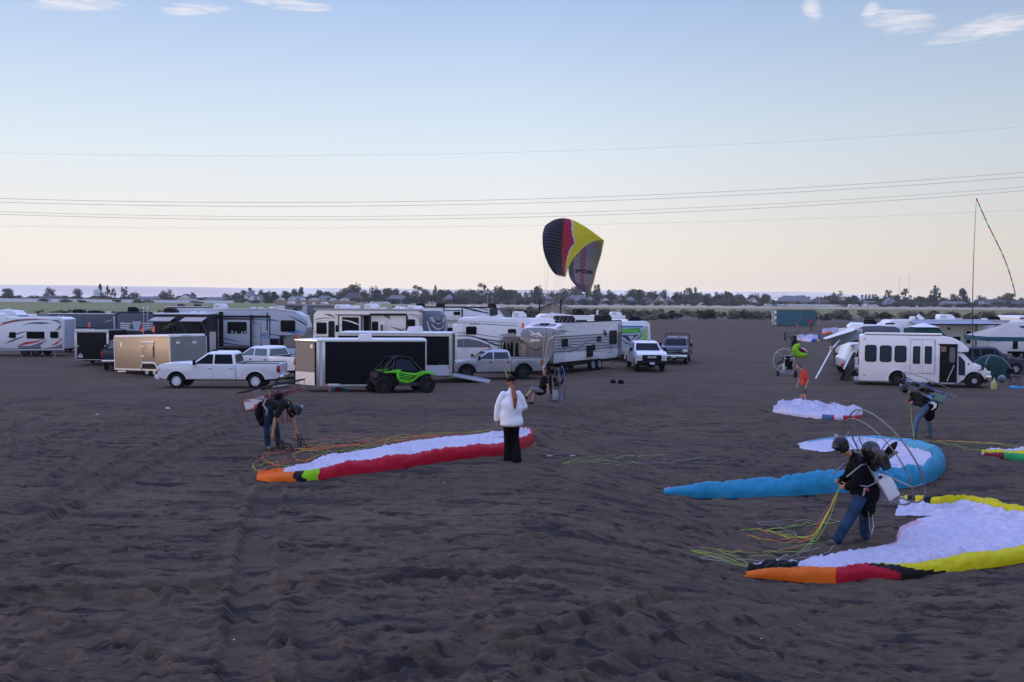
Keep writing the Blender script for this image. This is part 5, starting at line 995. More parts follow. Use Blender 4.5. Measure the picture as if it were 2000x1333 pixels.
# ---------------------------------------------------------------- shuttle bus
def bus():
    r = Rig('shuttle_bus', 'white shuttle bus with open passenger door, side hatch doors and rolled roof awning', 'bus', 1677.5, 58.2, -17.5, 'L', L=6.75, Wd=2.25); L = r.L
    B = lambda pts: [r.hit(*p) for p in pts]
    wr = r.hit(1752, 748); wf = r.hit(1903, 745); zf = .72
    def A(px0, px1, pz): a = r.hit(px0, pz); b = r.hit(px1, pz); return a, b
    ax_r = r.hit(1753, 742)[0]; ax_f = r.hit(1903.5, 740)[0]; zb = r.hit(1720, 745)[1]; zt = r.hit(1700, 655.5)[1]
    shoulder = r.hit(1845, 660); peak = r.hit(1886, 677); nose_t = r.hit(1893, 688)
    end = r.hit(1857, 700)[0]
    top = [(0, zt - .04), (.08, zt + .02), (r.hit(1840, 657)[0], zt + .02), r.hit(1868, 663), r.hit(1882, 671), r.hit(1893, 682), r.hit(1892, 688), r.hit(1871, 689)]
    bod = [(0, zb)] + top[0:8] + [(r.hit(1871, 700)[0], zb)] + arch(ax_r, .40, .50, zb)
    # keep the order: bottom runs back to front
    q = [(0, zb), (0, zt - .04)] + top[1:] + [(r.hit(1872, 745)[0], zb)] + [p for p in arch(ax_r, .40, .50, zb)]
    m = MB().mat('truck_white'); m.prism(q, 0, r.W); m.build('coach_body', r.root, bevel=.04)
    cab = [(r.hit(1871, 746)[0] + .01, zb), (r.hit(1871, 692)[0] + .01, r.hit(1873, 691)[1]), r.hit(1879, 690), r.hit(1899, 713), r.hit(1914, 714), r.hit(1926, 720), r.hit(1931, 727), r.hit(1932, 736), (r.hit(1932, 738)[0], .55)] + arch(ax_f, .40, .50, .5)[:1] + arch(ax_f, .40, .50, .5)[1:]
    m = MB().mat('truck_white'); m.prism(cab, .12, r.W - .12); m.build('cab', r.root, bevel=.05)
    for q_ in ((1689, 674, 1712, 707), (1718, 675, 1741.5, 707.5), (1747, 675.5, 1770.5, 708)): r.win(*q_, r=.14, glass='glass_mid')
    # side hatch doors
    a = r.hit(1778, 663); b = r.hit(1826, 731); m = MB().mat('trim_grey'); m.box((a[0], -.008, b[1]), (b[0], .0, a[1])); m.build('hatch_frame', r.root)
    for x0, x1, w0, w1 in ((1779, 1801, 1783, 1797), (1803, 1824.5, 1806, 1820)):
        a = r.hit(x0, 664.5); b = r.hit(x1, 729.5); d = r.box('hatch_door', (a[0], -.022, b[1]), (b[0], -.004, a[1]), 'truck_white', .006)
        f = r.win(w0, 676.5, w1, 711, off=-.022, glass='glass_mid', r=.06, name='door_window')
        for z_ in (.12, .5, .9): zz = b[1] + (a[1] - b[1]) * z_; MB().mat('alu').box((a[0] + .01 if x0 < 1790 else b[0] - .05, -.035, zz), (a[0] + .05 if x0 < 1790 else b[0] - .01, -.02, zz + .1)).build('hinge', d)
    # open passenger doorway: flat black plate painted as its shaded inside, with a step
    a = r.hit(1836, 674); b = r.hit(1867, 749); m = MB().mat('black'); m.box((a[0], -.014, b[1]), (b[0], .0, a[1])); dw = m.build('bus_doorway_shade_plate', r.root); m = MB().mat('trim_dark'); m.box((a[0] - .06, -.05, a[1]), (b[0] + .05, .0, a[1] + .06)); m.box((b[0] - .02, -.05, b[1]), (b[0] + .04, .0, a[1])); m.build('door_frame', r.root)
    c = r.hit(1855, 679); e = r.hit(1865, 708); m = MB().mat('glass_pale').box((c[0], -.03, e[1]), (e[0], -.014, c[1])); m.build('far_window', r.root); c = r.hit(1838, 677); e = r.hit(1848, 688); MB().mat('brown_decal').box((c[0], -.03, e[1]), (e[0], -.014, c[1])).build('curtain', r.root)
    m = MB().mat('trim_grey'); m.box((a[0] + .05, -.3, b[1] - .02), (b[0] - .05, .0, b[1] + .03)); m.build('step', r.root); m = MB().mat('alu'); m.tube([(a[0] + .4, -.03, b[1] + .1), (a[0] + .75, -.03, b[1] + 1.0)], .02, 6); m.build('grab_rail', r.root)
    r.decal([(1872, 696), (1876, 697), (1885, 707), (1885, 734), (1872, 733)], 'glass_mid', off=.12, name='cab_window', th=.02); r.decal([(1890, 709), (1895, 713), (1890, 713)], 'trim_dark', off=.12, name='quarter_window')
    # windscreen, bonnet bits
    p0, p1 = r.hit(1881, 692), r.hit(1898, 712); m = MB().mat('glass_mid'); m.add([(p0[0] + .02, .25, p0[1]), (p0[0] + .02, r.W - .25, p0[1]), (p1[0] + .03, r.W - .2, p1[1]), (p1[0] + .03, .2, p1[1])], [(0, 1, 2, 3)]); m.build('windscreen', r.root)
    m = MB().mat('truck_white'); m.tube([(p0[0] + .03, .16, p0[1]), (p1[0] + .06, .14, p1[1])], .035, 6); m.build('windscreen_pillar', r.root)
    a = r.hit(1924, 727, off=.12); m = MB().mat('headlight'); m.box((a[0], .10, a[1] - .22), (a[0] + .28, .3, a[1] + .06)); m.build('headlight', r.root, bevel=.02); m = MB().mat('amber'); m.box((a[0], .10, a[1] - .45), (a[0] + .27, .28, a[1] - .24)); m.build('indicator', r.root, bevel=.01)
    fx = r.hit(1931, 735, off=.1)[0]; m = MB().mat('black'); m.box((fx - .02, .4, .8), (fx + .03, r.W - .4, 1.25)); m.build('grille', r.root); m = MB().mat('chrome'); m.box((fx - .15, .05, .52), (fx + .14, r.W - .05, .72)); m.build('front_bumper', r.root, bevel=.03); m = MB().mat('black'); m.box((fx - .3, .1, .36), (fx - .0, r.W - .1, .52)); m.build('air_dam', r.root)
    mm = r.hit(1917, 719, off=-.1); MB().mat('trim_dark').box((mm[0], -.14, mm[1] - .12), (mm[0] + .12, -.02, mm[1] + .14)).tube([(mm[0], -.05, mm[1] - .1), (mm[0] - .15, .15, mm[1] - .2)], .02, 6).build('wing_mirror', r.root, bevel=.02)
    m = MB().mat('taillight'); q1 = r.hit(1906, 708, off=.4); m.box((q1[0] - .08, .5, 1.72), (q1[0] + .12, .7, 1.86)); m.build('roof_ornament', r.root) if 0 else None
    for u in (ax_r, ax_f): add_wheel(r.root, (u, .18, .40), .40, .26, 'rim_black' if u < 3 else 'rim', 10, .34 if u > 3 else .5, -1); add_wheel(r.root, (u, r.W - .18, .40), .40, .26, 'rim_black', 8, .5, 1)
    m = MB().mat('truck_white'); pa = arch(ax_r, .40, .53, zb + .02); m.tube([(x, -.02, z) for x, z in pa], .045, 6); m.build('wheel_arch_lip', r.root, smooth=True); m = MB().mat('black'); pa = arch(ax_f, .40, .48, .5); m.tube([(x, .10, z) for x, z in pa], .03, 6); m.box((.2, .3, .3), (L, r.W - .3, zb + .03)); m.box((ax_r - .5, .35, .4), (ax_r + .5, r.W - .35, .98)); m.build('underbody', r.root)
    m = MB().mat('rv_cream'); a = r.hit(1689, 654.5); b = r.hit(1840, 656.5); m.tube([(a[0], .12, zt + .10), (b[0], .12, zt + .10)], .075, 10); w = m.build('rolled_awning', r.root, smooth=True); MB().mat('black').box((a[0], .05, zt + .0), (b[0], .2, zt + .05)).build('awning_rail', w)
    m = MB().mat('truck_white'); a = r.hit(1684, 672); b = r.hit(1774, 671); m.box((a[0], -.006, a[1] - .02), (b[0], .0, a[1])); m.build('body_moulding', r.root)
    r.marker([(1689, 662)], 'red'); r.marker([(1688, 733)], 'red'); m = MB().mat('taillight'); 
    for y in (.15, r.W - .25): m.box((-.03, y, 1.1), (.0, y + .1, 1.5)); m.box((-.03, y, 2.3), (0, y + .1, 2.4))
    m.build('taillight', r.root); m = MB().mat('trim_grey'); m.box((-.25, .2, zb - .05), (0, r.W - .2, zb + .1)); m.build('rear_bumper', r.root, bevel=.01)
bus()
# ---------------------------------------------------------------- right hand camp
def right_camp():
    r = Rig('travel_trailer', 'long white trailer with a door and open awning behind the shuttle bus', 'travel trailer', 1733, 82, -3, 'L', L=9.4, group=G_RV); L = r.L
    r.body([(0, .6), (0, 3.0), (.3, 3.25), (L - .1, 3.3), (L, 3.2), (L, .6)], 'rv_white', px=False); r.top = 3.3; r.box('roof_edge', (1.9, -.05, 3.18), (L + .1, .03, 3.32), 'light_decal')
    r.door(1884, 643, 1898, 700, m='rv_white', win=True); r.win(1765, 641, 1776, 650, glass='glass_pale'); r.win(1861, 658, 1876, 667, name='small_window'); r.box('porch_light', (r.hit(1851, 646)[0], -.05, 2.5), (r.hit(1851, 646)[0] + .15, .0, 2.7), 'black', .02)
    r.box('awning_post', (r.hit(1905, 650)[0], -.05, .9), (r.hit(1908, 650)[0], 0, 3.1), 'grey_decal'); m = MB().mat('sheet_grey'); a = r.hit(1776, 636); b = r.hit(1930, 634)
    m.add([(a[0], 0, 3.2), (b[0], 0, 3.24), (b[0] + .2, -1.9, 3.0), (a[0], -1.9, 2.96), (a[0], 0, 3.17), (b[0], 0, 3.21), (b[0] + .2, -1.9, 2.97), (a[0], -1.9, 2.93)], [(0, 1, 2, 3), (7, 6, 5, 4), (0, 4, 5, 1), (1, 5, 6, 2), (2, 6, 7, 3), (3, 7, 4, 0)]); w = m.build('awning', r.root); m = MB().mat('trim_dark')
    for u in (a[0] + .1, b[0]): m.tube([(u, -1.88, 2.96), (u - .6, -.05, 2.2)], .03, 6)
    m.tube([(a[0], -1.9, 2.95), (b[0] + .2, -1.9, 2.99)], .05, 8); m.build('awning_arm', w)
    r.ac(4.9, 'rv_white', h=.42, L=1.3); r.vent(2.3, h=.25); r.vent(8, h=.12); r.ac(8.8, 'black', h=.3, y=1.6); r.wheels([4.4, 5.4]); r.chassis(.2, L)
    m = MB().mat('rv_white'); m.box((2.5, .8, 3.3), (3.1, .85, 3.6), Matrix.Rotation(R(35), 3, 'Y')); m.build('roof_hatch', r.root)
    r = Rig('travel_trailer', 'white trailer with a low hatch standing behind the beige canopy at the right edge', 'travel trailer', 1912, 86, -3, 'L', L=8.0, group=G_RV); L = r.L
    r.body([(0, .6), (0, 2.9), (.3, 3.1), (L, 3.1), (L, .6)], 'rv_white', px=False); r.top = 3.1; r.box('hatch', (r.hit(1939, 680)[0], -.03, .95), (r.hit(1953, 680)[0], .0, 1.45), 'light_decal', .02); r.box('porch_light', (r.hit(1926, 667)[0], -.05, 1.9), (r.hit(1932, 667)[0], 0, 2.1), 'black', .02); r.box('dark_doorway', (r.hit(1978, 670)[0], -.02, .8), (r.hit(1988, 670)[0], 0, 2.6), 'black', .0)
    r.decal([(1990, 637), (2010, 637), (2010, 645), (1992, 641)], 'navy'); r.swoosh([(1985, 640), (2000, 645), (2010, 646)], [.2, .8, .6], 'red', lift=.01); r.ac(1.2, 'black', h=.35); r.vent(4); r.wheels([4, 5]); r.chassis(.2, L)
    m = MB().mat('sheet_grey'); m.tube([(.2, -.1, 2.75), (1.7, -.5, 2.6)], .06, 8); m.build('rolled_awning', r.root)
    r = Rig('travel_trailer', 'white trailer end with dark grey curved rear panel left of the shuttle bus roof', 'travel trailer', 1655, 76, -17, 'L', L=3.6, Wd=6.5, group=G_RV); L = r.L
    r.body([(0, .6), (0, 2.8), (.3, 3.05), (L - .2, 3.0), (L, 2.8), (L, .6)], 'rv_white', px=False); r.top = 3.03
    r.body([(.72, 1.6), (.72, 2.75), (1.1, 2.9), (2.2, 2.95), (3.3, 2.9), (3.62, 2.72), (3.62, 1.6)], 'rv_slate', 'rear_panel', px=False, y0=-.06, y1=.1); r.marker([(1683, 644), (1735, 644), (1700, 642), (1715, 642)], 'red', off=-.06); r.ac(1.6, 'black', h=.36, y=1.5); r.vent(3.0, 'black', y=1.5, h=.12, w=.7); r.chassis(.2, L - .2); r.wheels([.4, 3.2], y=3)
    # small utility trailer with a roof tilted up, and a white van seen past the bus tail
    r = Rig('camper_box', 'low white camper box under the tilted grey awning left of the bus', 'camper', 1630, 74, -17, 'L', L=1.9, Wd=3.0, group=G_RV); r.body([(0, 1.0), (0, 1.55), (r.L, 1.55), (r.L, 1.0)], 'rv_cream', px=False); r.body([(.2, 2.3), (.2, 2.75), (.75, 2.8), (.75, 2.3)], 'rv_cream', 'vent_box', px=False, y0=-.05, y1=1); r.body([(.85, 2.0), (.85, 2.72), (r.L, 2.72), (r.L, 2.0)], 'canvas_tan', 'fabric_side', px=False, y0=-.03, y1=2.6); r.wheels([.9], .34); r.box('underbody', (.05, .1, .35), (1.85, 2.9, 1.0), 'black', .02); r.box('fabric_wall', (.1, .2, 1.55), (1.8, 2.8, 2.3), 'brown_sheet', .02)
    # tilted awning on a slanting pole
    t = empty('tilted_awning', GX(1612, 66), 0, 'grey awning sheet tilted on a long white slanting pole left of the bus', 'awning')
    inv = t.matrix_basis.inverted(); P = lambda x, y, Y: at(x, y, Y) - t.location
    def sheet(pts, mt, nm, th=.03):
        mb = MB().mat(mt); n = len(pts); mb.add(list(pts) + [p + Vector((0, .02, -th)) for p in pts], [tuple(range(n)), tuple(range(2 * n - 1, n - 1, -1))] + [(i, (i + 1) % n, (i + 1) % n + n, i + n) for i in range(n)]); return mb.build(nm, t)
    sheet([P(1608, 660.5, 62), P(1658, 641, 64), P(1672, 640, 64), P(1668, 646, 62.5), P(1614, 662.5, 61.5)], 'roof_white', 'valance'); sheet([P(1612, 662, 61.6), P(1668, 643.5, 63.5), P(1692, 655, 67), P(1637, 676, 65.5)], 'sheet_grey', 'awning_sheet'); sheet([P(1619, 663, 61.8), P(1632, 659, 62.4), P(1636, 678, 65), P(1630, 684, 65)], 'sheet_grey', 'side_sheet')
    m = MB().mat('roof_white'); m.tube([P(1593, 740, 58.5), P(1624, 683, 61)], .045, 8); m.tube([P(1624, 683, 61), P(1640, 664, 62.5)], .05, 8); m.build('pole', t); m = MB().mat('canvas_tan'); m.ball(P(1623.5, 681, 61), .13, 8, 6); m.build('joint_knob', t); m = MB().mat('brown_sheet'); m.tube([P(1629, 697, 64), P(1630, 682, 64)], .06, 6); m.tube([P(1629, 697, 64), P(1630, 724, 64)], .03, 6); m.build('leg', t)
    r = Rig('white_van', 'white van front half hidden behind the shuttle bus tail', 'van', 1656, 64.5, -8, 'L', L=2.4, Wd=4.6); r.body([(0, .45), (-.03, 1.05), (.15, 1.2), (.35, 1.9), (.55, 2.0), (2.4, 2.0), (2.4, .45)], 'truck_white', px=False, bevel=.08); r.decal([(.42, 1.25), (.62, 1.8), (1.3, 1.85), (1.3, 1.25)], 'glass_mid', metres=True, name='windscreen'); r.box('headlight', (.15, -.03, .8), (.45, .05, 1.1), 'headlight', .02); r.box('front_bumper', (-.05, -.12, .42), (2.4, .05, .65), 'chrome', .03); r.box('number_plate', (.9, -.14, .5), (1.2, -.11, .63), 'blue_decal', .0); r.wheels([.3, 2.1], .36, y=.9)
    # drooping brown cover beside the van
    t = empty('brown_cover', GX(1652, 61), 0, 'brown cloth cover draped over poles beside the white van', 'cover'); P2 = lambda x, y, Y: at(x, y, Y) - t.location
    mb = MB().mat('brown_sheet'); vs = []; fs = []
    L0 = [(1668, 688, 62.5), (1662, 700, 62), (1655, 715, 61.5), (1650, 730, 61), (1643, 743, 61)]; R0 = [(1673, 690, 62.5), (1670, 702, 62.2), (1668, 718, 62), (1664, 732, 62), (1662, 746, 62)]
    for (a, b) in zip(L0, R0):
        for k in range(5): f = k / 4; v = P2(*a).lerp(P2(*b), f); v.y += -.12 * math.sin(f * 9 + a[1]); vs.append(v)
    for (a, b) in zip(L0[::-1], R0[::-1]):
        for k in range(5): f = k / 4; v = P2(*a).lerp(P2(*b), f); v.y += .35; vs.append(v)
    for i in range(9):
        for k in range(4): fs.append((i * 5 + k, i * 5 + k + 1, i * 5 + k + 6, i * 5 + k + 5))
    mb.add(vs, fs).build('cloth', t, smooth=True); m = MB().mat('alu'); m.tube([P2(1666, 686, 62), P2(1648, 722, 61)], .05, 6); m.build('pole', t); m = MB().mat('red').ball(P2(1645, 713, 61), .12, 8, 5); m.mat('canvas_tan').ball(P2(1647, 707, 61), .14, 8, 5); m.build('lamp', t)
    # beige canopy
    t = empty('canopy_tent', GX(1966, 72), R(-4), 'beige pop up canopy with teal valance at the right edge', 'canopy'); s, h0, h1 = 2.15, 2.35, 3.25
    for k in range(4):
        a = [(-s, -s), (s, -s), (s, s), (-s, s)][k]; b = [(s, -s), (s, s), (-s, s), (-s, -s)][k]
        m = MB().mat('canvas_tan'); m.add([(a[0], a[1], h0), (b[0], b[1], h0), (0, 0, h1), (a[0], a[1], h0 - .02), (b[0], b[1], h0 - .02), (0, 0, h1 - .03)], [(0, 1, 2), (5, 4, 3), (0, 3, 4, 1), (1, 4, 5, 2), (2, 5, 3, 0)]); m.build('roof_panel', t)
        m = MB().mat('canvas_teal'); d = Vector((a[0] + b[0], a[1] + b[1], 0)).normalized() * .02; m.add([(a[0] + d.x, a[1] + d.y, h0 + .02), (b[0] + d.x, b[1] + d.y, h0 + .02), (b[0] + d.x, b[1] + d.y, h0 - .28), (a[0] + d.x, a[1] + d.y, h0 - .28), (a[0], a[1], h0 + .02), (b[0], b[1], h0 + .02), (b[0], b[1], h0 - .28), (a[0], a[1], h0 - .28)], [(0, 1, 2, 3), (7, 6, 5, 4), (0, 4, 5, 1), (3, 2, 6, 7)]); m.build('valance', t)
        m = MB().mat('trim_grey'); m.tube([(a[0] * .98, a[1] * .98, 0), (a[0] * .98, a[1] * .98, h0)], .02, 6); m.build('leg', t); m = MB().mat('trim_grey'); m.tube([(a[0] * .98, a[1] * .98, 1.9), ((a[0] + b[0]) / 2, (a[1] + b[1]) / 2, h0)], .013, 5); m.build('strut', t)
    t = empty('camp_table', GX(1983, 70.5), 0, 'folding table piled with camp kit under the beige canopy', 'table'); MB().mat('rv_white').box((-.95, -.35, .72), (.95, .35, .76)).build('tabletop', t, bevel=.01)
    for x in (-.8, .8):
        for y in (-.3, .3): MB().mat('trim_grey').tube([(x, y, 0), (x * .95, y, .72)], .015, 6).build('leg', t)
    for (px, Y, w, h, mt, lab, nm) in ((1961, 71, .5, .95, 'black', 'tall black camp bag hanging under the beige canopy', 'camp_bag'), (1978, 71.5, .35, .45, 'trim_grey', 'small grey crate under the canopy table', 'crate'), (1992, 71.3, .4, .35, 'brown_sheet', 'brown box under the canopy table beside the crate', 'box'), (1966, 69.5, .35, .3, 'jug', 'yellow box on the sand under the canopy', 'box')):
        t = empty(nm, GX(px, Y), R(10), lab, nm.replace('_', ' ')); MB().mat(mt).box((-w / 2, -.2, 0), (w / 2, .2, h)).build('case', t, bevel=.05); MB().mat('trim_dark').box((-w / 2 - .01, -.21, h * .75), (w / 2 + .01, .21, h * .8)).build('lid_rim', t)
    # dark car behind the dome tent with a roof rack
    suv('dark blue car with a loaded roof rack behind the green dome tent', 1925, 68.5, -12, 'truck_navy', None, H=1.75, L=5.0)
    t = empty('dome_tent', GX(1935, 64), R(8), 'dark green dome tent beyond the nose of the shuttle bus', 'tent'); m = MB().mat('tent_green'); vs = []; fs = []; n, q = 16, 7
    for i in range(q + 1):
        th = math.pi / 2 * i / q
        for k in range(n): ph = 2 * math.pi * k / n; rr = 1 - .07 * abs(math.sin(2 * ph)); vs.append((1.25 * math.cos(th) ** .8 * math.cos(ph) * rr if i < q else 0, 1.05 * math.cos(th) ** .8 * math.sin(ph) * rr if i < q else 0, 1.42 * math.sin(th)))
    for i in range(q):
        for k in range(n): fs.append((i * n + k, i * n + (k + 1) % n, (i + 1) * n + (k + 1) % n, (i + 1) * n + k))
    m.add(vs, fs).build('fly_sheet', t, smooth=True, fix=True)
    for sg in (-1, 1):
        m = MB().mat('trim_grey'); m.tube([(1.3 * math.cos(a_) * .75, sg * 1.1 * math.cos(a_) * .72, 1.46 * math.sin(a_)) for a_ in [math.pi * k / 12 for k in range(13)]], .02, 6); m.build('tent_pole', t, smooth=True)
    t = empty('folding_chair', GX(1981, 58.8), R(25), 'black folding camp chair on the sand at the right edge', 'chair')
    for s in (-1, 1):
        m = MB().mat('black'); m.tube([(-.28, s * .24, 0), (.26, s * .24, .52)], .016, 6); m.tube([(.28, s * .24, 0), (-.26, s * .24, .52)], .016, 6); m.build('leg', t)
    MB().mat('cloth_black').box((-.27, -.25, .46), (.27, .25, .49)).build('seat', t, bevel=.01); m = MB().mat('black'); m.tube([(-.26, -.24, .5), (-.34, -.24, .95)], .015, 6); m.tube([(-.26, .24, .5), (-.34, .24, .95)], .015, 6); b = m.build('back_frame', t); MB().mat('cloth_black').box((-.36, -.24, .68), (-.33, .24, .94)).build('backrest', t, bevel=.01)
    t = empty('fuel_jug', GX(1941, 55.8), 0, 'yellowish fuel jug with a tall neck beside the bus bumper', 'jug'); MB().mat('jug').prism([(-.13, 0), (.13, 0), (.13, .36), (.06, .44), (-.06, .44), (-.13, .36)], -.11, .11).build('tank', t, bevel=.03); MB().mat('rv_white').tube([(0, 0, .44), (0, 0, .62)], [.035, .025], 8).build('neck', t)
    t = empty('blue_bundle', GX(1986, 56.6), R(4), 'bright blue folded cloth lying flat at the right edge', 'cloth'); MB().mat('cyan').prism([(-.42, 0), (-.4, .1), (-.1, .13), (.3, .07), (.75, .06), (.8, 0)], -.12, .12).build('folded_cloth', t, bevel=.03)
    t = empty('water_bag', GX(1957, 60.5), 0, 'crumpled pale plastic bag beside the green dome tent', 'bag'); MB().mat('glass_pale').ball((0, 0, .22), (.24, .2, .24), 9, 6).build('bag_body', t)
    # small teal canopy tent peeking over the bus roof
    t = empty('canopy_tent', GX(1802, 70), 0, 'small teal tent with a pale peak showing over the bus roof', 'canopy'); m = MB().mat('tent_green'); m.add([(-1.3, -1.2, 2.2), (1.3, -1.2, 2.2), (1.3, 1.2, 2.2), (-1.3, 1.2, 2.2), (-.75, -.6, 3.0), (.75, -.6, 3.0), (.75, .6, 3.0), (-.75, .6, 3.0)], [(0, 1, 5, 4), (1, 2, 6, 5), (2, 3, 7, 6), (3, 0, 4, 7), (3, 2, 1, 0)]); m.build('lower_roof', t); m = MB().mat('roof_white'); m.add([(-.85, -.7, 3.02), (.85, -.7, 3.02), (.85, .7, 3.02), (-.85, .7, 3.02), (0, 0, 3.3)], [(0, 1, 4), (1, 2, 4), (2, 3, 4), (3, 0, 4), (3, 2, 1, 0)]); m.build('peak', t)
    for x in (-1.25, 1.25):
        for y in (-1.15, 1.15): MB().mat('trim_grey').tube([(x, y, 0), (x, y, 2.2)], .02, 6).build('leg', t)
    suv('dark jeep with red tail lamps showing above the long white trailer roof', 1859, 108, 78, 'truck_silver', None, H=3.0, L=3.9)
    r = Rig('travel_trailer', 'white trailer end cut by the right edge above the beige canopy', 'travel trailer', 1990, 105, 0, 'L', L=3.5, Wd=5, group=G_RV); r.body([(0, .6), (0, 3.1), (.2, 3.3), (r.L, 3.3), (r.L, .6)], 'rv_cream', px=False); r.win(1992, 621, 2004, 630, glass='glass_pale'); r.wheels([1.2], y=2); r.chassis(.2, 3.3)
right_camp()
def pennants():                                    # small orange safety flags on whips above the front trailers
    for (px, py, Y, h, lab) in ((176.5, 633, 70.6, 1.0, 'small red flag on a whip above the square black cargo trailer'), (281, 642, 66, 1.0, 'small red flag beside the ladder above the tan trailer'), (302, 641, 63.5, .9, 'small red flag above the right end of the tan trailer'), (585, 654, 62, .8, 'small red flag above the front corner of the black trailer'), (749, 650, 60.2, .9, 'orange flag on a whip before the open door of the cream fifth wheel')):
        top = at(px, py - 5, Y); base = GX(px, Y); t = empty('whip_flag', base, 0, lab, 'flag', 'small flags on whips'); H = top.z - base.z
        MB().mat('trim_grey').tube([(0, 0, 0), (0, 0, H)], .012, 5).build('whip', t); MB().mat('orange_flag').prism([(0, H - .42), (-.16, H - .36), (-.12, H - .2), (-.05, H - .02), (.02, H), (.02, H - .4)], -.006, .006).build('pennant', t)
pennants()
def clutter():
    def bin_(px, Y, w, h, mt, lab, nm, rnd=False):
        t = empty(nm, GX(px, Y), R(px % 40), lab, nm.replace('_', ' ')); m = MB().mat(mt)
        if rnd: m.lathe([(w * .42, 0), (w * .5, h * .5), (w * .48, h)], (0, 0, 0), 'Z', 14); m.build('drum', t, smooth=True); MB().mat('trim_dark').lathe([(w * .5, h), (w * .5, h + .03)], (0, 0, 0), 'Z', 14).build('lid', t)
        else: m.prism([(-w / 2 * .9, 0), (w / 2 * .9, 0), (w / 2, h), (-w / 2, h)], -w * .35, w * .35); m.build('box', t, bevel=.03); MB().mat('trim_dark').box((-w / 2 - .02, -w * .37, h), (w / 2 + .02, w * .37, h + .04)).build('lid', t, bevel=.01)
    bin_(427, 72, .75, 1.05, 'navy', 'dark blue bin standing under the blue striped fifth wheel, left one', 'storage_bin'); bin_(453, 72, .75, 1.0, 'navy', 'dark blue bin standing under the blue striped fifth wheel, right one', 'storage_bin')
    bin_(409, 71, .4, .9, 'red', 'small red drum beside the dark blue bins', 'drum', True); bin_(461, 70, .35, .75, 'orange', 'small orange marker drum right of the dark blue bins', 'drum', True)
    bin_(416, 73.5, .45, 2.3, 'canvas_tan', 'tall pale cupboard box leaning at the tail of the blue striped fifth wheel', 'cupboard'); bin_(568, 70, .8, 1.35, 'light_decal', 'pale cool box on a stand beneath the fifth wheel nose', 'cool_box')
    for px, mt, lab in ((556, 'trim_grey', 'grey folding chair beneath the blue striped fifth wheel nose'), (577, 'sheet_grey', 'pale folding chair beside the black cargo trailer front')):
        t = empty('folding_chair', GX(px, 67), R(px), lab, 'chair')
        for sx in (-.25, .25):
            for sy in (-.22, .22): MB().mat('alu').tube([(sx, sy, 0), (-sx * .9, sy, .48)], .015, 5).build('leg', t)
        MB().mat(mt).box((-.27, -.25, .47), (.27, .25, .5)).build('seat', t, bevel=.01); MB().mat(mt).box((.22, -.25, .5), (.27, .25, 1.0)).build('backrest', t, bevel=.01)
    t = empty('brown_awning', GX(1004, 65.3), 0, 'brown awning with draped cloths between the motorhome and the taupe nose cap', 'awning'); o = t.location; P = lambda x, y, Y: at(x, y, Y) - o
    q = [P(972, 668, 64.6), P(1012, 664, 64.9), P(1022, 655, 66.8), P(985, 659, 66.4)]; m = MB().mat('brown_sheet'); m.add(q + [p - V3((0, 0, .05)) for p in q], [(0, 1, 2, 3), (7, 6, 5, 4), (0, 4, 5, 1), (1, 5, 6, 2), (2, 6, 7, 3), (3, 7, 4, 0)]); m.build('awning_sheet', t)
    q = [P(976, 653.5, 66.2), P(1014, 649, 66.4), P(1014, 657, 66.4), P(979, 657.5, 66.2)]; m = MB().mat('canvas_tan'); m.add(q + [p + V3((0, .08, 0)) for p in q], [(0, 1, 2, 3), (7, 6, 5, 4), (0, 4, 5, 1), (1, 5, 6, 2), (2, 6, 7, 3), (3, 7, 4, 0)]); m.build('upper_sheet', t)
    for x in (955, 973, 1010): MB().mat('trim_dark').tube([P(x, 668, 64.7), GX(x, 64.7) - o], .025, 5).build('pole', t)
    MB().mat('trim_dark').tube([P(955, 670, 64.7), P(973, 668, 64.7)], .02, 5).build('rail', t)
    for k, (x, w, mt) in enumerate(((979, .28, 'canvas_tan'), (986, .3, 'black'), (993, .34, 'brown_sheet'), (1000, .3, 'black'), (1006, .2, 'light_decal'), (1010, .3, 'black'))):
        c = P(x, 668 + k % 3, 65.6); m = MB().mat(mt); m.tube([c, c - V3((.03, 0, .6)), c - V3((-.04, 0, 1.2)), c - V3((0, 0, 1.75))], [w * .3, w * .55, w * .6, w * .5], 9, flat=.4); m.build('hanging_cloth', t, smooth=True)
V3 = Vector
clutter()
# ================================================================== people
def fuse(name, mt, build, voxel, parent, smooth=4, thick=None):
    mb = MB().mat(mt); build(mb); me = bpy.data.meshes.new(name); me.from_pydata(mb.v, [], mb.f); bm = bmesh.new(); bm.from_mesh(me); bmesh.ops.recalc_face_normals(bm, faces=bm.faces); bm.to_mesh(me); bm.free()
    o = bpy.data.objects.new(name, me); COL.objects.link(o)
    m = o.modifiers.new('r', 'REMESH'); m.mode = 'VOXEL'; m.voxel_size = voxel; m.use_smooth_shade = True
    if smooth: s = o.modifiers.new('s', 'SMOOTH'); s.iterations = smooth; s.factor = .5
    dg = bpy.context.evaluated_depsgraph_get(); me2 = bpy.data.meshes.new_from_object(o.evaluated_get(dg)); bpy.data.objects.remove(o); me2.materials.clear(); me2.materials.append(M[mt])
    me2.polygons.foreach_set('use_smooth', [True] * len(me2.polygons)); q = bpy.data.objects.new(name, me2); COL.objects.link(q); q.parent = parent; return q
V = Vector
def basis(lat, up):
    lat = V(lat).normalized(); up = V(up).normalized(); fw = up.cross(lat).normalized(); lat = fw.cross(up) * 1.0
    return Matrix((lat, fw, up)).transposed()          # columns: lateral, forward (in front or behind), up
def limb(mb, pts, rs, n=10):
    mb.tube(pts, rs, n)
    for p, r in zip(pts, rs): mb.ball(p, r * .995, 10, 7)
def dens(a, b, n): return [V(a).lerp(V(b), i / n) for i in range(n + 1)]
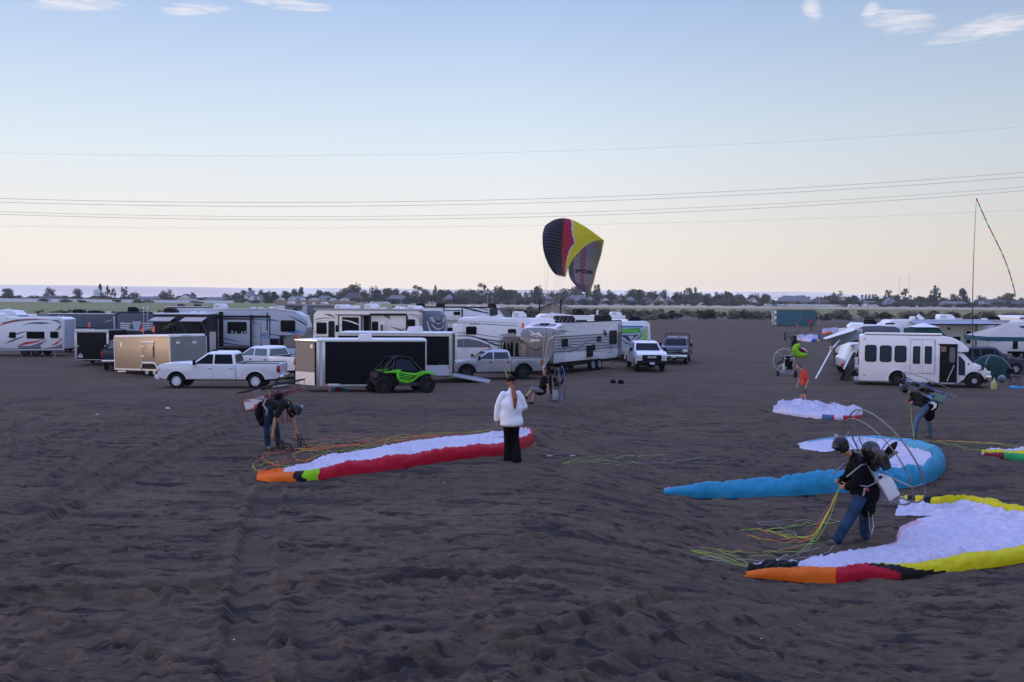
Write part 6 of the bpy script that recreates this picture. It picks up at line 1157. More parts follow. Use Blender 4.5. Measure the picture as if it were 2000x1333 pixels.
def person(label, loc, J, C, name='person', voxel=.011, scale=1.0, group=None):
    """J: joints in metres about the feet, x right, y away, z up; C: clothes"""
    t = empty(name, loc, 0, label, 'person', group); t.scale = (scale,) * 3
    pel, che, hed = V(J['pel']), V(J['che']), V(J['hed']); lat = V(J['lat']).normalized(); face = V(J['face']).normalized(); w = J.get('w', 1.0)
    up = (che - pel).normalized(); B = basis(lat, up); latp = B.col[0]; fwd = V(J.get('fwd', face)); fwd = (fwd - up * fwd.dot(up)); fwd = (fwd - latp * fwd.dot(latp)).normalized()
    plat = V(J.get('plat', lat)).normalized(); sh = [che + latp * (s * .175 * w) + up * .06 for s in (1, -1)]; hip = [pel + plat * (s * .09 * w) - V((0, 0, .04)) for s in (1, -1)]
    nb = che + up * .12; neck = hed - V(J.get('hup', (0, 0, 1))).normalized() * .1
    def torso(mb, g=0, lo=0.0, hi=1.0, flare=0):
        for i in range(13):
            k = i / 12
            if k < lo or k > hi: continue
            c = pel.lerp(che + up * .04, k); wl = np.interp(k, [0, .35, .75, 1], [.158, .132, .165, .15]) * w; wf = np.interp(k, [0, .35, .75, 1], [.118, .10, .118, .095]) * w
            mb.ball(c, (wl + g + flare * (1 - k), wf + g + flare * (1 - k), .085), 16, 9, B)
        mb.tube([sh[0] - up * .02, sh[1] - up * .02], [.062 + g, .062 + g], 10)
    # head: skull, jaw, nose, ears, brow
    hup = V(J.get('hup', (0, 0, 1))).normalized(); hl = hup.cross(face).normalized(); hup = face.cross(hl).normalized() * 1.0
    if hup.dot(V(J.get('hup', (0, 0, 1)))) < 0: hup = -hup
    H = Matrix((hl, face, hup)).transposed()
    def head(mb, g=0):
        mb.ball(hed + hup * .02, (.074 + g, .092 + g, .098 + g), 18, 12, H); mb.ball(hed - hup * .045 + face * .022, (.055 + g, .066 + g, .068 + g), 14, 10, H)
    def fingers(mb, wr, d, palmn, curl, far=False):
        d = d.normalized(); side = d.cross(palmn).normalized(); palmn = side.cross(d).normalized(); P = Matrix((side, d, palmn)).transposed(); mb.ball(wr + d * .05, (.040, .055, .017), 12, 8, P); limb(mb, [wr, wr + d * .03], [.027, .027])
        if voxel > .02: mb.ball(wr + d * .11, (.034, .05, .018), 8, 6, P); return
        for k, (o, ln) in enumerate(((-.030, .066), (-.011, .078), (.010, .072), (.029, .056))):
            a = wr + d * .095 + side * o; b = a + (d * math.cos(curl * .5) + palmn * math.sin(curl * .5)) * ln * .5; c = b + (d * math.cos(curl * 1.3) + palmn * math.sin(curl * 1.3)) * ln * .5; limb(mb, [wr + d * .05 + side * o * .8, a, b, c], [.011, .0105, .0095, .0085], 8)
        a = wr + d * .03 - side * .032; limb(mb, [a, a + (d * .5 - side * .7 + palmn * .4) * .045, a + (d * 1.0 - side * .6 + palmn * .7) * .062], [.014, .012, .0095], 8)
    def body(mb):
        head(mb); mb.ball(hed + face * .09 - hup * .012, (.013, .018, .02), 8, 6, H); mb.ball(hed + face * .077 - hup * .052, (.024, .012, .010), 8, 6, H)
        for s in (-1, 1): mb.ball(hed + hl * (s * .076) - hup * .01 - face * .005, (.011, .02, .03), 8, 6, H); mb.ball(hed + face * .083 + hl * (s * .03) + hup * .012, (.013, .008, .008), 6, 5, H)
        limb(mb, [nb - up * .03, neck + hup * .02], [.056, .052]); torso(mb)
        for i in (0, 1):
            el, wr = V(J['elb'][i]), V(J['wri'][i]); limb(mb, [sh[i], sh[i].lerp(el, .35), el, el.lerp(wr, .3), wr], [.052, .049, .037, .039, .026])
            hd = V(J['hnd'][i]) if 'hnd' in J else (wr - el); fingers(mb, wr, hd, V(J.get('palm', [latp * -1, latp])[i]), J.get('curl', .7))
            kn, an = V(J['kne'][i]), V(J['ank'][i]); limb(mb, [hip[i], hip[i].lerp(kn, .4), kn, kn.lerp(an, .3), an], [.088, .078, .053, .055, .036]); tdir = V(J['toe'][i]).normalized(); limb(mb, [an, an - V((0, 0, .04)) + tdir * .02, an + tdir * .13 - V((0, 0, .045))], [.036, .04, .03])
    fuse('body', C.get('skin', 'skin'), body, voxel, t)
    # clothes
    tp = C['top']
    def top(mb):
        if 'rings' in C:
            for (z, cx, cy, hw, hd) in C['rings']: mb.ball((cx, cy, z), (hw, hd, .06), 24, 8)
        torso(mb, C.get('tg', .016), C.get('tlo', 0), 1, C.get('flare', 0)); limb(mb, [nb - up * .05, (nb - up * .01).lerp(neck, .45)], [.068, .06])
        if 'hem' in C:                                 # loose tail of a shirt below the waist
            for k in range(10): c = pel + V((0, 0, .1)) - V((0, 0, 1)) * ((C['hem'] + .1) * k / 9); mb.ball(c + V(C.get('hemoff', (0, 0, 0))) * (k / 9), ((.150 + C.get('tg', .016) + C.get('flare', 0) * .9 + .004 * k) * w, (.112 + C.get('tg', .016) + C.get('flare', 0) * .9 + .003 * k) * w, .07), 18, 8, Matrix((plat, V((0, 0, 1)).cross(plat), V((0, 0, 1)))).transposed())
        for i in (0, 1):
            el, wr = V(J['elb'][i]), V(J['wri'][i]); g = C.get('sg', .014)
            if C.get('sleeve') == 'long': limb(mb, [sh[i], sh[i].lerp(el, .4), el, el.lerp(wr, .5), el.lerp(wr, .96)], [.055 + g * .4, .056 + g * .9, .048 + g, .044 + g, .036 + g])
            else: limb(mb, [sh[i], sh[i].lerp(el, .4), sh[i].lerp(el, .72)], [.06 + g, .056 + g, .05 + g])
    fuse('shirt', tp, top, voxel * 1.1, t, 14 if 'rings' in C else 4)
    bt = C['bottom']
    def bot(mb):
        for k in range(5): mb.ball(pel - V((0, 0, .05)) + up * (.03 * k - .02), (.158 * w + .014, .122 * w + .014, .08), 16, 8, Matrix((plat, V((0, 0, 1)).cross(plat), V((0, 0, 1)))).transposed())
        for i in (0, 1):
            kn, an = V(J['kne'][i]), V(J['ank'][i]); g = C.get('bg', .014)
            if C.get('short'): limb(mb, [hip[i], hip[i].lerp(kn, .5), kn + (hip[i] - kn) * .04], [.098 + g, .092 + g, .082 + g])
            elif C.get('flared'): limb(mb, [hip[i], hip[i].lerp(kn, .5), kn, kn.lerp(an, .5), an - V((0, 0, .05))], [.092 + g, .078 + g, .062 + g, .074 + g, .098 + g])
            else: limb(mb, [hip[i], hip[i].lerp(kn, .4), kn, kn.lerp(an, .4), an - V((0, 0, .01))], [.096 + g, .084 + g, .064 + g, .06 + g, .05 + g])
    fuse('trousers' if not C.get('short') else 'shorts', bt, bot, voxel * 1.1, t)
    for i in (0, 1):
        an = V(J['ank'][i]); td = V(J['toe'][i]).normalized(); dn = V(J.get('sole', [(0, 0, -1)] * 2)[i]).normalized()
        def shoe(mb): limb(mb, [an + dn * .02, an + dn * .045 - td * .02], [.045, .045]); limb(mb, [an + dn * .045 - td * .03, an + dn * .05 + td * .08, an + dn * .055 + td * .16], [.045, .046, .036])
        fuse('shoe', C.get('shoe', 'shoe'), shoe, voxel * 1.1, t, 3)
    hk = C.get('head')
    if hk == 'helmet':
        def hm(mb): mb.ball(hed + hup * .035 - face * .012, (.112, .132, .122), 18, 12, H); mb.ball(hed - hup * .03 - face * .02, (.105, .105, .09), 14, 10, H); mb.ball(hed - hup * .01 + face * .0, (.118, .055, .055), 12, 8, H)
        h = fuse('helmet', 'helmet', hm, voxel, t, 3)
        b = MB().mat('trim_dark')
        for s in (-1, 1): b.ball(hed + hl * (s * .112) - hup * .012, (.024, .05, .055), 12, 8, H)
        b.build('ear_cup', h, smooth=True); b = MB().mat('glass_mid'); b.ball(hed + hup * .045 + face * .06, (.092, .078, .045), 14, 8, H); b.build('visor', h, smooth=True)
        b = MB().mat('trim_grey'); b.tube([hed + hup * .14, hed + hup * .17], .02, 8); b.box(hed + hup * .16 - V((.03, .02, 0)), hed + hup * .16 + V((.03, .02, .05))); b.build('action_camera', h, bevel=.006); b = MB().mat('black'); b.tube([hed + hl * .1 - hup * .04, hed + hl * .06 - hup * .08 + face * .08, hed + face * .13 - hup * .075], [.006, .006, .012], 6); b.build('microphone', h)
    elif hk == 'cap':
        def hr(mb): mb.ball(hed + hup * .012 - face * .018, (.083, .092, .098), 16, 10, H); limb(mb, [hed - hup * .05 - face * .06, hed - hup * .11 - face * .10], [.05, .035])
        fuse('hair', 'hair_red', hr, voxel, t); 
        def cp(mb): mb.ball(hed + hup * .05, (.094, .112, .088), 18, 10, H); mb.ball(hed + hup * .045 + face * .12, (.07, .075, .012), 12, 6, H)
        fuse('cap', 'cloth_black', cp, voxel, t)
        if C.get('tail'):
            pts = [hed + V(p) for p in C['tail']]
            def tl(mb): limb(mb, dens(pts[0], pts[1], 2) + dens(pts[1], pts[2], 3)[1:] + dens(pts[2], pts[3], 3)[1:], [.024, .030, .038, .046, .052, .053, .047, .036, .014][:len(dens(pts[0], pts[1], 2) + dens(pts[1], pts[2], 3)[1:] + dens(pts[2], pts[3], 3)[1:])])
            fuse('ponytail', 'hair_red', tl, .009, t)
    else:
        def hr(mb): mb.ball(hed + hup * .032 - face * .02, (.08, .092, .092), 16, 10, H); mb.ball(hed - face * .04 - hup * .02, (.073, .06, .07), 12, 8, H)
        fuse('hair', C.get('hair', 'hair_brown'), hr, voxel, t)
    return t
# ------------------------------------------------------------------ paramotor units
def paramotor(label, C0, up, lat, back, r=.72, tube='titan', hoop2='titan', tank='tank', group=None, seat=None, name='paramotor', spokes=6, prop=True, frame=None, seat_off=None, net=True, eng_y=.2, parts_scale=1.0, cowl=None):
    up = V(up).normalized(); back = V(back); back = (back - up * back.dot(up)).normalized(); lat = back.cross(up).normalized()
    Mx = Matrix((lat, back, up)).transposed().to_4x4(); Mx.translation = V(C0)
    t = bpy.data.objects.new(name, None); COL.objects.link(t); t.matrix_world = Mx; tag(t, label, 'paramotor', group)
    circ = lambda rr, y, n=44: [(rr * math.cos(2 * math.pi * k / n), y, rr * math.sin(2 * math.pi * k / n)) for k in range(n)]
    MB().mat(tube).tube(circ(r, .42), .013, 7, closed=True).build('outer_hoop', t, smooth=True); MB().mat(hoop2).tube(circ(r * .93, .24), .010, 7, closed=True).build('inner_hoop', t, smooth=True)
    for k in range(spokes):
        a = 2 * math.pi * (k + .5) / spokes; c, s = math.cos(a), math.sin(a); MB().mat(frame or tube).tube([(c * .1, .12, s * .1), (c * r * .55, .18, s * r * .55), (c * r * .93, .24, s * r * .93), (c * r, .42, s * r)], .009, 6).build('spoke', t, smooth=True)
    if net:
        m = MB().mat('webbing')
        for k in range(16): a = 2 * math.pi * k / 16; m.tube([(math.cos(a) * .16, .2, math.sin(a) * .16), (math.cos(a) * r * .93, .24, math.sin(a) * r * .93)], .0022, 3)
        for rr in (.35, .52): m.tube(circ(rr * r, .215, 24), .0022, 3, closed=True)
        m.build('net', t)
    s = parts_scale; m = MB().mat('engine'); m.lathe([(.10 * s, .12), (.105 * s, .18), (.07 * s, .26), (.05 * s, .34)], (0, 0, 0), 'Y', 16)
    m.tube([(0, .2, .05), (0, .2, .24 * s)], .065 * s, 12)
    for k in range(6): m.tube([(0, .2, .09 + k * .026), (0, .2, .10 + k * .026)], .088 * s, 12)
    e = m.build('engine', t, smooth=True); m = MB().mat('engine'); m.tube([(.06, .2, .2), (.2, .22, .26), (.26, .24, .12), (.22, .24, -.1)], [.03, .05, .085 * s, .06 * s], 12); m.build('exhaust', e, smooth=True)
    if cowl: m = MB().mat(cowl); m.ball((.02, .24, .22), (.14, .15, .15), 14, 10); m.build('airbox', e, smooth=True)
    else: m = MB().mat('black'); m.ball((-.16, .2, .14), (.07, .09, .09), 12, 8); m.build('airbox', e, smooth=True)
    if prop:
        m = MB().mat('carbon'); a = R(25)
        for q in (0, math.pi):
            c, sn = math.cos(a + q), math.sin(a + q); pts = []
            for i in range(9): f = i / 8; rr = .03 + f * r * .84; wd = (.028, .03, .045, .055, .058, .052, .044, .034, .015)[i]; pts.append((rr, wd))
            vs = []; 
            for rr, wd in pts: tw = .5 * (1 - rr / r); vs += [(c * rr - sn * wd, .385 - wd * tw, sn * rr + c * wd), (c * rr + sn * wd, .385 + wd * tw, sn * rr - c * wd), (c * rr + sn * wd, .395 + wd * tw, sn * rr - c * wd), (c * rr - sn * wd, .395 - wd * tw, sn * rr + c * wd)]
            n = len(pts); fs = [(i * 4 + k, i * 4 + (k + 1) % 4, (i + 1) * 4 + (k + 1) % 4, (i + 1) * 4 + k) for i in range(n - 1) for k in range(4)] + [(0, 3, 2, 1), ((n - 1) * 4, (n - 1) * 4 + 1, (n - 1) * 4 + 2, (n - 1) * 4 + 3)]; m.add(vs, fs)
        m.lathe([(.04, .36), (.04, .42)], (0, 0, 0), 'Y', 12); m.build('propeller', t, smooth=False)
    m = MB().mat(tank); m.prism([(-.17, -.60), (.17, -.60), (.2, -.34), (.15, -.22), (-.15, -.22), (-.2, -.34)], .02, .25); tk = m.build('fuel_tank', t, bevel=.035, seg=3); MB().mat('black').tube([(.1, .12, -.23), (.1, .12, -.19)], .03, 10).build('tank_cap', tk)
    m = MB().mat(frame or tube)
    for q in (-.17, .17): m.tube([(q, .0, .32), (q, .0, -.62), (q * .9, .28, -.66)], .012, 7)
    m.tube([(-.17, 0, .32), (.17, 0, .32)], .012, 7); m.tube([(-.17, 0, -.1), (.17, 0, -.1)], .012, 7)
    for q in (-1, 1): m.tube([(q * .17, .0, .12), (q * .26, -.12, .18), (q * .24, -.42, .14)], .013, 7)
    m.build('back_frame', t, smooth=True)
    m = MB().mat('cloth_black'); m.box((-.16, -.05, -.35), (.16, .0, .3)); m.build('back_pad', t, bevel=.02)
    return t, Mx
def attach(o, t, Mx): o.parent = t; o.matrix_parent_inverse = Mx.inverted(); return o
def strap(pts, m, name, t, Mx, w=.02): return attach(MB().mat(m).tube(pts, w, 6, flat=.4).build(name, None, smooth=True), t, Mx)
# ---- woman watching, back to the camera
P0 = settle(GP(998, 901))
person('woman in loose white shirt and black flared trousers with long auburn ponytail, seen from behind', P0, dict(w=.86, pel=(.0, .0, .93), che=(-.01, .0, 1.285), hed=(.0, .02, 1.565), face=(-.25, .97, -.12), fwd=(0, 1, 0), lat=(-1, -.08, 0),
    elb=[(-.255, .02, 1.09), (.25, .06, 1.09)], wri=[(-.285, .05, .83), (.13, .25, 1.03)], kne=[(-.075, .02, .5), (.085, .06, .5)], ank=[(-.04, .06, .09), (.11, -.02, .09)], toe=[(-.5, .85, 0), (.1, 1, 0)]),
    dict(top='cloth_white', sleeve='long', tg=.012, tlo=.5, sg=.032, rings=[(1.365 - .02 * i, .012 * math.sin(i * .5), .008 * math.sin(i * .37), .098 + .105 * min(1, i / 9) ** .7 + .0010 * i, .085 + .07 * min(1, i / 10) + .0008 * i) for i in range(32)], bottom='cloth_black', flared=True, bg=.012, shoe='shoe_black', head='cap', tail=[(.0, -.10, -.03), (.03, -.15, -.1), (.07, -.20, -.28), (.07, -.19, -.50)]), voxel=.01)
# ---- bent pilot, left
P1 = settle(GP(529, 878))
person('pilot in black bending right over to pick up risers, paramotor cage lying on his back', P1, dict(pel=(-.10, .0, .93), che=(.27, -.05, .97), hed=(.55, -.12, .84), face=(.30, -.55, -.78), hup=(.9, -.2, .25), fwd=(.0, -.1, -1), lat=(-.1, .97, -.1), plat=(-.35, .93, 0),
    elb=[(.46, .10, .63), (.15, -.26, .66)], wri=[(.52, .08, .38), (.12, -.30, .37)], hnd=[(.05, -.02, -1), (-.02, 0, -1)], kne=[(.07, .12, .5), (-.07, -.08, .5)], ank=[(.13, .14, .09), (-.05, -.07, .09)], toe=[(.9, -.4, 0), (.6, -.8, 0)]),
    dict(top='cloth_charcoal', tg=.02, sg=.02, bottom='denim', shoe='shoe', head='helmet', skin='skin_tan'), voxel=.01)
u = V((math.cos(R(12.5)), 0, math.sin(R(12.5)))); c1 = P1 + V((.08, .05, .93))
pm1, mx1 = paramotor('paramotor with dark red frame and pink white tank lying flat on the bent pilot\'s back', c1, u, (0, 1, 0), (-math.sin(R(12.5)) + .0, .06, 1), r=.73, tube='trim_dark', hoop2='dark_red', tank='tank', spokes=8, frame='dark_red')
attach(fuse('harness_seat', 'cloth_black', lambda mb: (mb.ball(P1 + V((-.20, -.05, .80)), (.13, .17, .24), 12, 8), mb.ball(P1 + V((-.16, -.05, .62)), (.10, .15, .14), 12, 8)), .02, None), pm1, mx1)
strap([P1 + V(p) for p in ((-.02, -.3, 1.12), (-.08, -.33, .98), (.0, -.32, .86), (-.02, -.3, .76))], 'canvas_tan', 'swing_arm', pm1, mx1); strap([P1 + V(p) for p in ((.05, -.2, 1.08), (.22, -.24, 1.0), (.36, -.15, .92))], 'webbing', 'shoulder_strap', pm1, mx1, .03)
MB_ = MB().mat('red'); MB_.ball(P1 + V((-.28, -.16, .92)), (.04, .03, .06), 8, 6); attach(MB_.build('harness_badge', None, smooth=True), pm1, mx1)
m_ = MB().mat('black'); rr_ = random.Random(2)
t_ = empty('riser_pair', P1 + V((.2, -.3, 0)), 0, 'tangle of black risers dropping from the bent pilot\'s hands to the sand', 'risers')
for (a, b) in (((-.08, 0, .30), (.25, -.05, .02)), ((.30, .38, .30), (.45, .3, .02))):
    for k in range(5):
        p = [V(a) + V((rr_.uniform(-.02, .02),) * 3), V(a).lerp(V(b), .4) + V((rr_.uniform(-.12, .12), rr_.uniform(-.06, .06), rr_.uniform(-.05, .1))), V(a).lerp(V(b), .75) + V((rr_.uniform(-.12, .15), 0, rr_.uniform(-.04, .08))), V(b) + V((rr_.uniform(-.15, .2), rr_.uniform(-.1, .1), 0))]; MB().mat('webbing').tube(p, .012, 5, flat=.3).build('riser', t_, smooth=True)
# ---- near pilot, right
P2 = settle(GP(1662, 1061))
person('pilot in black jacket and jeans with glossy helmet, nearest figure, holding coloured lines', P2, dict(pel=(.17, .02, .90), che=(.10, .0, 1.28), hed=(-.20, -.03, 1.555), face=(-.86, -.15, -.48), hup=(-.45, 0, .85), fwd=(-1, 0, 0), lat=(-.12, -1, 0),
    elb=[(-.02, -.25, 1.02), (.0, .22, 1.02)], wri=[(-.12, -.16, .93), (-.14, .10, .98)], hnd=[(-1, .3, -.1), (-1, -.3, .1)], kne=[(-.04, -.12, .47), (.24, .12, .50)], ank=[(-.27, -.14, .09), (.27, .14, .09)], toe=[(-1, -.2, 0), (-.95, -.1, 0)], curl=1.2),
    dict(top='cloth_black', sleeve='long', tg=.055, sg=.032, bottom='denim', bg=.028, shoe='shoe', head='helmet', skin='skin_tan', hem=.1), voxel=.0095)
up2 = V((-.87, 0, 1.48)).normalized(); c2 = P2 + V((.30, .0, 1.20)) 
pm2, mx2 = paramotor('paramotor with tall grey double hoop cage and white tank on the nearest pilot\'s back', c2 + V((-.10, 0, -.02)), up2, (0, 1, 0), (1.48, .30, .87), r=.86, tube='titan', hoop2='titan', tank='tank', spokes=6, cowl='carbon', parts_scale=1.2)
attach(fuse('harness_seat', 'cloth_black', lambda mb: (mb.ball(P2 + V((.27, 0, .80)), (.17, .19, .2), 12, 8), mb.ball(P2 + V((.25, 0, .60)), (.13, .18, .2), 12, 8)), .02, None), pm2, mx2)
b_ = MB().mat('red').box(P2 + V((.12, -.20, .78)), P2 + V((.20, -.185, .92))); attach(b_.build('harness_badge', None), pm2, mx2)
text_mesh('apco', .07, 'rv_white', pm2, Matrix.Translation((0, 0, 0)), .002, name='badge_lettering').matrix_local = mx2.inverted() @ (Matrix.Translation(P2 + V((.12, -.205, .86))) @ Matrix.Rotation(R(90), 4, 'X') @ Matrix.Rotation(R(80), 4, 'Z'))
strap([P2 + V(p) for p in ((.28, -.26, 1.18), (.26, -.3, 1.02), (.14, -.3, .96), (.0, -.28, .98))], 'steel', 'swing_arm', pm2, mx2, .018); strap([P2 + V(p) for p in ((.2, -.2, .55), (.22, -.2, .3), (.26, -.18, .18), (.3, -.16, .3), (.28, -.14, .5))], 'steel', 'foot_strap', pm2, mx2, .008); strap([P2 + V(p) for p in ((.02, -.2, 1.45), (.1, -.22, 1.25), (.06, -.22, 1.0))], 'webbing', 'shoulder_strap', pm2, mx2, .028)
# ---- far right pilot
P3 = settle(GP(1801, 856))
person('pilot in dark jacket and light jeans walking bent forward before the shuttle bus', P3, dict(pel=(.10, .0, 1.0), che=(-.22, -.02, 1.28), hed=(-.60, -.05, 1.46), face=(-.75, -.25, -.6), hup=(-.6, 0, .8), fwd=(-.5, 0, -1), lat=(0, -1, 0), plat=(-.1, -1, 0),
    elb=[(-.16, -.27, 1.02), (-.2, .24, 1.04)], wri=[(-.36, -.22, 1.08), (-.38, .10, 1.10)], hnd=[(-1, .4, 0), (-1, -.4, 0)], kne=[(-.22, -.12, .56), (.20, .1, .54)], ank=[(-.27, -.12, .09), (.32, .12, .09)], toe=[(-1, -.1, 0), (-.9, .2, 0)], curl=1.2),
    dict(top='cloth_charcoal', sleeve='long', tg=.03, sg=.025, bottom='denim_light', bg=.012, shoe='shoe', head='helmet', skin='skin_tan'), voxel=.012)
up3 = V((-1.73, 0, .78)).normalized(); c3 = P3 + V((.17, .05, 1.50))
pm3, mx3 = paramotor('paramotor with blue hoop and greenish tank on the bent pilot in front of the bus', c3 + V((-.12, 0, -.26)), up3, (0, 1, 0), (.78, .1, 1.73), r=.86, tube='titan', hoop2='blue_tube', tank='tank_green', spokes=6)
attach(fuse('harness_seat', 'cloth_black', lambda mb: (mb.ball(P3 + V((.22, -.02, .98)), (.24, .2, .17), 12, 8), mb.ball(P3 + V((.2, 0, .72)), (.17, .18, .22), 12, 8)), .02, None), pm3, mx3)
strap([P3 + V(p) for p in ((.02, -.24, 1.32), (.14, -.26, 1.26), (.14, -.27, 1.12), (.0, -.27, 1.04))], 'cyan', 'swing_arm', pm3, mx3, .03)
b_ = MB().mat('rv_white'); q_ = [(.08, 1.12), (.22, 1.13), (.33, 1.06), (.31, .95), (.16, .86), (.24, .97), (.22, 1.04), (.12, 1.07)]; b_.prism([(x, z) for x, z in q_], -.235, -.225); b_ = b_.build('harness_emblem', None); b_.data.transform(Matrix.Translation(P3)); attach(b_, pm3, mx3)
# ---- man in the red shirt
P4 = settle(GP(1568, 789))
person('man in red T shirt and olive shorts looking down at his spread wing', P4, dict(pel=(.05, .0, .93), che=(.04, .0, 1.33), hed=(-.22, -.03, 1.60), face=(-.8, -.25, -.55), hup=(-.4, 0, .9), fwd=(-1, 0, 0), lat=(-.25, -.97, 0), w=1.12,
    elb=[(.14, -.28, 1.05), (-.08, .22, 1.06)], wri=[(.04, -.3, .80), (-.2, .18, .82)], hnd=[(-.1, 0, -1), (-.2, 0, -1)], kne=[(.02, -.1, .5), (-.02, .12, .5)], ank=[(.1, -.1, .09), (.0, .12, .09)], toe=[(-1, -.2, 0), (-1, 0, 0)]),
    dict(top='cloth_red', tg=.025, sg=.028, bottom='cloth_olive', short=True, shoe='shoe', hem=.08), voxel=.013)
# ---- pilot in the air
D5 = 37.0; o5 = at(1058, 762, D5)
person('pilot in black and grey shorts flying low with legs out, under the black red wing', o5, dict(pel=(.0, .0, .0), che=(.10, .02, .37), hed=(.10, -.02, .64), face=(-.97, -.2, .05), fwd=(-1, 0, .1), lat=(-.15, -.98, 0),
    elb=[(.20, -.26, .22), (.16, .25, .2)], wri=[(.26, -.24, -.0), (.12, .3, .32)], hnd=[(.1, 0, -1), (0, 0, 1)], kne=[(-.34, -.1, .04), (-.22, .14, -.10)], ank=[(-.56, -.14, -.22), (-.34, .14, -.44)], toe=[(-1, -.1, .15), (-1, 0, -.05)]),
    dict(top='cloth_black', tg=.03, sg=.02, bottom='cloth_grey', short=True, shoe='shoe_black', skin='skin'), voxel=.014)
pm5, mx5 = paramotor('paramotor with a bright blue hoop on the back of the flying pilot', o5 + V((.33, .05, .22)), (-.02, .0, 1), (0, 1, 0), (1, .12, 0), r=.62, tube='blue_tube', hoop2='titan', tank='trim_grey', spokes=6, frame='trim_dark')
attach(fuse('harness_seat', 'cloth_black', lambda mb: (mb.ball(o5 + V((-.05, 0, -.06)), (.22, .2, .14), 12, 8), mb.ball(o5 + V((.05, 0, .12)), (.14, .19, .16), 12, 8)), .02, None), pm5, mx5)
# ---- pilot with the lime wing and the far figures
P6 = GX(1552, 87)
person('pilot in camouflage and black carrying a bunched lime wing beside the white ring trike', P6, dict(pel=(0, 0, .93), che=(-.03, 0, 1.32), hed=(.05, 0, 1.58), face=(.6, .8, 0), fwd=(.5, .8, 0), lat=(-.8, .5, 0), elb=[(-.2, .2, 1.05), (.25, -.12, 1.1)], wri=[(.05, .3, 1.0), (.35, .1, 1.15)], kne=[(-.05, .1, .5), (.08, -.05, .5)], ank=[(-.1, .1, .09), (.1, -.05, .09)], toe=[(.5, .8, 0), (.5, .8, 0)]), dict(top='camo', sleeve='long', tg=.03, bottom='camo', shoe='shoe', head='helmet'), voxel=.024)
pm6, mx6 = paramotor('black paramotor standing up on the camouflage pilot\'s back', P6 + V((-.12, -.3, 1.45)), (.05, 0, 1), (0, 1, 0), (-.5, -.8, 0), r=.62, tube='trim_dark', hoop2='trim_dark', tank='black', net=False, spokes=4)
G_F = 'small figures by the teal container'
person('far figure in grey T shirt and dark jeans left of the green wing pilot', GX(1532.5, 121), dict(pel=(0, 0, .93), che=(-.05, 0, 1.32), hed=(.08, 0, 1.56), face=(1, 0, -.2), fwd=(1, 0, 0), lat=(0, 1, 0), elb=[(-.1, .25, 1.08), (-.12, -.26, 1.08)], wri=[(.02, .2, .9), (-.02, -.24, .88)], kne=[(.05, .1, .5), (-.02, -.1, .5)], ank=[(.08, .1, .09), (-.08, -.1, .09)], toe=[(1, 0, 0), (1, 0, 0)]), dict(top='cloth_grey', bottom='denim', shoe='shoe', head='cap'), voxel=.028, group=G_F)
person('far figure reaching one arm up before the teal container', GX(1557.5, 152), dict(pel=(0, 0, .93), che=(-.05, 0, 1.32), hed=(-.05, 0, 1.58), face=(.6, .6, .2), fwd=(1, 0, 0), lat=(0, 1, 0), elb=[(-.12, .2, 1.05), (.2, -.15, 1.55)], wri=[(-.05, .25, .85), (.38, -.1, 1.85)], hnd=[(0, 0, -1), (.5, 0, 1)], kne=[(.0, .1, .5), (.1, -.1, .5)], ank=[(-.05, .1, .09), (.1, -.1, .09)], toe=[(1, 0, 0), (1, 0, 0)]), dict(top='cloth_olive', bottom='cloth_grey', shoe='shoe', head='helmet'), voxel=.028, scale=1.15, group=G_F)
person('far figure with red pack and olive trousers facing the teal container', GX(1583.5, 155), dict(pel=(0, 0, .93), che=(0, 0, 1.32), hed=(.04, 0, 1.57), face=(0, 1, 0), fwd=(0, 1, 0), lat=(-1, 0, 0), elb=[(-.4, 0, 1.4), (.25, 0, 1.15)], wri=[(-.68, 0, 1.48), (.4, 0, 1.1)], kne=[(-.1, 0, .5), (.1, 0, .5)], ank=[(-.1, 0, .09), (.14, 0, .09)], toe=[(0, 1, 0), (0, 1, 0)]), dict(top='dark_red', sleeve='long', bottom='cloth_olive', shoe='shoe_black', head='cap', tg=.05), voxel=.028, scale=1.2, group=G_F)
# ---- three wheeled paramotor
def trike():
    o = GX(1535, 64.5); t, Mx = paramotor('three wheeled paramotor with white ring standing on the sand behind the man in red', o + V((.08, .1, .98)), (0, 0, 1), (0, 1, 0), (-.25, 1, 0), r=.74, tube='roof_white', hoop2='titan', tank='tank', spokes=4, parts_scale=1.1)
    m = MB().mat('steel')
    for a, b in (((-.55, 0, -.78), (.5, -.1, -.78)), ((-.5, 0, -.78), (0, -.2, -.3)), ((.5, 0, -.78), (0, -.2, -.3)), ((0, -.2, -.75), (0, -1.0, -.85))): m.tube([a, b], .018, 6)
    m.build('trike_frame', t)
    for p in ((-.62, .0, -.80), (.62, .0, -.80), (0, -1.05, -.82)): add_wheel(t, p, .18, .12, 'rim_black', 5, .4, -1, R(75))
    MB().mat('cloth_black').prism([(-.2, -.55), (.2, -.55), (.22, -.0), (-.22, -.0)], -.35, -.28).build('seat', t, bevel=.03)
trike()
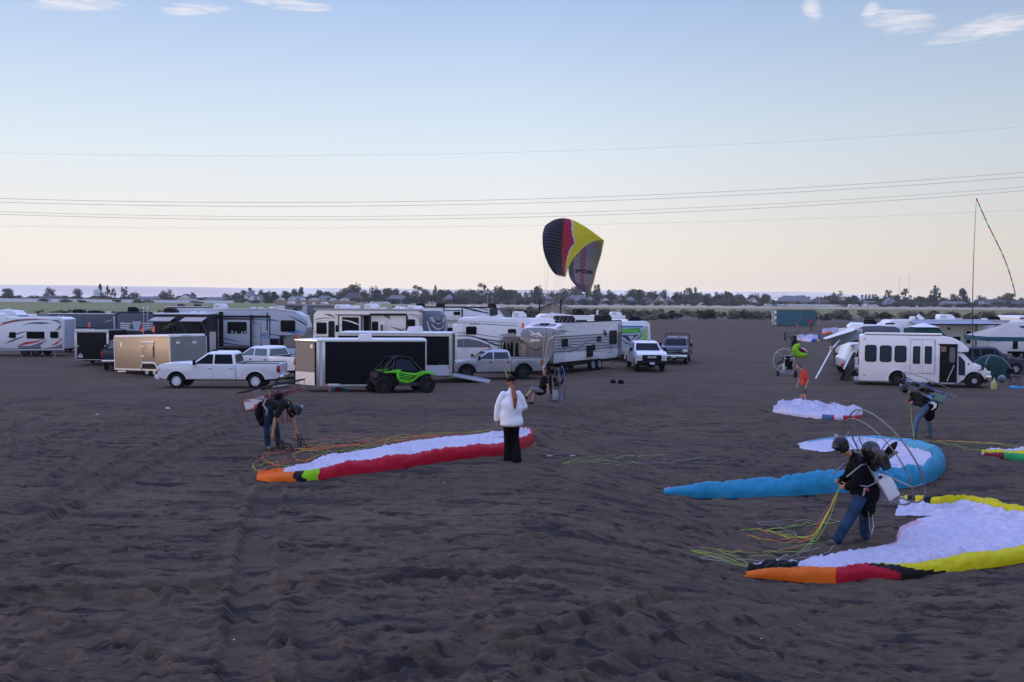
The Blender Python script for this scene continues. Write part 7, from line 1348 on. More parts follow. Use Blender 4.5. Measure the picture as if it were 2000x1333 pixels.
# ================================================================== wings
def nylon(name, c, tr=.3):
    if name in MATS: return MATS[name]
    m = mat(name, c, .5, var=.08, scale=7, bump=.8, bscale=9, spec=.15); nt = m.node_tree; b = nt.nodes['Principled BSDF']; out = nt.nodes['Material Output']
    tl = nt.nodes.new('ShaderNodeBsdfTranslucent'); tl.inputs[0].default_value = (*c, 1); mx = nt.nodes.new('ShaderNodeMixShader'); mx.inputs[0].default_value = tr
    nt.links.new(b.outputs[0], mx.inputs[1]); nt.links.new(tl.outputs[0], mx.inputs[2]); nt.links.new(mx.outputs[0], out.inputs[0]); return m
for n_, c_ in (('ny_white', (.66, .62, .74)), ('ny_red', (.50, .008, .03)), ('ny_orange', (.85, .16, .01)), ('ny_lime', (.33, .65, .01)), ('ny_black', (.012, .011, .014)), ('ny_blue', (.025, .27, .42)), ('ny_blue2', (.10, .38, .52)), ('ny_yellow', (.72, .62, .01)), ('ny_green', (.02, .35, .10)), ('ny_slate', (.06, .13, .24)), ('ny_royal', (.02, .05, .42)), ('ny_maroon', (.22, .01, .03)), ('ny_pink', (.66, .36, .46))): nylon(n_, c_)
mat('line_red', (.75, .08, .05), .7); mat('line_lime', (.42, .62, .05), .7); mat('line_orange', (.85, .25, .03), .7); mat('line_pale', (.45, .42, .40), .7)
def cr(P, t):
    t = max(0, min(.99999, t)) * (len(P) - 1); i = int(t); f = t - i; p0, p1, p2, p3 = P[max(i - 1, 0)], P[i], P[i + 1], P[min(i + 2, len(P) - 1)]
    return .5 * ((2 * p1) + (p2 - p0) * f + (2 * p0 - 5 * p1 + 4 * p2 - p3) * f * f + (3 * p1 - p0 - 3 * p2 + p3) * f ** 3)
def wing(label, ctrl, cells, lead_col, fab_col, wr=.05, tube_w=.45, seed=0, ns=240, nt=38, lump=0, name='paraglider_wing', group='paraglider wings spread on the sand'):
    """ctrl rows: front photo point, back photo point, roll height"""
    F = [GP(*c[0]) for c in ctrl]; Bk = [GP(*c[1]) for c in ctrl]; Hh = [V((c[2], 0, 0)) for c in ctrl]
    o = sum(F, V()) / len(F); t = empty(name, o, 0, label, 'paraglider', group)
    ns = cells * 7; nl = 14; rows = []; nn = mnoise.noise
    for i in range(ns + 1):
        s = i / ns; f, b, h = cr(F, s), cr(Bk, s), max(.02, cr(Hh, s).x); d = (b - f); d.z = 0; ln = max(d.length, .05); d.normalize()
        w = min(tube_w * (.5 + h * 1.6), ln * .75); ph = s * cells; puff = abs(math.sin(math.pi * ph)) ** .55; row = []
        along = cr(F, min(1, s + .01)) - cr(F, max(0, s - .01)); along.z = 0; along = along.normalized() if along.length > 1e-5 else V((1, 0, 0))
        for j in range(nl + 1):                       # leading edge roll
            th = math.pi * (j / nl) * .88; x = w * (1 - math.cos(th)) / 2; z = h * math.sin(th) ** .75 * (1 - .10 * (1 - puff) ** 2 * (.6 + 1.4 * abs(nn(V((s * 11, seed, 0))))))
            q = V((f.x * 3 + seed, f.y * 3, th * 1.1)); k = .20 * h * nn(q * .5) + .14 * h * nn(q * 1.4) + .04 * h * nn(q * 5)
            cr_ = -.05 * h * abs(nn(V((s * cells * .7, th * 2.5 + seed, 3)))) * 2
            p = f + d * (x + k * .8 * math.cos(th) * -1) + along * (.04 * nn(q * 1.6)); row.append(V((p.x, p.y, max(hz(p.x, p.y) + .004 if j else hz(p.x, p.y) - .015, gz(p.x, p.y) + max(.0, z + k * math.sin(th) + cr_ * math.sin(th)) * .97))))
        for j in range(1, nt + 1):                    # crumpled fabric behind it
            k = j / nt; x = w * .97 + (ln - w * .97) * k; p = f + d * x; q = V((p.x, p.y, seed)); e = min(1, (1 - k) * 5) * .9 + .1; s0 = h * .45 * (1 - k) ** 2
            rid = 1 - abs(nn(V((p.x * 2.4 + nn(q * 2) * .8, p.y * 3.2, seed + 2)))) * 2.6
            rid2 = max(0, 1 - abs(nn(V((p.x * 5.5 + nn(q * 3), p.y * 7, seed + 5)))) * 4); z = s0 + wr * e * (.45 + 1.2 * nn(q * 1.5) + 1.0 * max(0, rid) ** 1.5 + .6 * rid2 * rid2 + .25 * nn(q * 6.5) + .1 * nn(q * 13)) + lump * max(0, nn(q * 2.3 + V((9, 2, 1))) + .15) * math.sin(math.pi * k)
            jit = .05 * nn(V((s * 30, 7, seed))) * (1 if j == nt else 0); row.append(V((p.x + d.x * jit, p.y + d.y * jit, max(hz(p.x, p.y) + .006, gz(p.x, p.y) + max(.01 + .035 * min(1, (1 - k) * 6), z)))))
        rows.append(row)
    def part(name_, j0, j1, colf):
        mb = MB(); n = j1 - j0 + 1; vs = [rows[i][j] - o for i in range(ns + 1) for j in range(j0, j1 + 1)]; base = 0; mb.v = [tuple(v) for v in vs]
        for i in range(ns):
            for j in range(n - 1):
                mb.mat(colf((i + .5) / ns, (j + .5) / (n - 1))); mb.f.append((i * n + j, (i + 1) * n + j, (i + 1) * n + j + 1, i * n + j + 1)); mb.m.append(mb.cur)
        return mb.build(name_, t, smooth=False, fix=False)
    a = part('leading_edge', 0, nl, lead_col); b = part('lower_surface', nl, nl + nt, fab_col)
    for q in (a, b): q.data.polygons.foreach_set('use_smooth', [True] * len(q.data.polygons))
    return t, o
def lines(t, o, starts, ends, n, cols, seed=1, sag=.35, r=.0032, lift=.02, name='line'):
    rnd = random.Random(seed)
    for k in range(n):
        a = starts[k % len(starts)]; b = ends[rnd.randrange(len(ends))]; a = V(a) if len(a) == 3 else GP(*a); b = V(b) if len(b) == 3 else GP(*b); pts = []; d = b - a; pr = V((-d.y, d.x, 0)) * sag
        c1, c2, c3 = rnd.uniform(-1, 1), rnd.uniform(-1, 1), rnd.uniform(-1, 1)
        for i in range(41):
            f = i / 40; p = a.lerp(b, f) + pr * (c1 * math.sin(math.pi * f) * .5 + c2 * math.sin(2 * math.pi * f) * .25 + c3 * math.sin(5 * math.pi * f) * .06); g = hz(p.x, p.y) + lift * .4; za = a.z + (b.z - a.z) * f
            z = g + max(0, a.z - gz(a.x, a.y) - .05) * max(0, 1 - f * 2.6) ** 1.7 + .012 * abs(math.sin(f * 9 + c1 * 5)); pts.append(V((p.x, p.y, z)) - o)
        MB().mat(cols[k % len(cols)]).tube(pts, r, 4).build(name, t, smooth=True)
W1 = [((501, 938), (504, 931), .07), ((530, 943), (548, 926), .14), ((575, 943), (590, 912), .17), ((627, 938), (645, 893), .2), ((700, 929), (715, 880), .24), ((780, 918), (790, 866), .25), ((860, 904), (860, 856), .26), ((930, 895), (925, 850), .27), ((990, 888), (975, 845), .27), ((1025, 877), (1000, 843), .26), ((1042, 862), (1015, 843), .22), ((1038, 848), (1008, 846), .15)]
def lc1(s, k): x = s + .012 * math.sin(k * 9) + (k - .5) * .05; return 'ny_orange' if x < .17 else 'ny_black' if x < .205 else 'ny_lime' if s < .268 else 'ny_red'
w1, o1 = wing('long wing with red leading edge and orange tip lying beside the woman in white', W1, 46, lc1, lambda s, k: 'ny_orange' if s < .13 else 'ny_white', wr=.055, seed=3)
lines(w1, o1, [(560, 880), (583, 880), (575, 885)], [(600, 905), (650, 885), (720, 872), (800, 860), (860, 853), (520, 925), (505, 925), (545, 915), (900, 850), (940, 845)], 19, ['line_red', 'line_lime', 'line_orange', 'line_red'], 4, .3)
lines(w1, o1, [(502, 928), (540, 912), (600, 900)], [(540, 905), (640, 885), (700, 878), (960, 842)], 8, ['line_lime', 'line_orange'], 9, .5)
def crumple(label, px, Y, L, Wd, H, cols, seed, ang=0, name='folded_wing', cat='paraglider', group=None, loc=None):
    p = loc or GX(px, Y); t = empty(name, p, R(ang), label, cat, group); mb = MB(); n, m = 30, 12; vs = []
    for i in range(n + 1):
        for j in range(m + 1):
            s = i / n; th = math.pi * j / m; e = math.sin(math.pi * min(1, max(0, s * .98 + .01))) ** .5; q = V((s * 5 + seed, th * 1.3, seed)); k = .25 * mnoise.noise(q) + .18 * mnoise.noise(q * 2.6) + .1 * mnoise.noise(q * 6)
            vs.append(((s - .5) * L, -math.cos(th) * Wd / 2 * e * (1 + k), max(0, H * math.sin(th) * e * (1 + k * 1.6))))
    mb.v = vs
    for i in range(n):
        for j in range(m):
            mb.mat(cols((i + .5) / n, (j + .5) / m)); mb.f.append((i * (m + 1) + j, (i + 1) * (m + 1) + j, (i + 1) * (m + 1) + j + 1, i * (m + 1) + j + 1)); mb.m.append(mb.cur)
    mb.build('fabric', t, smooth=True, fix=True); return t
for args in ((955, 20.2), ): pass
_t = crumple('', 985, 23.9, .9, .25, .10, lambda s, k: 'ny_orange' if s < .18 else ('ny_yellow' if .45 < s < .6 and k > .4 else 'ny_red'), 5); 
for c_ in list(_t.children): c_.name = 'far_edge_roll'; c_.parent = w1; c_.location = _t.location - o1; c_.rotation_euler = (0, 0, R(4))
bpy.data.objects.remove(_t)
W2 = [((1295, 965), (1299, 959), .06), ((1345, 972), (1360, 955), .22), ((1430, 975), (1440, 950), .30), ((1520, 972), (1530, 944), .36), ((1610, 966), (1618, 934), .40), ((1690, 962), (1695, 922), .42), ((1760, 957), (1732, 902), .42), ((1810, 946), (1745, 893), .41), ((1838, 928), (1752, 888), .38), ((1846, 906), (1755, 884), .34), ((1828, 886), (1745, 882), .27), ((1780, 870), (1715, 880), .22), ((1720, 862), (1680, 879), .18), ((1655, 860), (1640, 880), .14), ((1600, 862), (1605, 884), .1), ((1558, 869), (1562, 877), .05)]
w2, o2 = wing('big blue wing curled in a hook behind the nearest pilot', W2, 60, lambda s, k: 'ny_white' if s > .965 else ('ny_blue2' if s > .62 and k > .5 else 'ny_blue'), lambda s, k: 'ny_white', wr=.04, tube_w=.72, seed=11, ns=260)
W3 = [((1455, 1127), (1468, 1110), .05), ((1500, 1132), (1525, 1103), .13), ((1560, 1138), (1580, 1096), .17), ((1620, 1143), (1640, 1083), .19), ((1690, 1133), (1700, 1072), .2), ((1760, 1132), (1746, 1062), .18), ((1830, 1124), (1752, 1048), .19), ((1900, 1115), (1758, 1034), .2), ((1980, 1104), (1778, 1022), .2), ((2060, 1085), (1800, 1014), .2), ((2110, 1055), (1820, 1010), .2), ((2070, 1032), (1826, 1012), .26), ((2010, 1018), (1826, 1011), .28), ((1955, 1003), (1818, 1010), .28), ((1905, 993), (1805, 1010), .27), ((1850, 995), (1790, 1010), .26), ((1805, 992), (1770, 1009), .26), ((1760, 990), (1748, 1009), .2)]
def lc3(s, k):
    w_ = .008 * math.sin(k * 17 + s * 40)
    if s < .185: return 'ny_black' if k > .58 and s < .155 + w_ else 'ny_orange'
    if s < .42:
        if s < .30 - .11 * k + w_: return 'ny_red'
        return 'ny_black' if s < .37 - .185 * k + w_ else 'ny_yellow'
    if .905 < s < .93 or (.955 < s < .975): return 'ny_red' if k < .5 else 'ny_black'
    return 'ny_yellow'
w3, o3 = wing('wide yellow edged white wing with orange and red tip, cut by the right edge', W3, 70, lc3, lambda s, k: ('ny_pink' if k > .9 and .27 < s < .5 else 'ny_black' if s < .11 and k < .6 else 'ny_white'), wr=.062, tube_w=.40, seed=23, ns=300, nt=40)
hand2 = tuple(P2 + V((-.24, -.1, .92)))
lines(w3, o3, [hand2], [(1370, 1075), (1460, 1050), (1352, 1085), (1470, 1035), (1520, 1048)], 13, ['line_lime', 'line_lime', 'line_orange', 'line_lime', 'line_red'], 12, .14, r=.003)
lines(w3, o3, [(1350, 1078), (1365, 1090), (1395, 1070)], [(1462, 1112), (1640, 1062), (1600, 1075), (1480, 1110)], 7, ['line_lime', 'line_pale', 'line_lime'], 17, .25)
lines(w3, o3, [(1440, 1038), (1480, 1025)], [(1640, 1020), (1560, 1050), (1500, 1060)], 4, ['line_lime', 'line_pale'], 21, .3)
W4 = [((1509, 806), (1514, 799), .1), ((1535, 811), (1532, 792), .15), ((1570, 816), (1552, 787), .18), ((1605, 820), (1585, 790), .18), ((1640, 821), (1615, 797), .16), ((1670, 819), (1650, 802), .12), ((1686, 814), (1680, 806), .06)]
w4, o4 = wing('white wing with blue and red edge heaped at the feet of the man in red', W4, 30, lambda s, k: 'ny_slate' if .50 < s < .60 and k < .62 else 'ny_red' if (.60 < s < .62 or s > .70) and k < .6 else 'ny_white', lambda s, k: 'ny_red' if (k > .93 and .15 < s < .3) else 'ny_white', wr=.10, tube_w=.5, seed=31, lump=.26, ns=150)
crumple('x', 0, 0, .01, .01, .01, lambda s, k: 'ny_pink', 1, loc=V((0, -30, 0))) if 0 else None
W5 = [((1916, 889), (1918, 884), .05), ((1950, 895), (1945, 882), .14), ((1990, 901), (1985, 879), .18), ((2050, 903), (2040, 874), .18), ((2120, 900), (2100, 868), .18)]
w5, o5_ = wing('yellow red and green wing tip entering at the right edge', W5, 20, lambda s, k: 'ny_pink' if s < .06 else ('ny_maroon' if s < .33 and k < .55 else 'ny_green' if k < .6 else 'ny_yellow'), lambda s, k: 'ny_yellow' if k < .6 else 'ny_white', wr=.06, seed=37, ns=90)
lines(w5, o5_, [(1800, 862), (1830, 862)], [(1925, 884), (1990, 872), (1960, 868), (1900, 872)], 6, ['line_lime', 'line_lime', 'line_orange'], 33, .2)
lines(w5, o5_, [tuple(P3 + V((-.4, -.1, 1.0)))], [(1760, 861), (1800, 865)], 2, ['line_lime'], 38, .2)
W6 = [((1555, 664), (1556, 662), .1), ((1568, 667), (1566, 660), .3), ((1582, 668.5), (1580, 659), .35), ((1598, 668), (1594, 660), .3), ((1602, 665), (1601, 662), .1)]
wing('far white wing with royal blue and yellow end lying beyond the lime wing', W6, 18, lambda s, k: 'ny_white' if s < .55 else ('ny_royal' if s < .7 else 'ny_yellow' if k < .4 else 'ny_royal'), lambda s, k: 'ny_white' if s < .75 else 'ny_royal', wr=.25, tube_w=1.1, seed=41, ns=60)
W7 = [((1605, 652), (1606, 650), .1), ((1615, 653), (1613, 648), .3), ((1625, 652), (1624, 647), .3), ((1636, 651), (1635, 646), .25)]
wing('small far wing with orange edge and white folds left of the tilted awning', W7, 12, lambda s, k: 'ny_orange' if s < .65 and k < .8 else 'ny_white', lambda s, k: 'ny_white', wr=.3, tube_w=1, seed=43, ns=50)
crumple('small bundle of light blue and red cloth on the sand before the black trailer', 661, 51.3, .98, .3, .16, lambda s, k: 'ny_white' if s < .12 else 'ny_blue' if s < .32 else 'ny_maroon' if s < .66 else 'ny_blue', 7, 3, name='cloth_bundle', cat='cloth bundle')
def lime():
    p = GX(1563, 85.5); t = empty('bunched_wing', p, 0, 'lime green wing with dark red stripe bunched in a curl beside the camouflage pilot', 'paraglider'); P = [(-.1, 0, 1.05), (-.42, -.1, .85), (-.45, -.15, .5), (-.2, -.2, .22), (.15, -.2, .18), (.45, -.1, .28)]; pts = [V(p) for p in P]; m = MB().mat('ny_lime'); q = [cr(pts, i / 24) for i in range(25)]
    m.tube(q, [(.17 + .13 * math.sin(math.pi * i / 24)) * (1 + .07 * math.sin(i * 2.6)) for i in range(25)], 14); m.build('leading_edge', t, smooth=True)
    m = MB().mat('ny_maroon'); q = [V((-.2, -.05, .72)), V((.05, -.15, .62)), V((.3, -.15, .48)), V((.5, -.1, .3))]; m.tube([cr(q, i / 10) for i in range(11)], [.12, .15, .16, .15, .14, .14, .13, .13, .12, .1, .06], 10); m.build('stripe', t, smooth=True); m = MB().mat('ny_white'); m.tube([V((.0, .05, .78)), V((.25, .0, .68)), V((.5, .0, .48)), V((.6, 0, .35))], [.05, .13, .12, .04], 10); m.build('lower_surface', t, smooth=True)
lime()
# ------------------------------------------------------------------ the wing in the air
def flying():
    # two spanwise edges; rows: leading-side point, trailing-side point (photo pixels and depth) from the near tip over the top to the far tip
    rows = [((1086, 537, 35.2), (1104, 541.5, 36.6)), ((1077, 527, 35.2), (1106, 536, 36.8)), ((1068, 510, 35.4), (1111, 520, 37.2)), ((1061.5, 490, 35.7), (1118, 506, 37.8)), ((1059.5, 470, 36.2), (1127, 495, 38.5)), ((1060.5, 453, 36.9), (1140, 482, 39.4)), ((1066, 440, 37.8), (1156, 472, 40.4)), ((1078, 433.5, 38.9), (1176.5, 468, 41.5)),
            ((1092, 431.5, 40.2), (1176, 480, 42.6)), ((1103, 440, 41.4), (1173, 497, 43.4)), ((1108, 470, 42.4), (1168, 514, 44.0)), ((1109, 505, 43.2), (1163, 532, 44.5)), ((1112, 540, 43.8), (1159, 550, 44.8)), ((1124, 558, 44.2), (1154, 565, 45.0)), ((1136, 570, 44.5), (1150, 572, 45.1))]
    A = [at(*r[0]) for r in rows]; Bq = [at(*r[1]) for r in rows]; o = (A[7] + Bq[7]) / 2; t = empty('flying_wing', o, 0, 'arched black red and yellow paraglider wing flying above the camp', 'paraglider')
    ns, nc = 220, 44; cells = 44; up = []; lo = []
    cen = sum(A, V()) / len(A) * .5 + sum(Bq, V()) / len(Bq) * .5; cen.z -= .4
    for i in range(ns + 1):
        s = i / ns; a, b = cr(A, s), cr(Bq, s); a1 = cr(A, min(1, s + .01)) - cr(A, max(0, s - .01)); c = b - a; n = a1.cross(c).normalized(); mid = (a + b) / 2
        if n.dot(mid - cen) < 0: n = -n
        th = .11 * c.length * (.35 + .65 * math.sin(math.pi * min(1, max(0, s))) ** .4); puff = .8 + .2 * abs(math.sin(math.pi * s * cells)) ** .6; ru, rl = [], []
        for j in range(nc + 1):
            k = j / nc; e = math.sin(math.pi * k ** .6) ** .9 if 0 < k < 1 else 0; scal = (.03 * abs(math.sin(math.pi * s * cells)) if j == nc else 0); ru.append(a.lerp(b, k) + n * (th * e * puff * .85) + c * scal - o); rl.append(a.lerp(b, k) - n * (th * e * .35 * puff) + c * scal - o)
        up.append(ru); lo.append(rl)
    def col(s, k):
        if s > .56: return 'ny_grey'
        # boundaries in chord fraction change along the span
        kb = np.interp(s, [0, .1, .2, .3, .43, .5, .56], [.72, .60, .50, .42, .27, .17, .08]); kr = np.interp(s, [0, .06, .16, .27, .33, .38, .44, .5, .56], [.93, .88, .78, .72, .75, .56, .42, .28, .14])
        return 'ny_black' if k < kb else 'ny_maroon2' if k < kr else ('ny_white' if k < kr + .035 and s < .5 else 'ny_yellow')
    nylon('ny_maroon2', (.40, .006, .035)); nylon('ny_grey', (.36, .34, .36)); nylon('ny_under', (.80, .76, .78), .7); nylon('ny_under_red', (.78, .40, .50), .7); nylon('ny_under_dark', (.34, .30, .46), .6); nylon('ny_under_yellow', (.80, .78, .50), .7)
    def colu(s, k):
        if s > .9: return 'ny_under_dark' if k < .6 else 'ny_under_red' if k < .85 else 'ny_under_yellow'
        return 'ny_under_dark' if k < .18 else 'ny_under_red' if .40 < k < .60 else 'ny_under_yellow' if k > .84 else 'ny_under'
    for nm, G_, cf in (('upper_surface', up, col), ('lower_surface', lo, colu)):
        mb = MB(); mb.v = [tuple(v) for r in G_ for v in r]
        for i in range(ns):
            for j in range(nc):
                mb.mat(cf((i + .5) / ns, (j + .5) / nc)); mb.f.append((i * (nc + 1) + j, (i + 1) * (nc + 1) + j, (i + 1) * (nc + 1) + j + 1, i * (nc + 1) + j + 1)); mb.m.append(mb.cur)
        q = mb.build(nm, t, fix=False); q.data.polygons.foreach_set('use_smooth', [True] * len(q.data.polygons))
    # seams between the cells
    m = MB().mat('ny_black')
    for i in range(5, ns, 5):
        m.tube([V(up[i][j]) for j in range(0, nc + 1, 4)], .006, 3); m.tube([V(lo[i][j]) for j in range(0, nc + 1, 4)], .006, 3)
    q = m.build('cell_seam', t); q['kind'] = 'stuff'
    # lettering on the far underside
    p = at(1137, 532.5, 43.0) - o; d0 = (at(1158, 534, 43.2) - at(1117, 530, 42.6)).normalized(); z_ = V((0, 0, 1)); n = d0.cross(z_).normalized(); z_ = n.cross(d0); mm = Matrix((d0, z_, n)).transposed().to_4x4(); mm.translation = p + V((0, -1.0, 0)); nm_ = Matrix((d0, -z_ * -1, n)).transposed()
    if mm.to_3x3().determinant() < 0: mm = mm @ Matrix.Diagonal((1, 1, -1, 1))
    text_mesh('SPYDER', .2, 'black', t, mm, .002, .15, 1.35, 'lettering', .008)
    # suspension lines down to the pilot
    R1 = o5 + V((.02, -.22, .72)); R2 = o5 + V((.06, .24, .72))
    for i in range(0, ns + 1, 31):
        for k in (5, 29): e = V(lo[i][k]) + o; a = (R1 if i < ns / 2 else R2); MB().mat('line_pale').tube([a - o, a.lerp(e, .5) - o, e - o], .003, 3).build('line', t)
    for a in (R1, R2): MB().mat('black').tube([a - o, a - o - V((.0, 0, .45))], .014, 5).build('riser', t)
flying()
# ------------------------------------------------------------------ pole with streamer, small litter
def pole_streamer():
    b = GX(1901, 61); t = empty('streamer_pole', b, 0, 'very tall thin pole with a rainbow striped streamer at its tip', 'pole'); top = at(1907, 388, 61) - b; pts = [V((0, 0, 0)).lerp(top, i / 10) + V((.12 * math.sin(math.pi * i / 10) * -1, 0, 0)) for i in range(11)]; m = MB().mat('dark_pole'); m.tube(pts, [.045 - .0035 * i for i in range(11)], 8); m.build('mast', t, smooth=True)
    S = [at(x, y, 61) - b for x, y in ((1907, 388), (1917, 411), (1930, 440), (1945, 470), (1958, 497), (1970, 528), (1978, 555), (1984, 578))]; cols = ['ny_royal', 'red', 'ny_green', 'ny_lime', 'ny_royal', 'red', 'ny_green']; N_ = 28
    for i in range(N_):
        q = [cr(S, (i + f) / N_) for f in (0, .5, 1)]; MB().mat(('ny_royal', 'line_red', 'ny_green', 'line_lime')[i % 4]).tube(q, [.045, .05, .045], 8, flat=.6).build('streamer_section', t, smooth=True)
pole_streamer()
t_ = empty('kite_ribbons', GX(1000, 20.5), 0, 'two thin streamers of lime and orange rising above the woman in white', 'ribbons')
for pts, mt in (([(985, 722), (988, 728), (991, 737), (992, 742)], 'line_lime'), ([(986, 700), (987, 706), (990, 714), (993, 722), (995, 730)], 'line_orange')):
    p = [at(x, y, 20.4) - t_.location for x, y in pts]; MB().mat(mt).tube(p, [.003, .009, .008, .004, .003][:len(p)], 5, flat=.5).build('ribbon', t_, smooth=True)
for (x, y, s, mt, lab, cat) in ((1197, 748, .35, 'black', 'black pouch lying alone on the sand, left one of two', 'bag'), (1212, 749, .38, 'black', 'black pouch lying alone on the sand, right one of two', 'bag')):
    p = GP(x, y + 1); t_ = empty('gear_bag', p, R(20), lab, cat); m = MB().mat(mt); m.ball((0, 0, s * .3), (s * .5, s * .35, s * .34), 10, 7); m.ball((s * .35, .05, s * .18), (s * .3, s * .25, s * .2), 8, 6); m.build('pouch', t_, smooth=True)
for i, (x, y, s) in enumerate(((327, 799, .08), (190, 811, .05), (415, 1272, .022), (390, 823, .02), (457, 1251, .012), (1487, 1250, .012), (868, 944, .014), (1226, 761, .03))):
    p = GP(x, y); t_ = empty('litter_scrap', p, R(37 * i), ('white paper scrap on the sand below the nearest white pickup', 'pale scrap on the sand at the far left by the wheel tracks', 'white scrap near the bottom beside the double wheel track', 'tiny pale pebble on the sand left of the bent pilot', 'tiny white fleck inside the double wheel track', 'tiny white fleck on the sand below the orange wing tip', 'tiny white fleck on the sand below the red wing', 'tiny white fleck in front of the ribbed trailer')[i], 'litter'); MB().mat('rv_white').prism([(-s, 0), (s, .0), (s * .8, s * .4), (-.2 * s, s * .7), (-s * .9, s * .3)], -s * .4, s * .5).build('scrap', t_, bevel=s * .1)
t_ = empty('chain_strap', GP(1068, 893), 0, 'thin dark strap with bright rings lying on the sand right of the woman', 'strap'); rr_ = random.Random(6)
for k in range(9): m = MB().mat('steel' if k in (2, 6) else 'webbing'); x = -.25 + k * .12; m.tube([(x, .05 * math.sin(k * 2), .02), (x + .07, .05 * math.sin(k * 2 + 1), .03), (x + .13, .05 * math.sin(k * 2 + 2), .02)], .009, 5); m.build('strap_link', t_, smooth=True)
t_ = empty('loose_lines', GP(1180, 905), 0, 'faint pale yellow lines lying loose on the sand right of the red wing', 'lines'); lines(t_, t_.location, [(1100, 905), (1160, 900)], [(1230, 912), (1300, 890), (1380, 893), (1250, 905)], 5, ['line_lime', 'line_pale'], 51, .12, r=.003)
t_ = empty('loose_lines', GP(1500, 815), 0, 'thin black risers on the sand left of the heaped white wing', 'lines'); lines(t_, t_.location, [(1482, 802)], [(1505, 807), (1500, 806)], 3, ['webbing'], 52, .1, r=.015)
# ================================================================== far background
for n_, c_ in (('leaf_dark', (.045, .058, .028)), ('leaf_mid', (.075, .088, .038)), ('leaf_olive', (.10, .105, .05)), ('leaf_plum', (.05, .035, .035)), ('scrub_leaf', (.17, .145, .105)), ('scrub_leaf2', (.125, .112, .08))): mat(n_, c_, .9, var=.4, scale=.8, spec=.1)
mat('bark', (.07, .055, .045), .9); mat('house_white', (.62, .60, .58), .8); mat('house_cream', (.50, .44, .36), .8); mat('house_brown', (.16, .12, .10), .8); mat('house_blue', (.22, .28, .36), .8); mat('roof_dark', (.075, .07, .075), .8); mat('roof_grey', (.16, .155, .165), .8); mat('fence_white', (.62, .64, .68), .6); mat('fence_wood', (.26, .19, .13), .85); mat('shelter_wall', (.30, .25, .19), .8); mat('pane_dark', (.03, .035, .045), .2)
def leafcloud(rnd, shape, n, size, mt2):
    mb = MB(); vs = []
    clumps = []
    nb = {'round': 17, 'poplar': 9, 'conifer': 12, 'ragged': 19, 'bush': 7}[shape]
    for _ in range(nb):
        if shape == 'poplar': z = rnd.uniform(.1, .93); clumps.append((rnd.uniform(-.05, .05), rnd.uniform(-.05, .05), z, .12 * math.sin(math.pi * z) ** .5 + .03))
        elif shape == 'conifer': z = rnd.uniform(.12, .95); r = .34 * (1 - z); a = rnd.uniform(0, 6.3); clumps.append((r * math.cos(a) * .7, r * math.sin(a) * .7, z, .10 + .12 * (1 - z)))
        elif shape == 'ragged': a = rnd.uniform(0, 6.3); z = rnd.uniform(.12, .95); r = .42 * math.sin(math.pi * (z * .8 + .1)) * rnd.uniform(.3, 1); clumps.append((r * math.cos(a), r * math.sin(a), z, rnd.uniform(.07, .14)))
        elif shape == 'bush': a = rnd.uniform(0, 6.3); r = rnd.uniform(0, .4); clumps.append((r * math.cos(a), r * math.sin(a) * .7, rnd.uniform(.2, .7), rnd.uniform(.22, .34)))
        else: a = rnd.uniform(0, 6.3); z = rnd.uniform(.08, .82); r = .36 * math.sin(math.pi * min(1, z * .85 + .12)) * rnd.uniform(.2, 1); clumps.append((r * math.cos(a), r * math.sin(a), z, rnd.uniform(.17, .25)))
    for i in range(n):
        c = clumps[rnd.randrange(len(clumps))]; d = V((rnd.gauss(0, 1), rnd.gauss(0, 1), rnd.gauss(0, 1))).normalized() * (rnd.random() ** .45) * c[3]
        p = V((c[0], c[1], c[2])) + d; p.z = max(.02, p.z); s = size * rnd.uniform(.6, 1.5); a = V((rnd.gauss(0, 1), rnd.gauss(0, 1), rnd.gauss(0, 1))).normalized(); b = a.orthogonal().normalized(); mb.mat(mt2[0] if rnd.random() < .62 else mt2[1])
        mb.add([p + a * s, p + b * s * .7, p - a * s * .8, p - b * s], [(0, 1, 2, 3)])
    return mb, clumps
_tp = {}
def tree_proto(shape, v, leaf):
    k = (shape, v, leaf)
    if k in _tp: return _tp[k]
    rnd = random.Random(hash((shape, v)) & 0xffff if False else sum(map(ord, shape)) * 7 + v); cols = {'dark': ('leaf_dark', 'leaf_mid'), 'mid': ('leaf_mid', 'leaf_olive'), 'plum': ('leaf_plum', 'leaf_dark'), 'scrub': ('scrub_leaf', 'scrub_leaf2')}[leaf]
    mb, cl = leafcloud(rnd, shape, {'bush': 420, 'poplar': 360}.get(shape, 900), {'bush': .075, 'ragged': .032, 'poplar': .03}.get(shape, .042), cols); me = mb.build('crown', None, fix=False)
    t = MB().mat('bark'); t.tube([(0, 0, 0), (.01, 0, .3), (0, .01, .7)], [.03, .022, .008], 6)
    for c in cl[:7]: t.tube([(0, 0, .18 + c[2] * .25), (c[0] * .5, c[1] * .5, c[2] * .7), (c[0], c[1], c[2])], [.012, .009, .004], 4)
    tm = t.build('trunk', None, fix=False); _tp[k] = (me.data, tm.data); bpy.data.objects.remove(me); bpy.data.objects.remove(tm); return _tp[k]
def plant(name, px, Y, top_py, half, shape, leaf, label, cat, group, v=0, rz=0, loc=None, h=None, w=None):
    p = loc or GX(px, Y); H = h or max(.6, at(px, top_py, Y).z); Wm = w or (half * 2 * Y / FPX / ({'poplar': .26, 'conifer': .62}.get(shape, .88))); a, b = tree_proto(shape, v, leaf)
    t = empty(name, p, rz, label, cat, group); t.scale = (Wm, Wm, H)
    for nm, me in (('crown', a), ('trunk', b)): o = bpy.data.objects.new(nm, me); COL.objects.link(o); o.parent = t
    return t
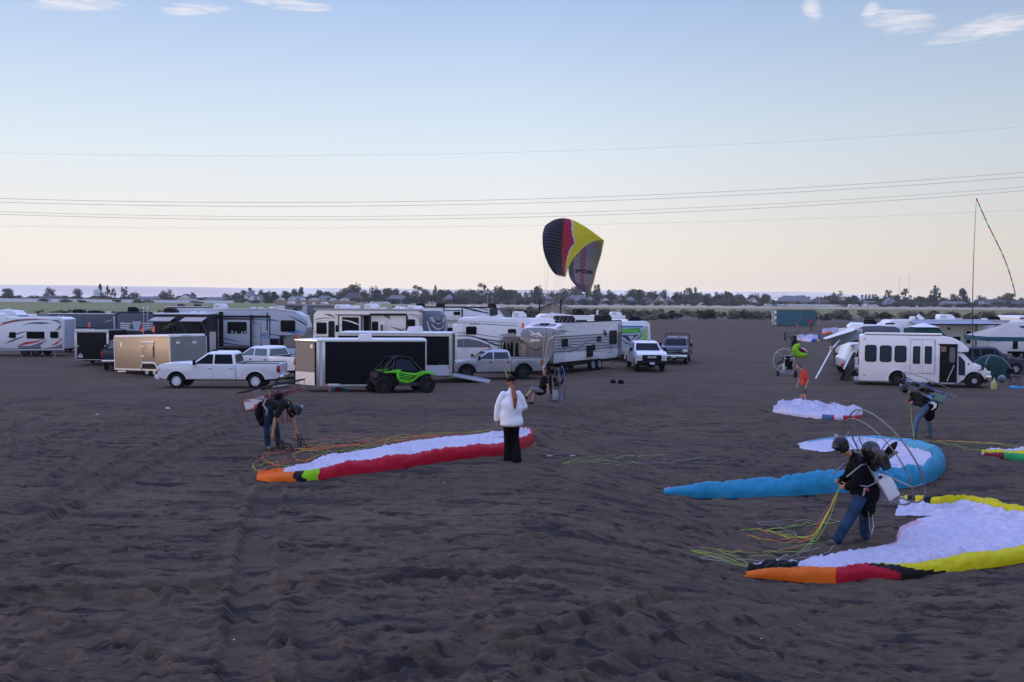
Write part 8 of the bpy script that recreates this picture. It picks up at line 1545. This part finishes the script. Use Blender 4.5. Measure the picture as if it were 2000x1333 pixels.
marks = [(60, 'above the red swooshed trailer at far left'), (125, 'above the end of the red swooshed trailer'), (180, 'left of the white water tower'), (300, 'right of the white water tower'), (400, 'above the black toy hauler'), (470, 'above the blue striped fifth wheel tail'), (545, 'above the middle of the blue striped fifth wheel'), (610, 'above the nose of the blue striped fifth wheel'), (665, 'above the left end of the cream fifth wheel'), (745, 'above the middle of the cream fifth wheel'), (835, 'above the slate nose of the cream fifth wheel'), (910, 'above the white motorhome tail'), (1000, 'above the long far white fifth wheel nose'), (1070, 'behind the brown shelter with two posts'), (1140, 'below the arched flying wing'), (1205, 'right of the flying wing tip'), (1280, 'above the black bumper white pickup'), (1330, 'above the dark blue pickup'), (1365, 'in the tall clump'), (1450, 'right of the slim poplars'), (1520, 'left of the teal container'), (1620, 'behind the teal container'), (1665, 'behind the tilted awning'), (1715, 'above the left end of the shuttle bus'), (1780, 'above the middle of the shuttle bus'), (1850, 'above the nose of the shuttle bus'), (1905, 'left of the thin streamer pole'), (2100, 'right of the thin streamer pole')]
def where(px): return next(m for e, m in marks if px < e)
TR = [(15, 564, 12, 'round', 'dark'), (98, 562, 14, 'round', 'dark'), (151, 563, 12, 'round', 'dark'), (196, 557, 7, 'conifer', 'dark'), (210, 558, 7, 'ragged', 'dark'), (222, 566, 6, 'ragged', 'plum'), (243, 561, 12, 'ragged', 'dark'), (262, 571, 14, 'round', 'dark'), (326, 562, 14, 'round', 'dark'), (377, 571, 7, 'round', 'dark'), (457, 577, 12, 'round', 'mid'), (475, 567, 11, 'round', 'dark'), (489, 564, 12, 'ragged', 'dark'), (515, 562, 15, 'round', 'mid'), (536, 570, 12, 'conifer', 'dark'), (560, 569, 12, 'round', 'dark'), (577, 565, 13, 'round', 'dark'), (588, 561, 8, 'conifer', 'dark'), (606, 573, 14, 'round', 'mid'), (624, 566, 14, 'round', 'dark'), (642, 570, 14, 'round', 'dark'), (676, 562, 16, 'round', 'mid'), (692, 554, 19, 'round', 'mid'), (706, 560, 14, 'round', 'mid'), (730, 558, 15, 'round', 'dark'), (757, 567, 12, 'round', 'dark'), (775, 564, 12, 'round', 'dark'), (791, 567, 12, 'round', 'dark'), (815, 560, 16, 'ragged', 'mid'), (851, 558, 8, 'ragged', 'mid'), (865, 566, 15, 'round', 'dark'), (900, 565, 16, 'round', 'mid'), (922, 565, 14, 'round', 'mid'), (942, 556, 14, 'ragged', 'mid'), (975, 558, 20, 'round', 'dark'), (993, 566, 14, 'round', 'mid'), (1014, 572, 9, 'round', 'dark'), (1049, 557, 10, 'round', 'dark'), (1084, 566, 16, 'round', 'mid'), (1103, 562, 17, 'round', 'mid'), (1127, 560, 19, 'round', 'mid'), (1151, 566, 13, 'round', 'dark'), (1166, 558, 12, 'ragged', 'dark'), (1188, 563, 15, 'round', 'mid'), (1213, 574, 7, 'round', 'dark'), (1232, 565, 16, 'round', 'mid'), (1251, 566, 17, 'round', 'mid'), (1270, 569, 13, 'round', 'mid'), (1290, 572, 12, 'round', 'dark'), (1319, 572, 9, 'round', 'mid'), (1336, 567, 3, 'poplar', 'mid'), (1341, 563, 3, 'poplar', 'mid'), (1346, 562, 3, 'poplar', 'mid'), (1350, 565, 2.6, 'poplar', 'mid'), (1358, 562, 3.6, 'poplar', 'mid'), (1378, 574, 14, 'round', 'mid'), (1402, 577, 12, 'round', 'mid'), (1425, 574, 14, 'round', 'mid'), (1442, 576, 12, 'round', 'mid'), (1478, 572, 10, 'round', 'mid'), (1497, 575, 13, 'round', 'mid'), (1578, 581, 6, 'round', 'dark'), (1612, 579, 8, 'ragged', 'dark'), (1636, 564, 13, 'round', 'mid'), (1655, 579, 10, 'round', 'dark'), (1674, 582, 9, 'round', 'dark'), (1684, 577, 2.6, 'poplar', 'mid'), (1691, 575, 2.6, 'poplar', 'mid'), (1698, 575, 2.6, 'poplar', 'mid'), (1708, 574, 10, 'round', 'mid'), (1735, 569, 12, 'ragged', 'plum'), (1754, 576, 12, 'round', 'mid'), (1768, 566, 14, 'ragged', 'mid'), (1797, 577, 12, 'round', 'mid'), (1822, 559, 15, 'ragged', 'dark'), (1824, 577, 15, 'round', 'dark'), (1862, 574, 12, 'round', 'mid'), (1880, 563, 13, 'conifer', 'mid'), (1918, 575, 14, 'round', 'mid'), (1952, 578, 9, 'round', 'mid'), (1971, 573, 14, 'round', 'mid'), (1993, 582, 10, 'round', 'dark')]
def trees():
    rnd = random.Random(8); used = {}; KN = {'round': 'rounded', 'ragged': 'ragged open', 'conifer': 'pointed', 'poplar': 'slim columnar'}; CN = {'dark': 'dark', 'mid': 'olive green', 'plum': 'dusky purple'}
    for i, (px, top, hw, sh, lf) in enumerate(TR):
        size = 'tall' if top < 561 else 'medium' if top < 570 else 'low'; lab = f'{size} {KN[sh]} {CN[lf]} tree {where(px)}'; lab = lab.replace('medium slim', 'medium slim' if px < 1348 else 'right hand slim'); k = used.get(lab, 0); used[lab] = k + 1
        if k: lab += (', second one', ', third one', ', fourth one')[min(k - 1, 2)]
        plant('tree', px, 770 + rnd.uniform(-25, 25), top - 1, hw, sh, lf, lab, 'tree', 'trees along the horizon', i % 5, rnd.uniform(0, 6))
    for i in range(260):                               # low filling trees between them
        px = -60 + i * 8.2 + rnd.uniform(-5, 5); left = px < 440
        h = rnd.uniform(2.5, 5) if left else (rnd.uniform(7, 12.5) if 640 < px < 1470 else rnd.uniform(5, 8.5))
        Y = 790 + rnd.uniform(-15, 40)
        if i % 3 == 2 and not left: Y = 700 + rnd.uniform(0, 12); h *= .5
        p = GX(px, Y); plant('small_tree', px, Y, 0, 0, 'round' if i % 3 else 'bush', ('dark', 'mid')[i % 2], 'small low tree filling the far tree line between houses', 'tree', 'small trees filling the far tree line', i % 5, rnd.uniform(0, 6), loc=p, h=h, w=rnd.uniform(9, 15))
    for i in range(190):                               # scrub at the back of the sand
        px = rnd.uniform(860, 2060) if i < 150 else rnd.uniform(-30, 860); Y = rnd.uniform(228, 280) if px > 1200 else rnd.uniform(250, 300); s = rnd.uniform(.6, 1.1) * (1 if px > 860 else .5)
        plant('shrub', px, Y, 0, 0, 'bush', 'scrub', 'dusty olive shrub in the scrub belt behind the sand', 'shrub', 'shrubs in the scrub belt', i % 5, rnd.uniform(0, 6), loc=GX(px, Y), h=2.3 * s, w=4.2 * s)
    for px, hw, h in ((86, 13, 2.4), (128, 16, 1.9), (160, 12, 1.5), (229, 9, 1.9), (272, 14, 2.6), (290, 12, 1.8), (385, 14, 1.4)):
        plant('green_mound', px, 655, 0, 0, 'bush', 'mid', f'low green weed mound, {["farthest left", "second from left", "third from left", "middle one", "third from right", "second from right", "farthest right"][(86, 128, 160, 229, 272, 290, 385).index(px)]} before the white fence', 'bush', 'green mounds before the white fence', px % 5, px, loc=GX(px, 655), h=h * 1.3, w=hw * 2 * 655 / FPX)
trees()
def house(px, Y, wpx, wall_h, roof_h, wall, roof, label, gable='side', rz=0, two=False, dep=9):
    p = GX(px, Y); w = wpx * Y / FPX; t = empty('house', p, R(rz), label, 'house', 'houses in the far tree line'); h = w / 2
    MB().mat(wall).box((-h, 0, 0), (h, dep, wall_h)).build('wall', t)
    if gable == 'side': r = MB().mat(roof); r.prism([(-h - .6, wall_h - .1), (h + .6, wall_h - .1), (h + .6, wall_h), (h - roof_h * .6, wall_h + roof_h), (-h + roof_h * .6, wall_h + roof_h), (-h - .6, wall_h)], dep * .45, dep * .55)
    r = MB().mat(roof)
    if gable == 'side': r.add([(-h - .6, -.6, wall_h), (h + .6, -.6, wall_h), (h + .6, dep + .6, wall_h), (-h - .6, dep + .6, wall_h), (-h + roof_h * .9, dep / 2, wall_h + roof_h), (h - roof_h * .9, dep / 2, wall_h + roof_h)], [(0, 1, 5, 4), (1, 2, 5), (2, 3, 4, 5), (3, 0, 4), (3, 2, 1, 0)])
    else: r.add([(-h - .5, -.5, wall_h), (h + .5, -.5, wall_h), (0, -.5, wall_h + roof_h), (-h - .5, dep, wall_h), (h + .5, dep, wall_h), (0, dep, wall_h + roof_h)], [(0, 2, 5, 3), (1, 4, 5, 2), (0, 1, 2), (4, 3, 5), (0, 3, 4, 1)])
    r.build('roof', t)
    if gable == 'front': MB().mat(wall).prism([(-h * .8, wall_h), (h * .8, wall_h), (0, wall_h + roof_h * .78)], -.56, -.52).build('gable', t)
    n = max(1, int(w / 4.5))
    for k in range(n):
        x = -h + w * (k + .5) / n
        for z in ([.9, 3.6] if two else [.9]):
            f = MB().mat('house_white').box((x - .8, -.06, z), (x + .8, .02, z + 1.3)).build('window', t); MB().mat('pane_dark').box((x - .65, -.09, z + .12), (x + .65, -.06, z + 1.18)).build('pane', f)
    return t
HS = [(95, 38, 2.6, 1.8, 'house_brown', 'roof_dark', 'side', 0), (285, 40, 2.6, 1.6, 'house_brown', 'roof_grey', 'side', 0), (362, 32, 3, 3.2, 'house_white', 'roof_dark', 'front', 0), (418, 34, 2.5, 1.6, 'house_cream', 'roof_grey', 'side', 0), (486, 18, 5.5, 2.6, 'house_white', 'roof_grey', 'side', 1), (505, 10, 3, 3, 'house_white', 'roof_grey', 'front', 0), (577, 30, 3, 2.4, 'house_brown', 'roof_grey', 'side', 0), (633, 28, 3, 2.6, 'house_white', 'roof_grey', 'side', 0), (688, 40, 3.2, 4.6, 'house_white', 'roof_dark', 'side', 0), (775, 40, 3, 3.2, 'house_blue', 'roof_grey', 'side', 0), (877, 20, 3.6, 3.4, 'house_brown', 'roof_grey', 'side', 0), (1034, 15, 4, 5, 'house_cream', 'roof_grey', 'front', 0), (1070, 18, 4, 3, 'house_brown', 'roof_grey', 'side', 0), (1128, 44, 3, 4, 'house_brown', 'roof_grey', 'side', 0), (1153, 26, 2.8, 3.5, 'house_cream', 'roof_grey', 'front', 0), (1183, 26, 2.7, 2.6, 'house_white', 'roof_grey', 'front', 0), (1212, 24, 2.8, 3, 'house_white', 'roof_dark', 'front', 0), (1232, 22, 2.8, 3.2, 'house_brown', 'roof_grey', 'side', 0), (1264, 26, 2.8, 3, 'house_white', 'roof_dark', 'side', 0), (1291, 18, 3, 4.2, 'house_cream', 'roof_grey', 'front', 0), (1307, 20, 2.8, 2.6, 'house_white', 'roof_grey', 'side', 0), (1352, 14, 2.2, 1, 'house_white', 'roof_grey', 'side', 0), (1473, 12, 3, 3, 'house_white', 'roof_grey', 'front', 0), (1540, 34, 3.6, 4, 'house_brown', 'roof_grey', 'side', 0), (1568, 36, 3.4, 4.4, 'house_blue', 'roof_grey', 'side', 0), (1556, 6, 5.4, 1.5, 'house_cream', 'roof_grey', 'front', 1), (1605, 30, 3, 2.4, 'house_brown', 'roof_dark', 'side', 0), (1700, 28, 2.6, 1.4, 'house_white', 'roof_grey', 'side', 0), (1742, 20, 3, 3.4, 'house_blue', 'roof_grey', 'front', 0), (1865, 46, 2.6, 1.6, 'house_cream', 'roof_grey', 'side', 0), (1943, 42, 4.6, 1.2, 'house_blue', 'roof_dark', 'side', 1), (1995, 16, 4.2, 1.2, 'house_blue', 'roof_dark', 'side', 1)]
used_ = set()
for (px, w, wh, rh, wc, rc, g_, two) in HS:
    lab = f'{ {"house_white": "white", "house_brown": "brown", "house_cream": "cream", "house_blue": "blue grey"}[wc] } {"gable fronted" if g_ == "front" else "long roofed"} house {where(px)}'
    if lab in used_: lab += ', right one'
    used_.add(lab); house(px, 722 + (px * 7 % 13), w, wh, rh, wc, rc, lab, g_, 0, bool(two))
def fences():
    t = empty('white_fence', GX(210, 690), 0, 'long white vinyl fence running behind the green field on the left', 'fence'); o = t.location
    for k in range(56):
        a = GX(-70 + k * 9.4, 690) - o; b = GX(-70 + (k + 1) * 9.4, 690) - o; h = 2.5 - k * .012; MB().mat('fence_white').box((a.x, -.05, .05), (b.x - .25, .05, h)).build('fence_panel', t); MB().mat('fence_white').box((b.x - .25, -.1, 0), (b.x, .1, h + .15)).build('post', t)
    t = empty('board_fence', GX(620, 640), 0, 'brown board fence with white roofs behind it above the blue striped trailer nose', 'fence'); o = t.location
    for k in range(18):
        a = GX(535 + k * 9, 640) - o; b = GX(544 + k * 9, 640) - o; MB().mat('fence_wood').box((a.x, 0, 0), (b.x - .15, .06, 2.4 + .1 * (k % 2))).build('fence_panel', t)
    for i, (px, w) in enumerate(((548, 14), (570, 16), (590, 12), (612, 20), (650, 14), (672, 18))):
        t = empty('shed', GX(px, 668), 0, f'low white roofed shed behind the brown board fence, {("leftmost", "second from left", "third from left", "third from right", "second from right", "rightmost")[i]}', 'shed', 'sheds behind the brown board fence'); w_ = w * 668 / FPX; MB().mat('fence_white').prism([(-w_ / 2, 0), (w_ / 2, 0), (w_ / 2, 3.2), (0, 3.9), (-w_ / 2, 3.2)], 0, 4).build('wall', t); MB().mat('roof_grey').box((-w_ / 2 - .2, -.2, 3.1), (w_ / 2 + .2, 4, 3.25)).build('eaves', t)
    t = empty('white_fence', GX(1580, 700), 0, 'thin white fence line behind the teal container', 'fence'); o = t.location
    for k in range(20):
        a = GX(1500 + k * 8.5, 700) - o; b = GX(1508.5 + k * 8.5, 700) - o; MB().mat('fence_white').box((a.x, -.05, .3), (b.x - .2, .05, 1.5)).build('fence_panel', t)
    for i, (px, w) in enumerate(((742, 40), (1702, 26), (1500, 12), (1668, 20))):
        t = empty('parked_vehicle_row', GX(px, 668), 0, ('white long vehicle parked beyond the green field above the cream fifth wheel', 'row of pale vehicles before the far trees above the shuttle bus tail', 'white car beyond the field left of the teal container', 'pale vehicle beyond the field right of the teal container')[i], 'vehicle'); w_ = w * 668 / FPX; MB().mat('house_white').prism([(-w_ / 2, .3), (w_ / 2, .3), (w_ / 2, 1.2), (w_ * .3, 1.9), (-w_ * .4, 1.9), (-w_ / 2, 1.3)], 0, 2).build('body', t, bevel=.1); MB().mat('pane_dark').box((-w_ * .35, -.03, 1.3), (w_ * .25, .0, 1.7)).build('window', t)
        for x in (-w_ * .3, w_ * .3): MB().mat('tyre').lathe([(.4, 0), (.4, .3)], (x, 0, .4), 'Y', 10).build('wheel', t)
fences()
def water_tower():
    p = GX(188, 980); t = empty('water_tower', p, 0, 'white water tower tank rising over the tree line at far left', 'water tower'); z = at(188, 570, 980).z - .0; r = 2.9
    m = MB().mat('fence_white'); m.lathe([(.4, z - 3.4), (r * .8, z - 2.9), (r, z - 1.2), (r, z + 1.6), (r * .8, z + 2.9), (.3, z + 3.5)], (0, 0, 0), 'Z', 20); m.build('tank', t, smooth=True)
    for k in range(5): a = 2 * math.pi * k / 5; MB().mat('fence_white').tube([(r * .8 * math.cos(a), r * .8 * math.sin(a), 0), (r * .8 * math.cos(a), r * .8 * math.sin(a), z - 2)], .2, 6).build('leg', t)
water_tower()
def container():
    r = Rig('shipping_container', 'teal shipping container standing alone on the sand at the back', 'shipping container', 1517, 185, 8, 'L', L=7.3, Wd=2.5); L = r.L; z1 = 2.95
    r.body([(0, .12), (0, z1), (L, z1), (L, .12)], 'container_teal', px=False, bevel=.03); m = MB().mat('container_teal'); k = .2
    while k < L - .3: m.prism([(k, .25), (k + .14, .25), (k + .14, z1 - .15), (k, z1 - .15)], -.05, 0); k += .28
    q = m.build('corrugation', r.root); q['kind'] = 'stuff'
    m = MB().mat('container_teal'); m.box((-.03, -.06, .1), (.12, .1, z1 + .02)); m.build('corner_post', r.root); m = MB().mat('container_teal'); m.box((L - .12, -.06, .1), (L + .03, .1, z1 + .02)); m.build('corner_post', r.root); r.box('top_rail', (0, -.06, z1 - .1), (L, .02, z1 + .03), 'rust', .0)
    for k, mt in enumerate(('canvas_tan', 'jug', 'rv_white', 'canvas_tan', 'rv_white')): m = MB().mat(mt); m.box((-.08, .15 + (k % 2) * 1.15, .3 + k * .5), (-.03, 1.2 + (k % 2) * 1.1, .72 + k * .5)); m.build('door_panel', r.root)  # pale tan, yellow and white panels paint the sunlit end
    for y in (.5, .9, 1.6, 2.0): MB().mat('alu').tube([(-.1, y, .2), (-.1, y, z1 - .1)], .03, 6).build('lock_rod', r.root)
    t = empty('wire_frame', GX(1555, 193), 0, 'spindly pale mesh frame standing behind the teal container', 'frame'); m = MB().mat('canvas_tan')
    for x in np.linspace(-3.9, 4.2, 8): MB().mat('canvas_tan').tube([(x, 0, 0), (x, 0, 3.7)], .03, 5).build('post', t)
    for z in (3.2, 3.65): MB().mat('canvas_tan').tube([(-3.9, 0, z), (0, 0, z + .08), (4.2, 0, z - .05)], .035, 5).build('wire', t)
container()
def shelter():
    t = empty('shelter', GX(1082, 222), R(0), 'low brown picnic shelter with pitched roof behind the parked trailers', 'shelter'); MB().mat('shelter_wall').prism([(-2.9, 0), (2.6, 0), (2.6, 2.7), (-.2, 3.7), (-2.9, 2.7)], 0, 6).build('wall', t); MB().mat('shelter_wall').box((2.6, .4, 0), (4.2, 6, 2.3)).build('side_wall', t)
    m = MB().mat('roof_grey'); m.prism([(-4.1, 2.2), (-.2, 3.95), (4.4, 2.3), (4.4, 2.45), (-.2, 4.15), (-4.1, 2.4)], -.5, 6.5); m.build('roof', t); MB().mat('trim_dark').box((3.2, .36, 1.3), (3.7, .4, 1.8)).build('window', t)
    for px in (1053.5, 1095): x = GX(px, 216); u = empty('stout_post', x, 0, f'tall dark square post in front of the {"left" if px < 1070 else "right"} side of the brown shelter', 'post'); h = at(px, 586, 216).z; MB().mat('trim_dark').box((-.16, -.16, 0), (.16, .16, h)).build('shaft', u); MB().mat('trim_dark').box((-.2, -.2, h), (.2, .2, h + .1)).build('cap', u)
    for px, top, lab in ((952, 578, 'left of two thin pale masts above the white motorhome'), (961.5, 579, 'right of two thin pale masts above the white motorhome')): u = empty('thin_mast', GX(px, 130), 0, lab, 'mast'); h = at(px, top, 130).z; MB().mat('trim_grey').tube([(0, 0, 0), (0, 0, h)], [.05, .03], 6).build('shaft', u); MB().mat('trim_grey').ball((0, 0, h), .07, 6, 4).build('cap', u)
    for px, top in ((1756, 537), (1775, 537)):
        u = empty('radio_mast', GX(px, 1050), 0, f'very thin tall radio mast on the horizon, {"left" if px < 1760 else "right"} one of the pair', 'mast'); h = at(px, top, 1050).z
        for a in (0, 2.1, 4.2): MB().mat('trim_grey').tube([(.35 * math.cos(a), .35 * math.sin(a), 0), (.25 * math.cos(a), .25 * math.sin(a), h)], .05, 4).build('leg', u)
    # the long irrigation boom on wheels behind the container
    t = empty('irrigation_boom', GX(1552, 500), 0, 'long wheeled irrigation boom stretched low over the field behind the container', 'irrigation boom'); h = at(1552, 581, 500).z; o = t.location
    xs = [GX(p, 500).x - o.x for p in (1506, 1530, 1552, 1574, 1600)]
    for a, b in zip(xs[:-1], xs[1:]): MB().mat('trim_grey').tube([(a, 0, h - .8), ((a + b) / 2, 0, h + .2), (b, 0, h - .8)], .07, 5).tube([(a, 0, h - .9), ((a + b) / 2, 0, h - .5), (b, 0, h - .9)], .04, 4).build('span', t)
    for x in xs: MB().mat('trim_grey').tube([(x, -1.2, .5), (x, 0, h - .8), (x, 1.2, .5)], .06, 5).build('wheel_tower', t)
shelter()
def power_lines():
    L_ = [((0, 299), (470, 304.5), (1000, 298), (2000, 248), 88, .006, 'highest and faintest power line, alone above the others'), ((0, 388), (500, 396), (1000, 390), (2000, 337), 70, .012, 'upper wire of the upper close pair of power lines'), ((0, 395.5), (480, 403), (1000, 398), (2000, 346), 70, .012, 'lower wire of the upper close pair of power lines'), ((0, 413.5), (480, 424), (1000, 418), (2000, 365.5), 72, .010, 'upper wire of the lower close pair of power lines'), ((0, 418.5), (520, 430.5), (1000, 424.5), (2000, 373), 72, .012, 'lower wire of the lower close pair of power lines'), ((0, 441.5), (430, 446.5), (1000, 441), (2000, 411), 86, .006, 'lowest and faint single power line')]
    for i, (a, b, c, d, Y, r, lab) in enumerate(L_):
        X_ = np.array([p[0] for p in (a, b, c, d)]); Z_ = np.array([p[1] for p in (a, b, c, d)]); co = np.polyfit(X_, Z_, 2); pts = [at(px, float(np.polyval(co, px)), Y) for px in range(-500, 2501, 60)]; o = pts[0].copy(); t = empty('power_line', o, 0, lab, 'power line', 'power lines crossing the sky'); mat('wire', (.30, .30, .32), .5); q = MB().mat('wire').tube([p - o for p in pts], r, 5).build('conductor', t, smooth=True)
power_lines()
# ------------------------------------------------------------------ dusty air
def haze():
    mb = MB().mat('black'); mb.box((-2400, -60, -3), (2400, 1500, 32)); o = mb.build('haze')
    m = bpy.data.materials.new('air'); m.use_nodes = True; nt = m.node_tree; nt.nodes.clear()
    v = nt.nodes.new('ShaderNodeVolumePrincipled'); v.inputs['Color'].default_value = (.93, .92, .95, 1); v.inputs['Density'].default_value = .00014; v.inputs['Anisotropy'].default_value = .1
    out = nt.nodes.new('ShaderNodeOutputMaterial'); nt.links.new(v.outputs[0], out.inputs['Volume'])
    o.data.materials.clear(); o.data.materials.append(m); tag(o, 'thin pale dusty air over the whole field', 'haze', kind='stuff')
haze()
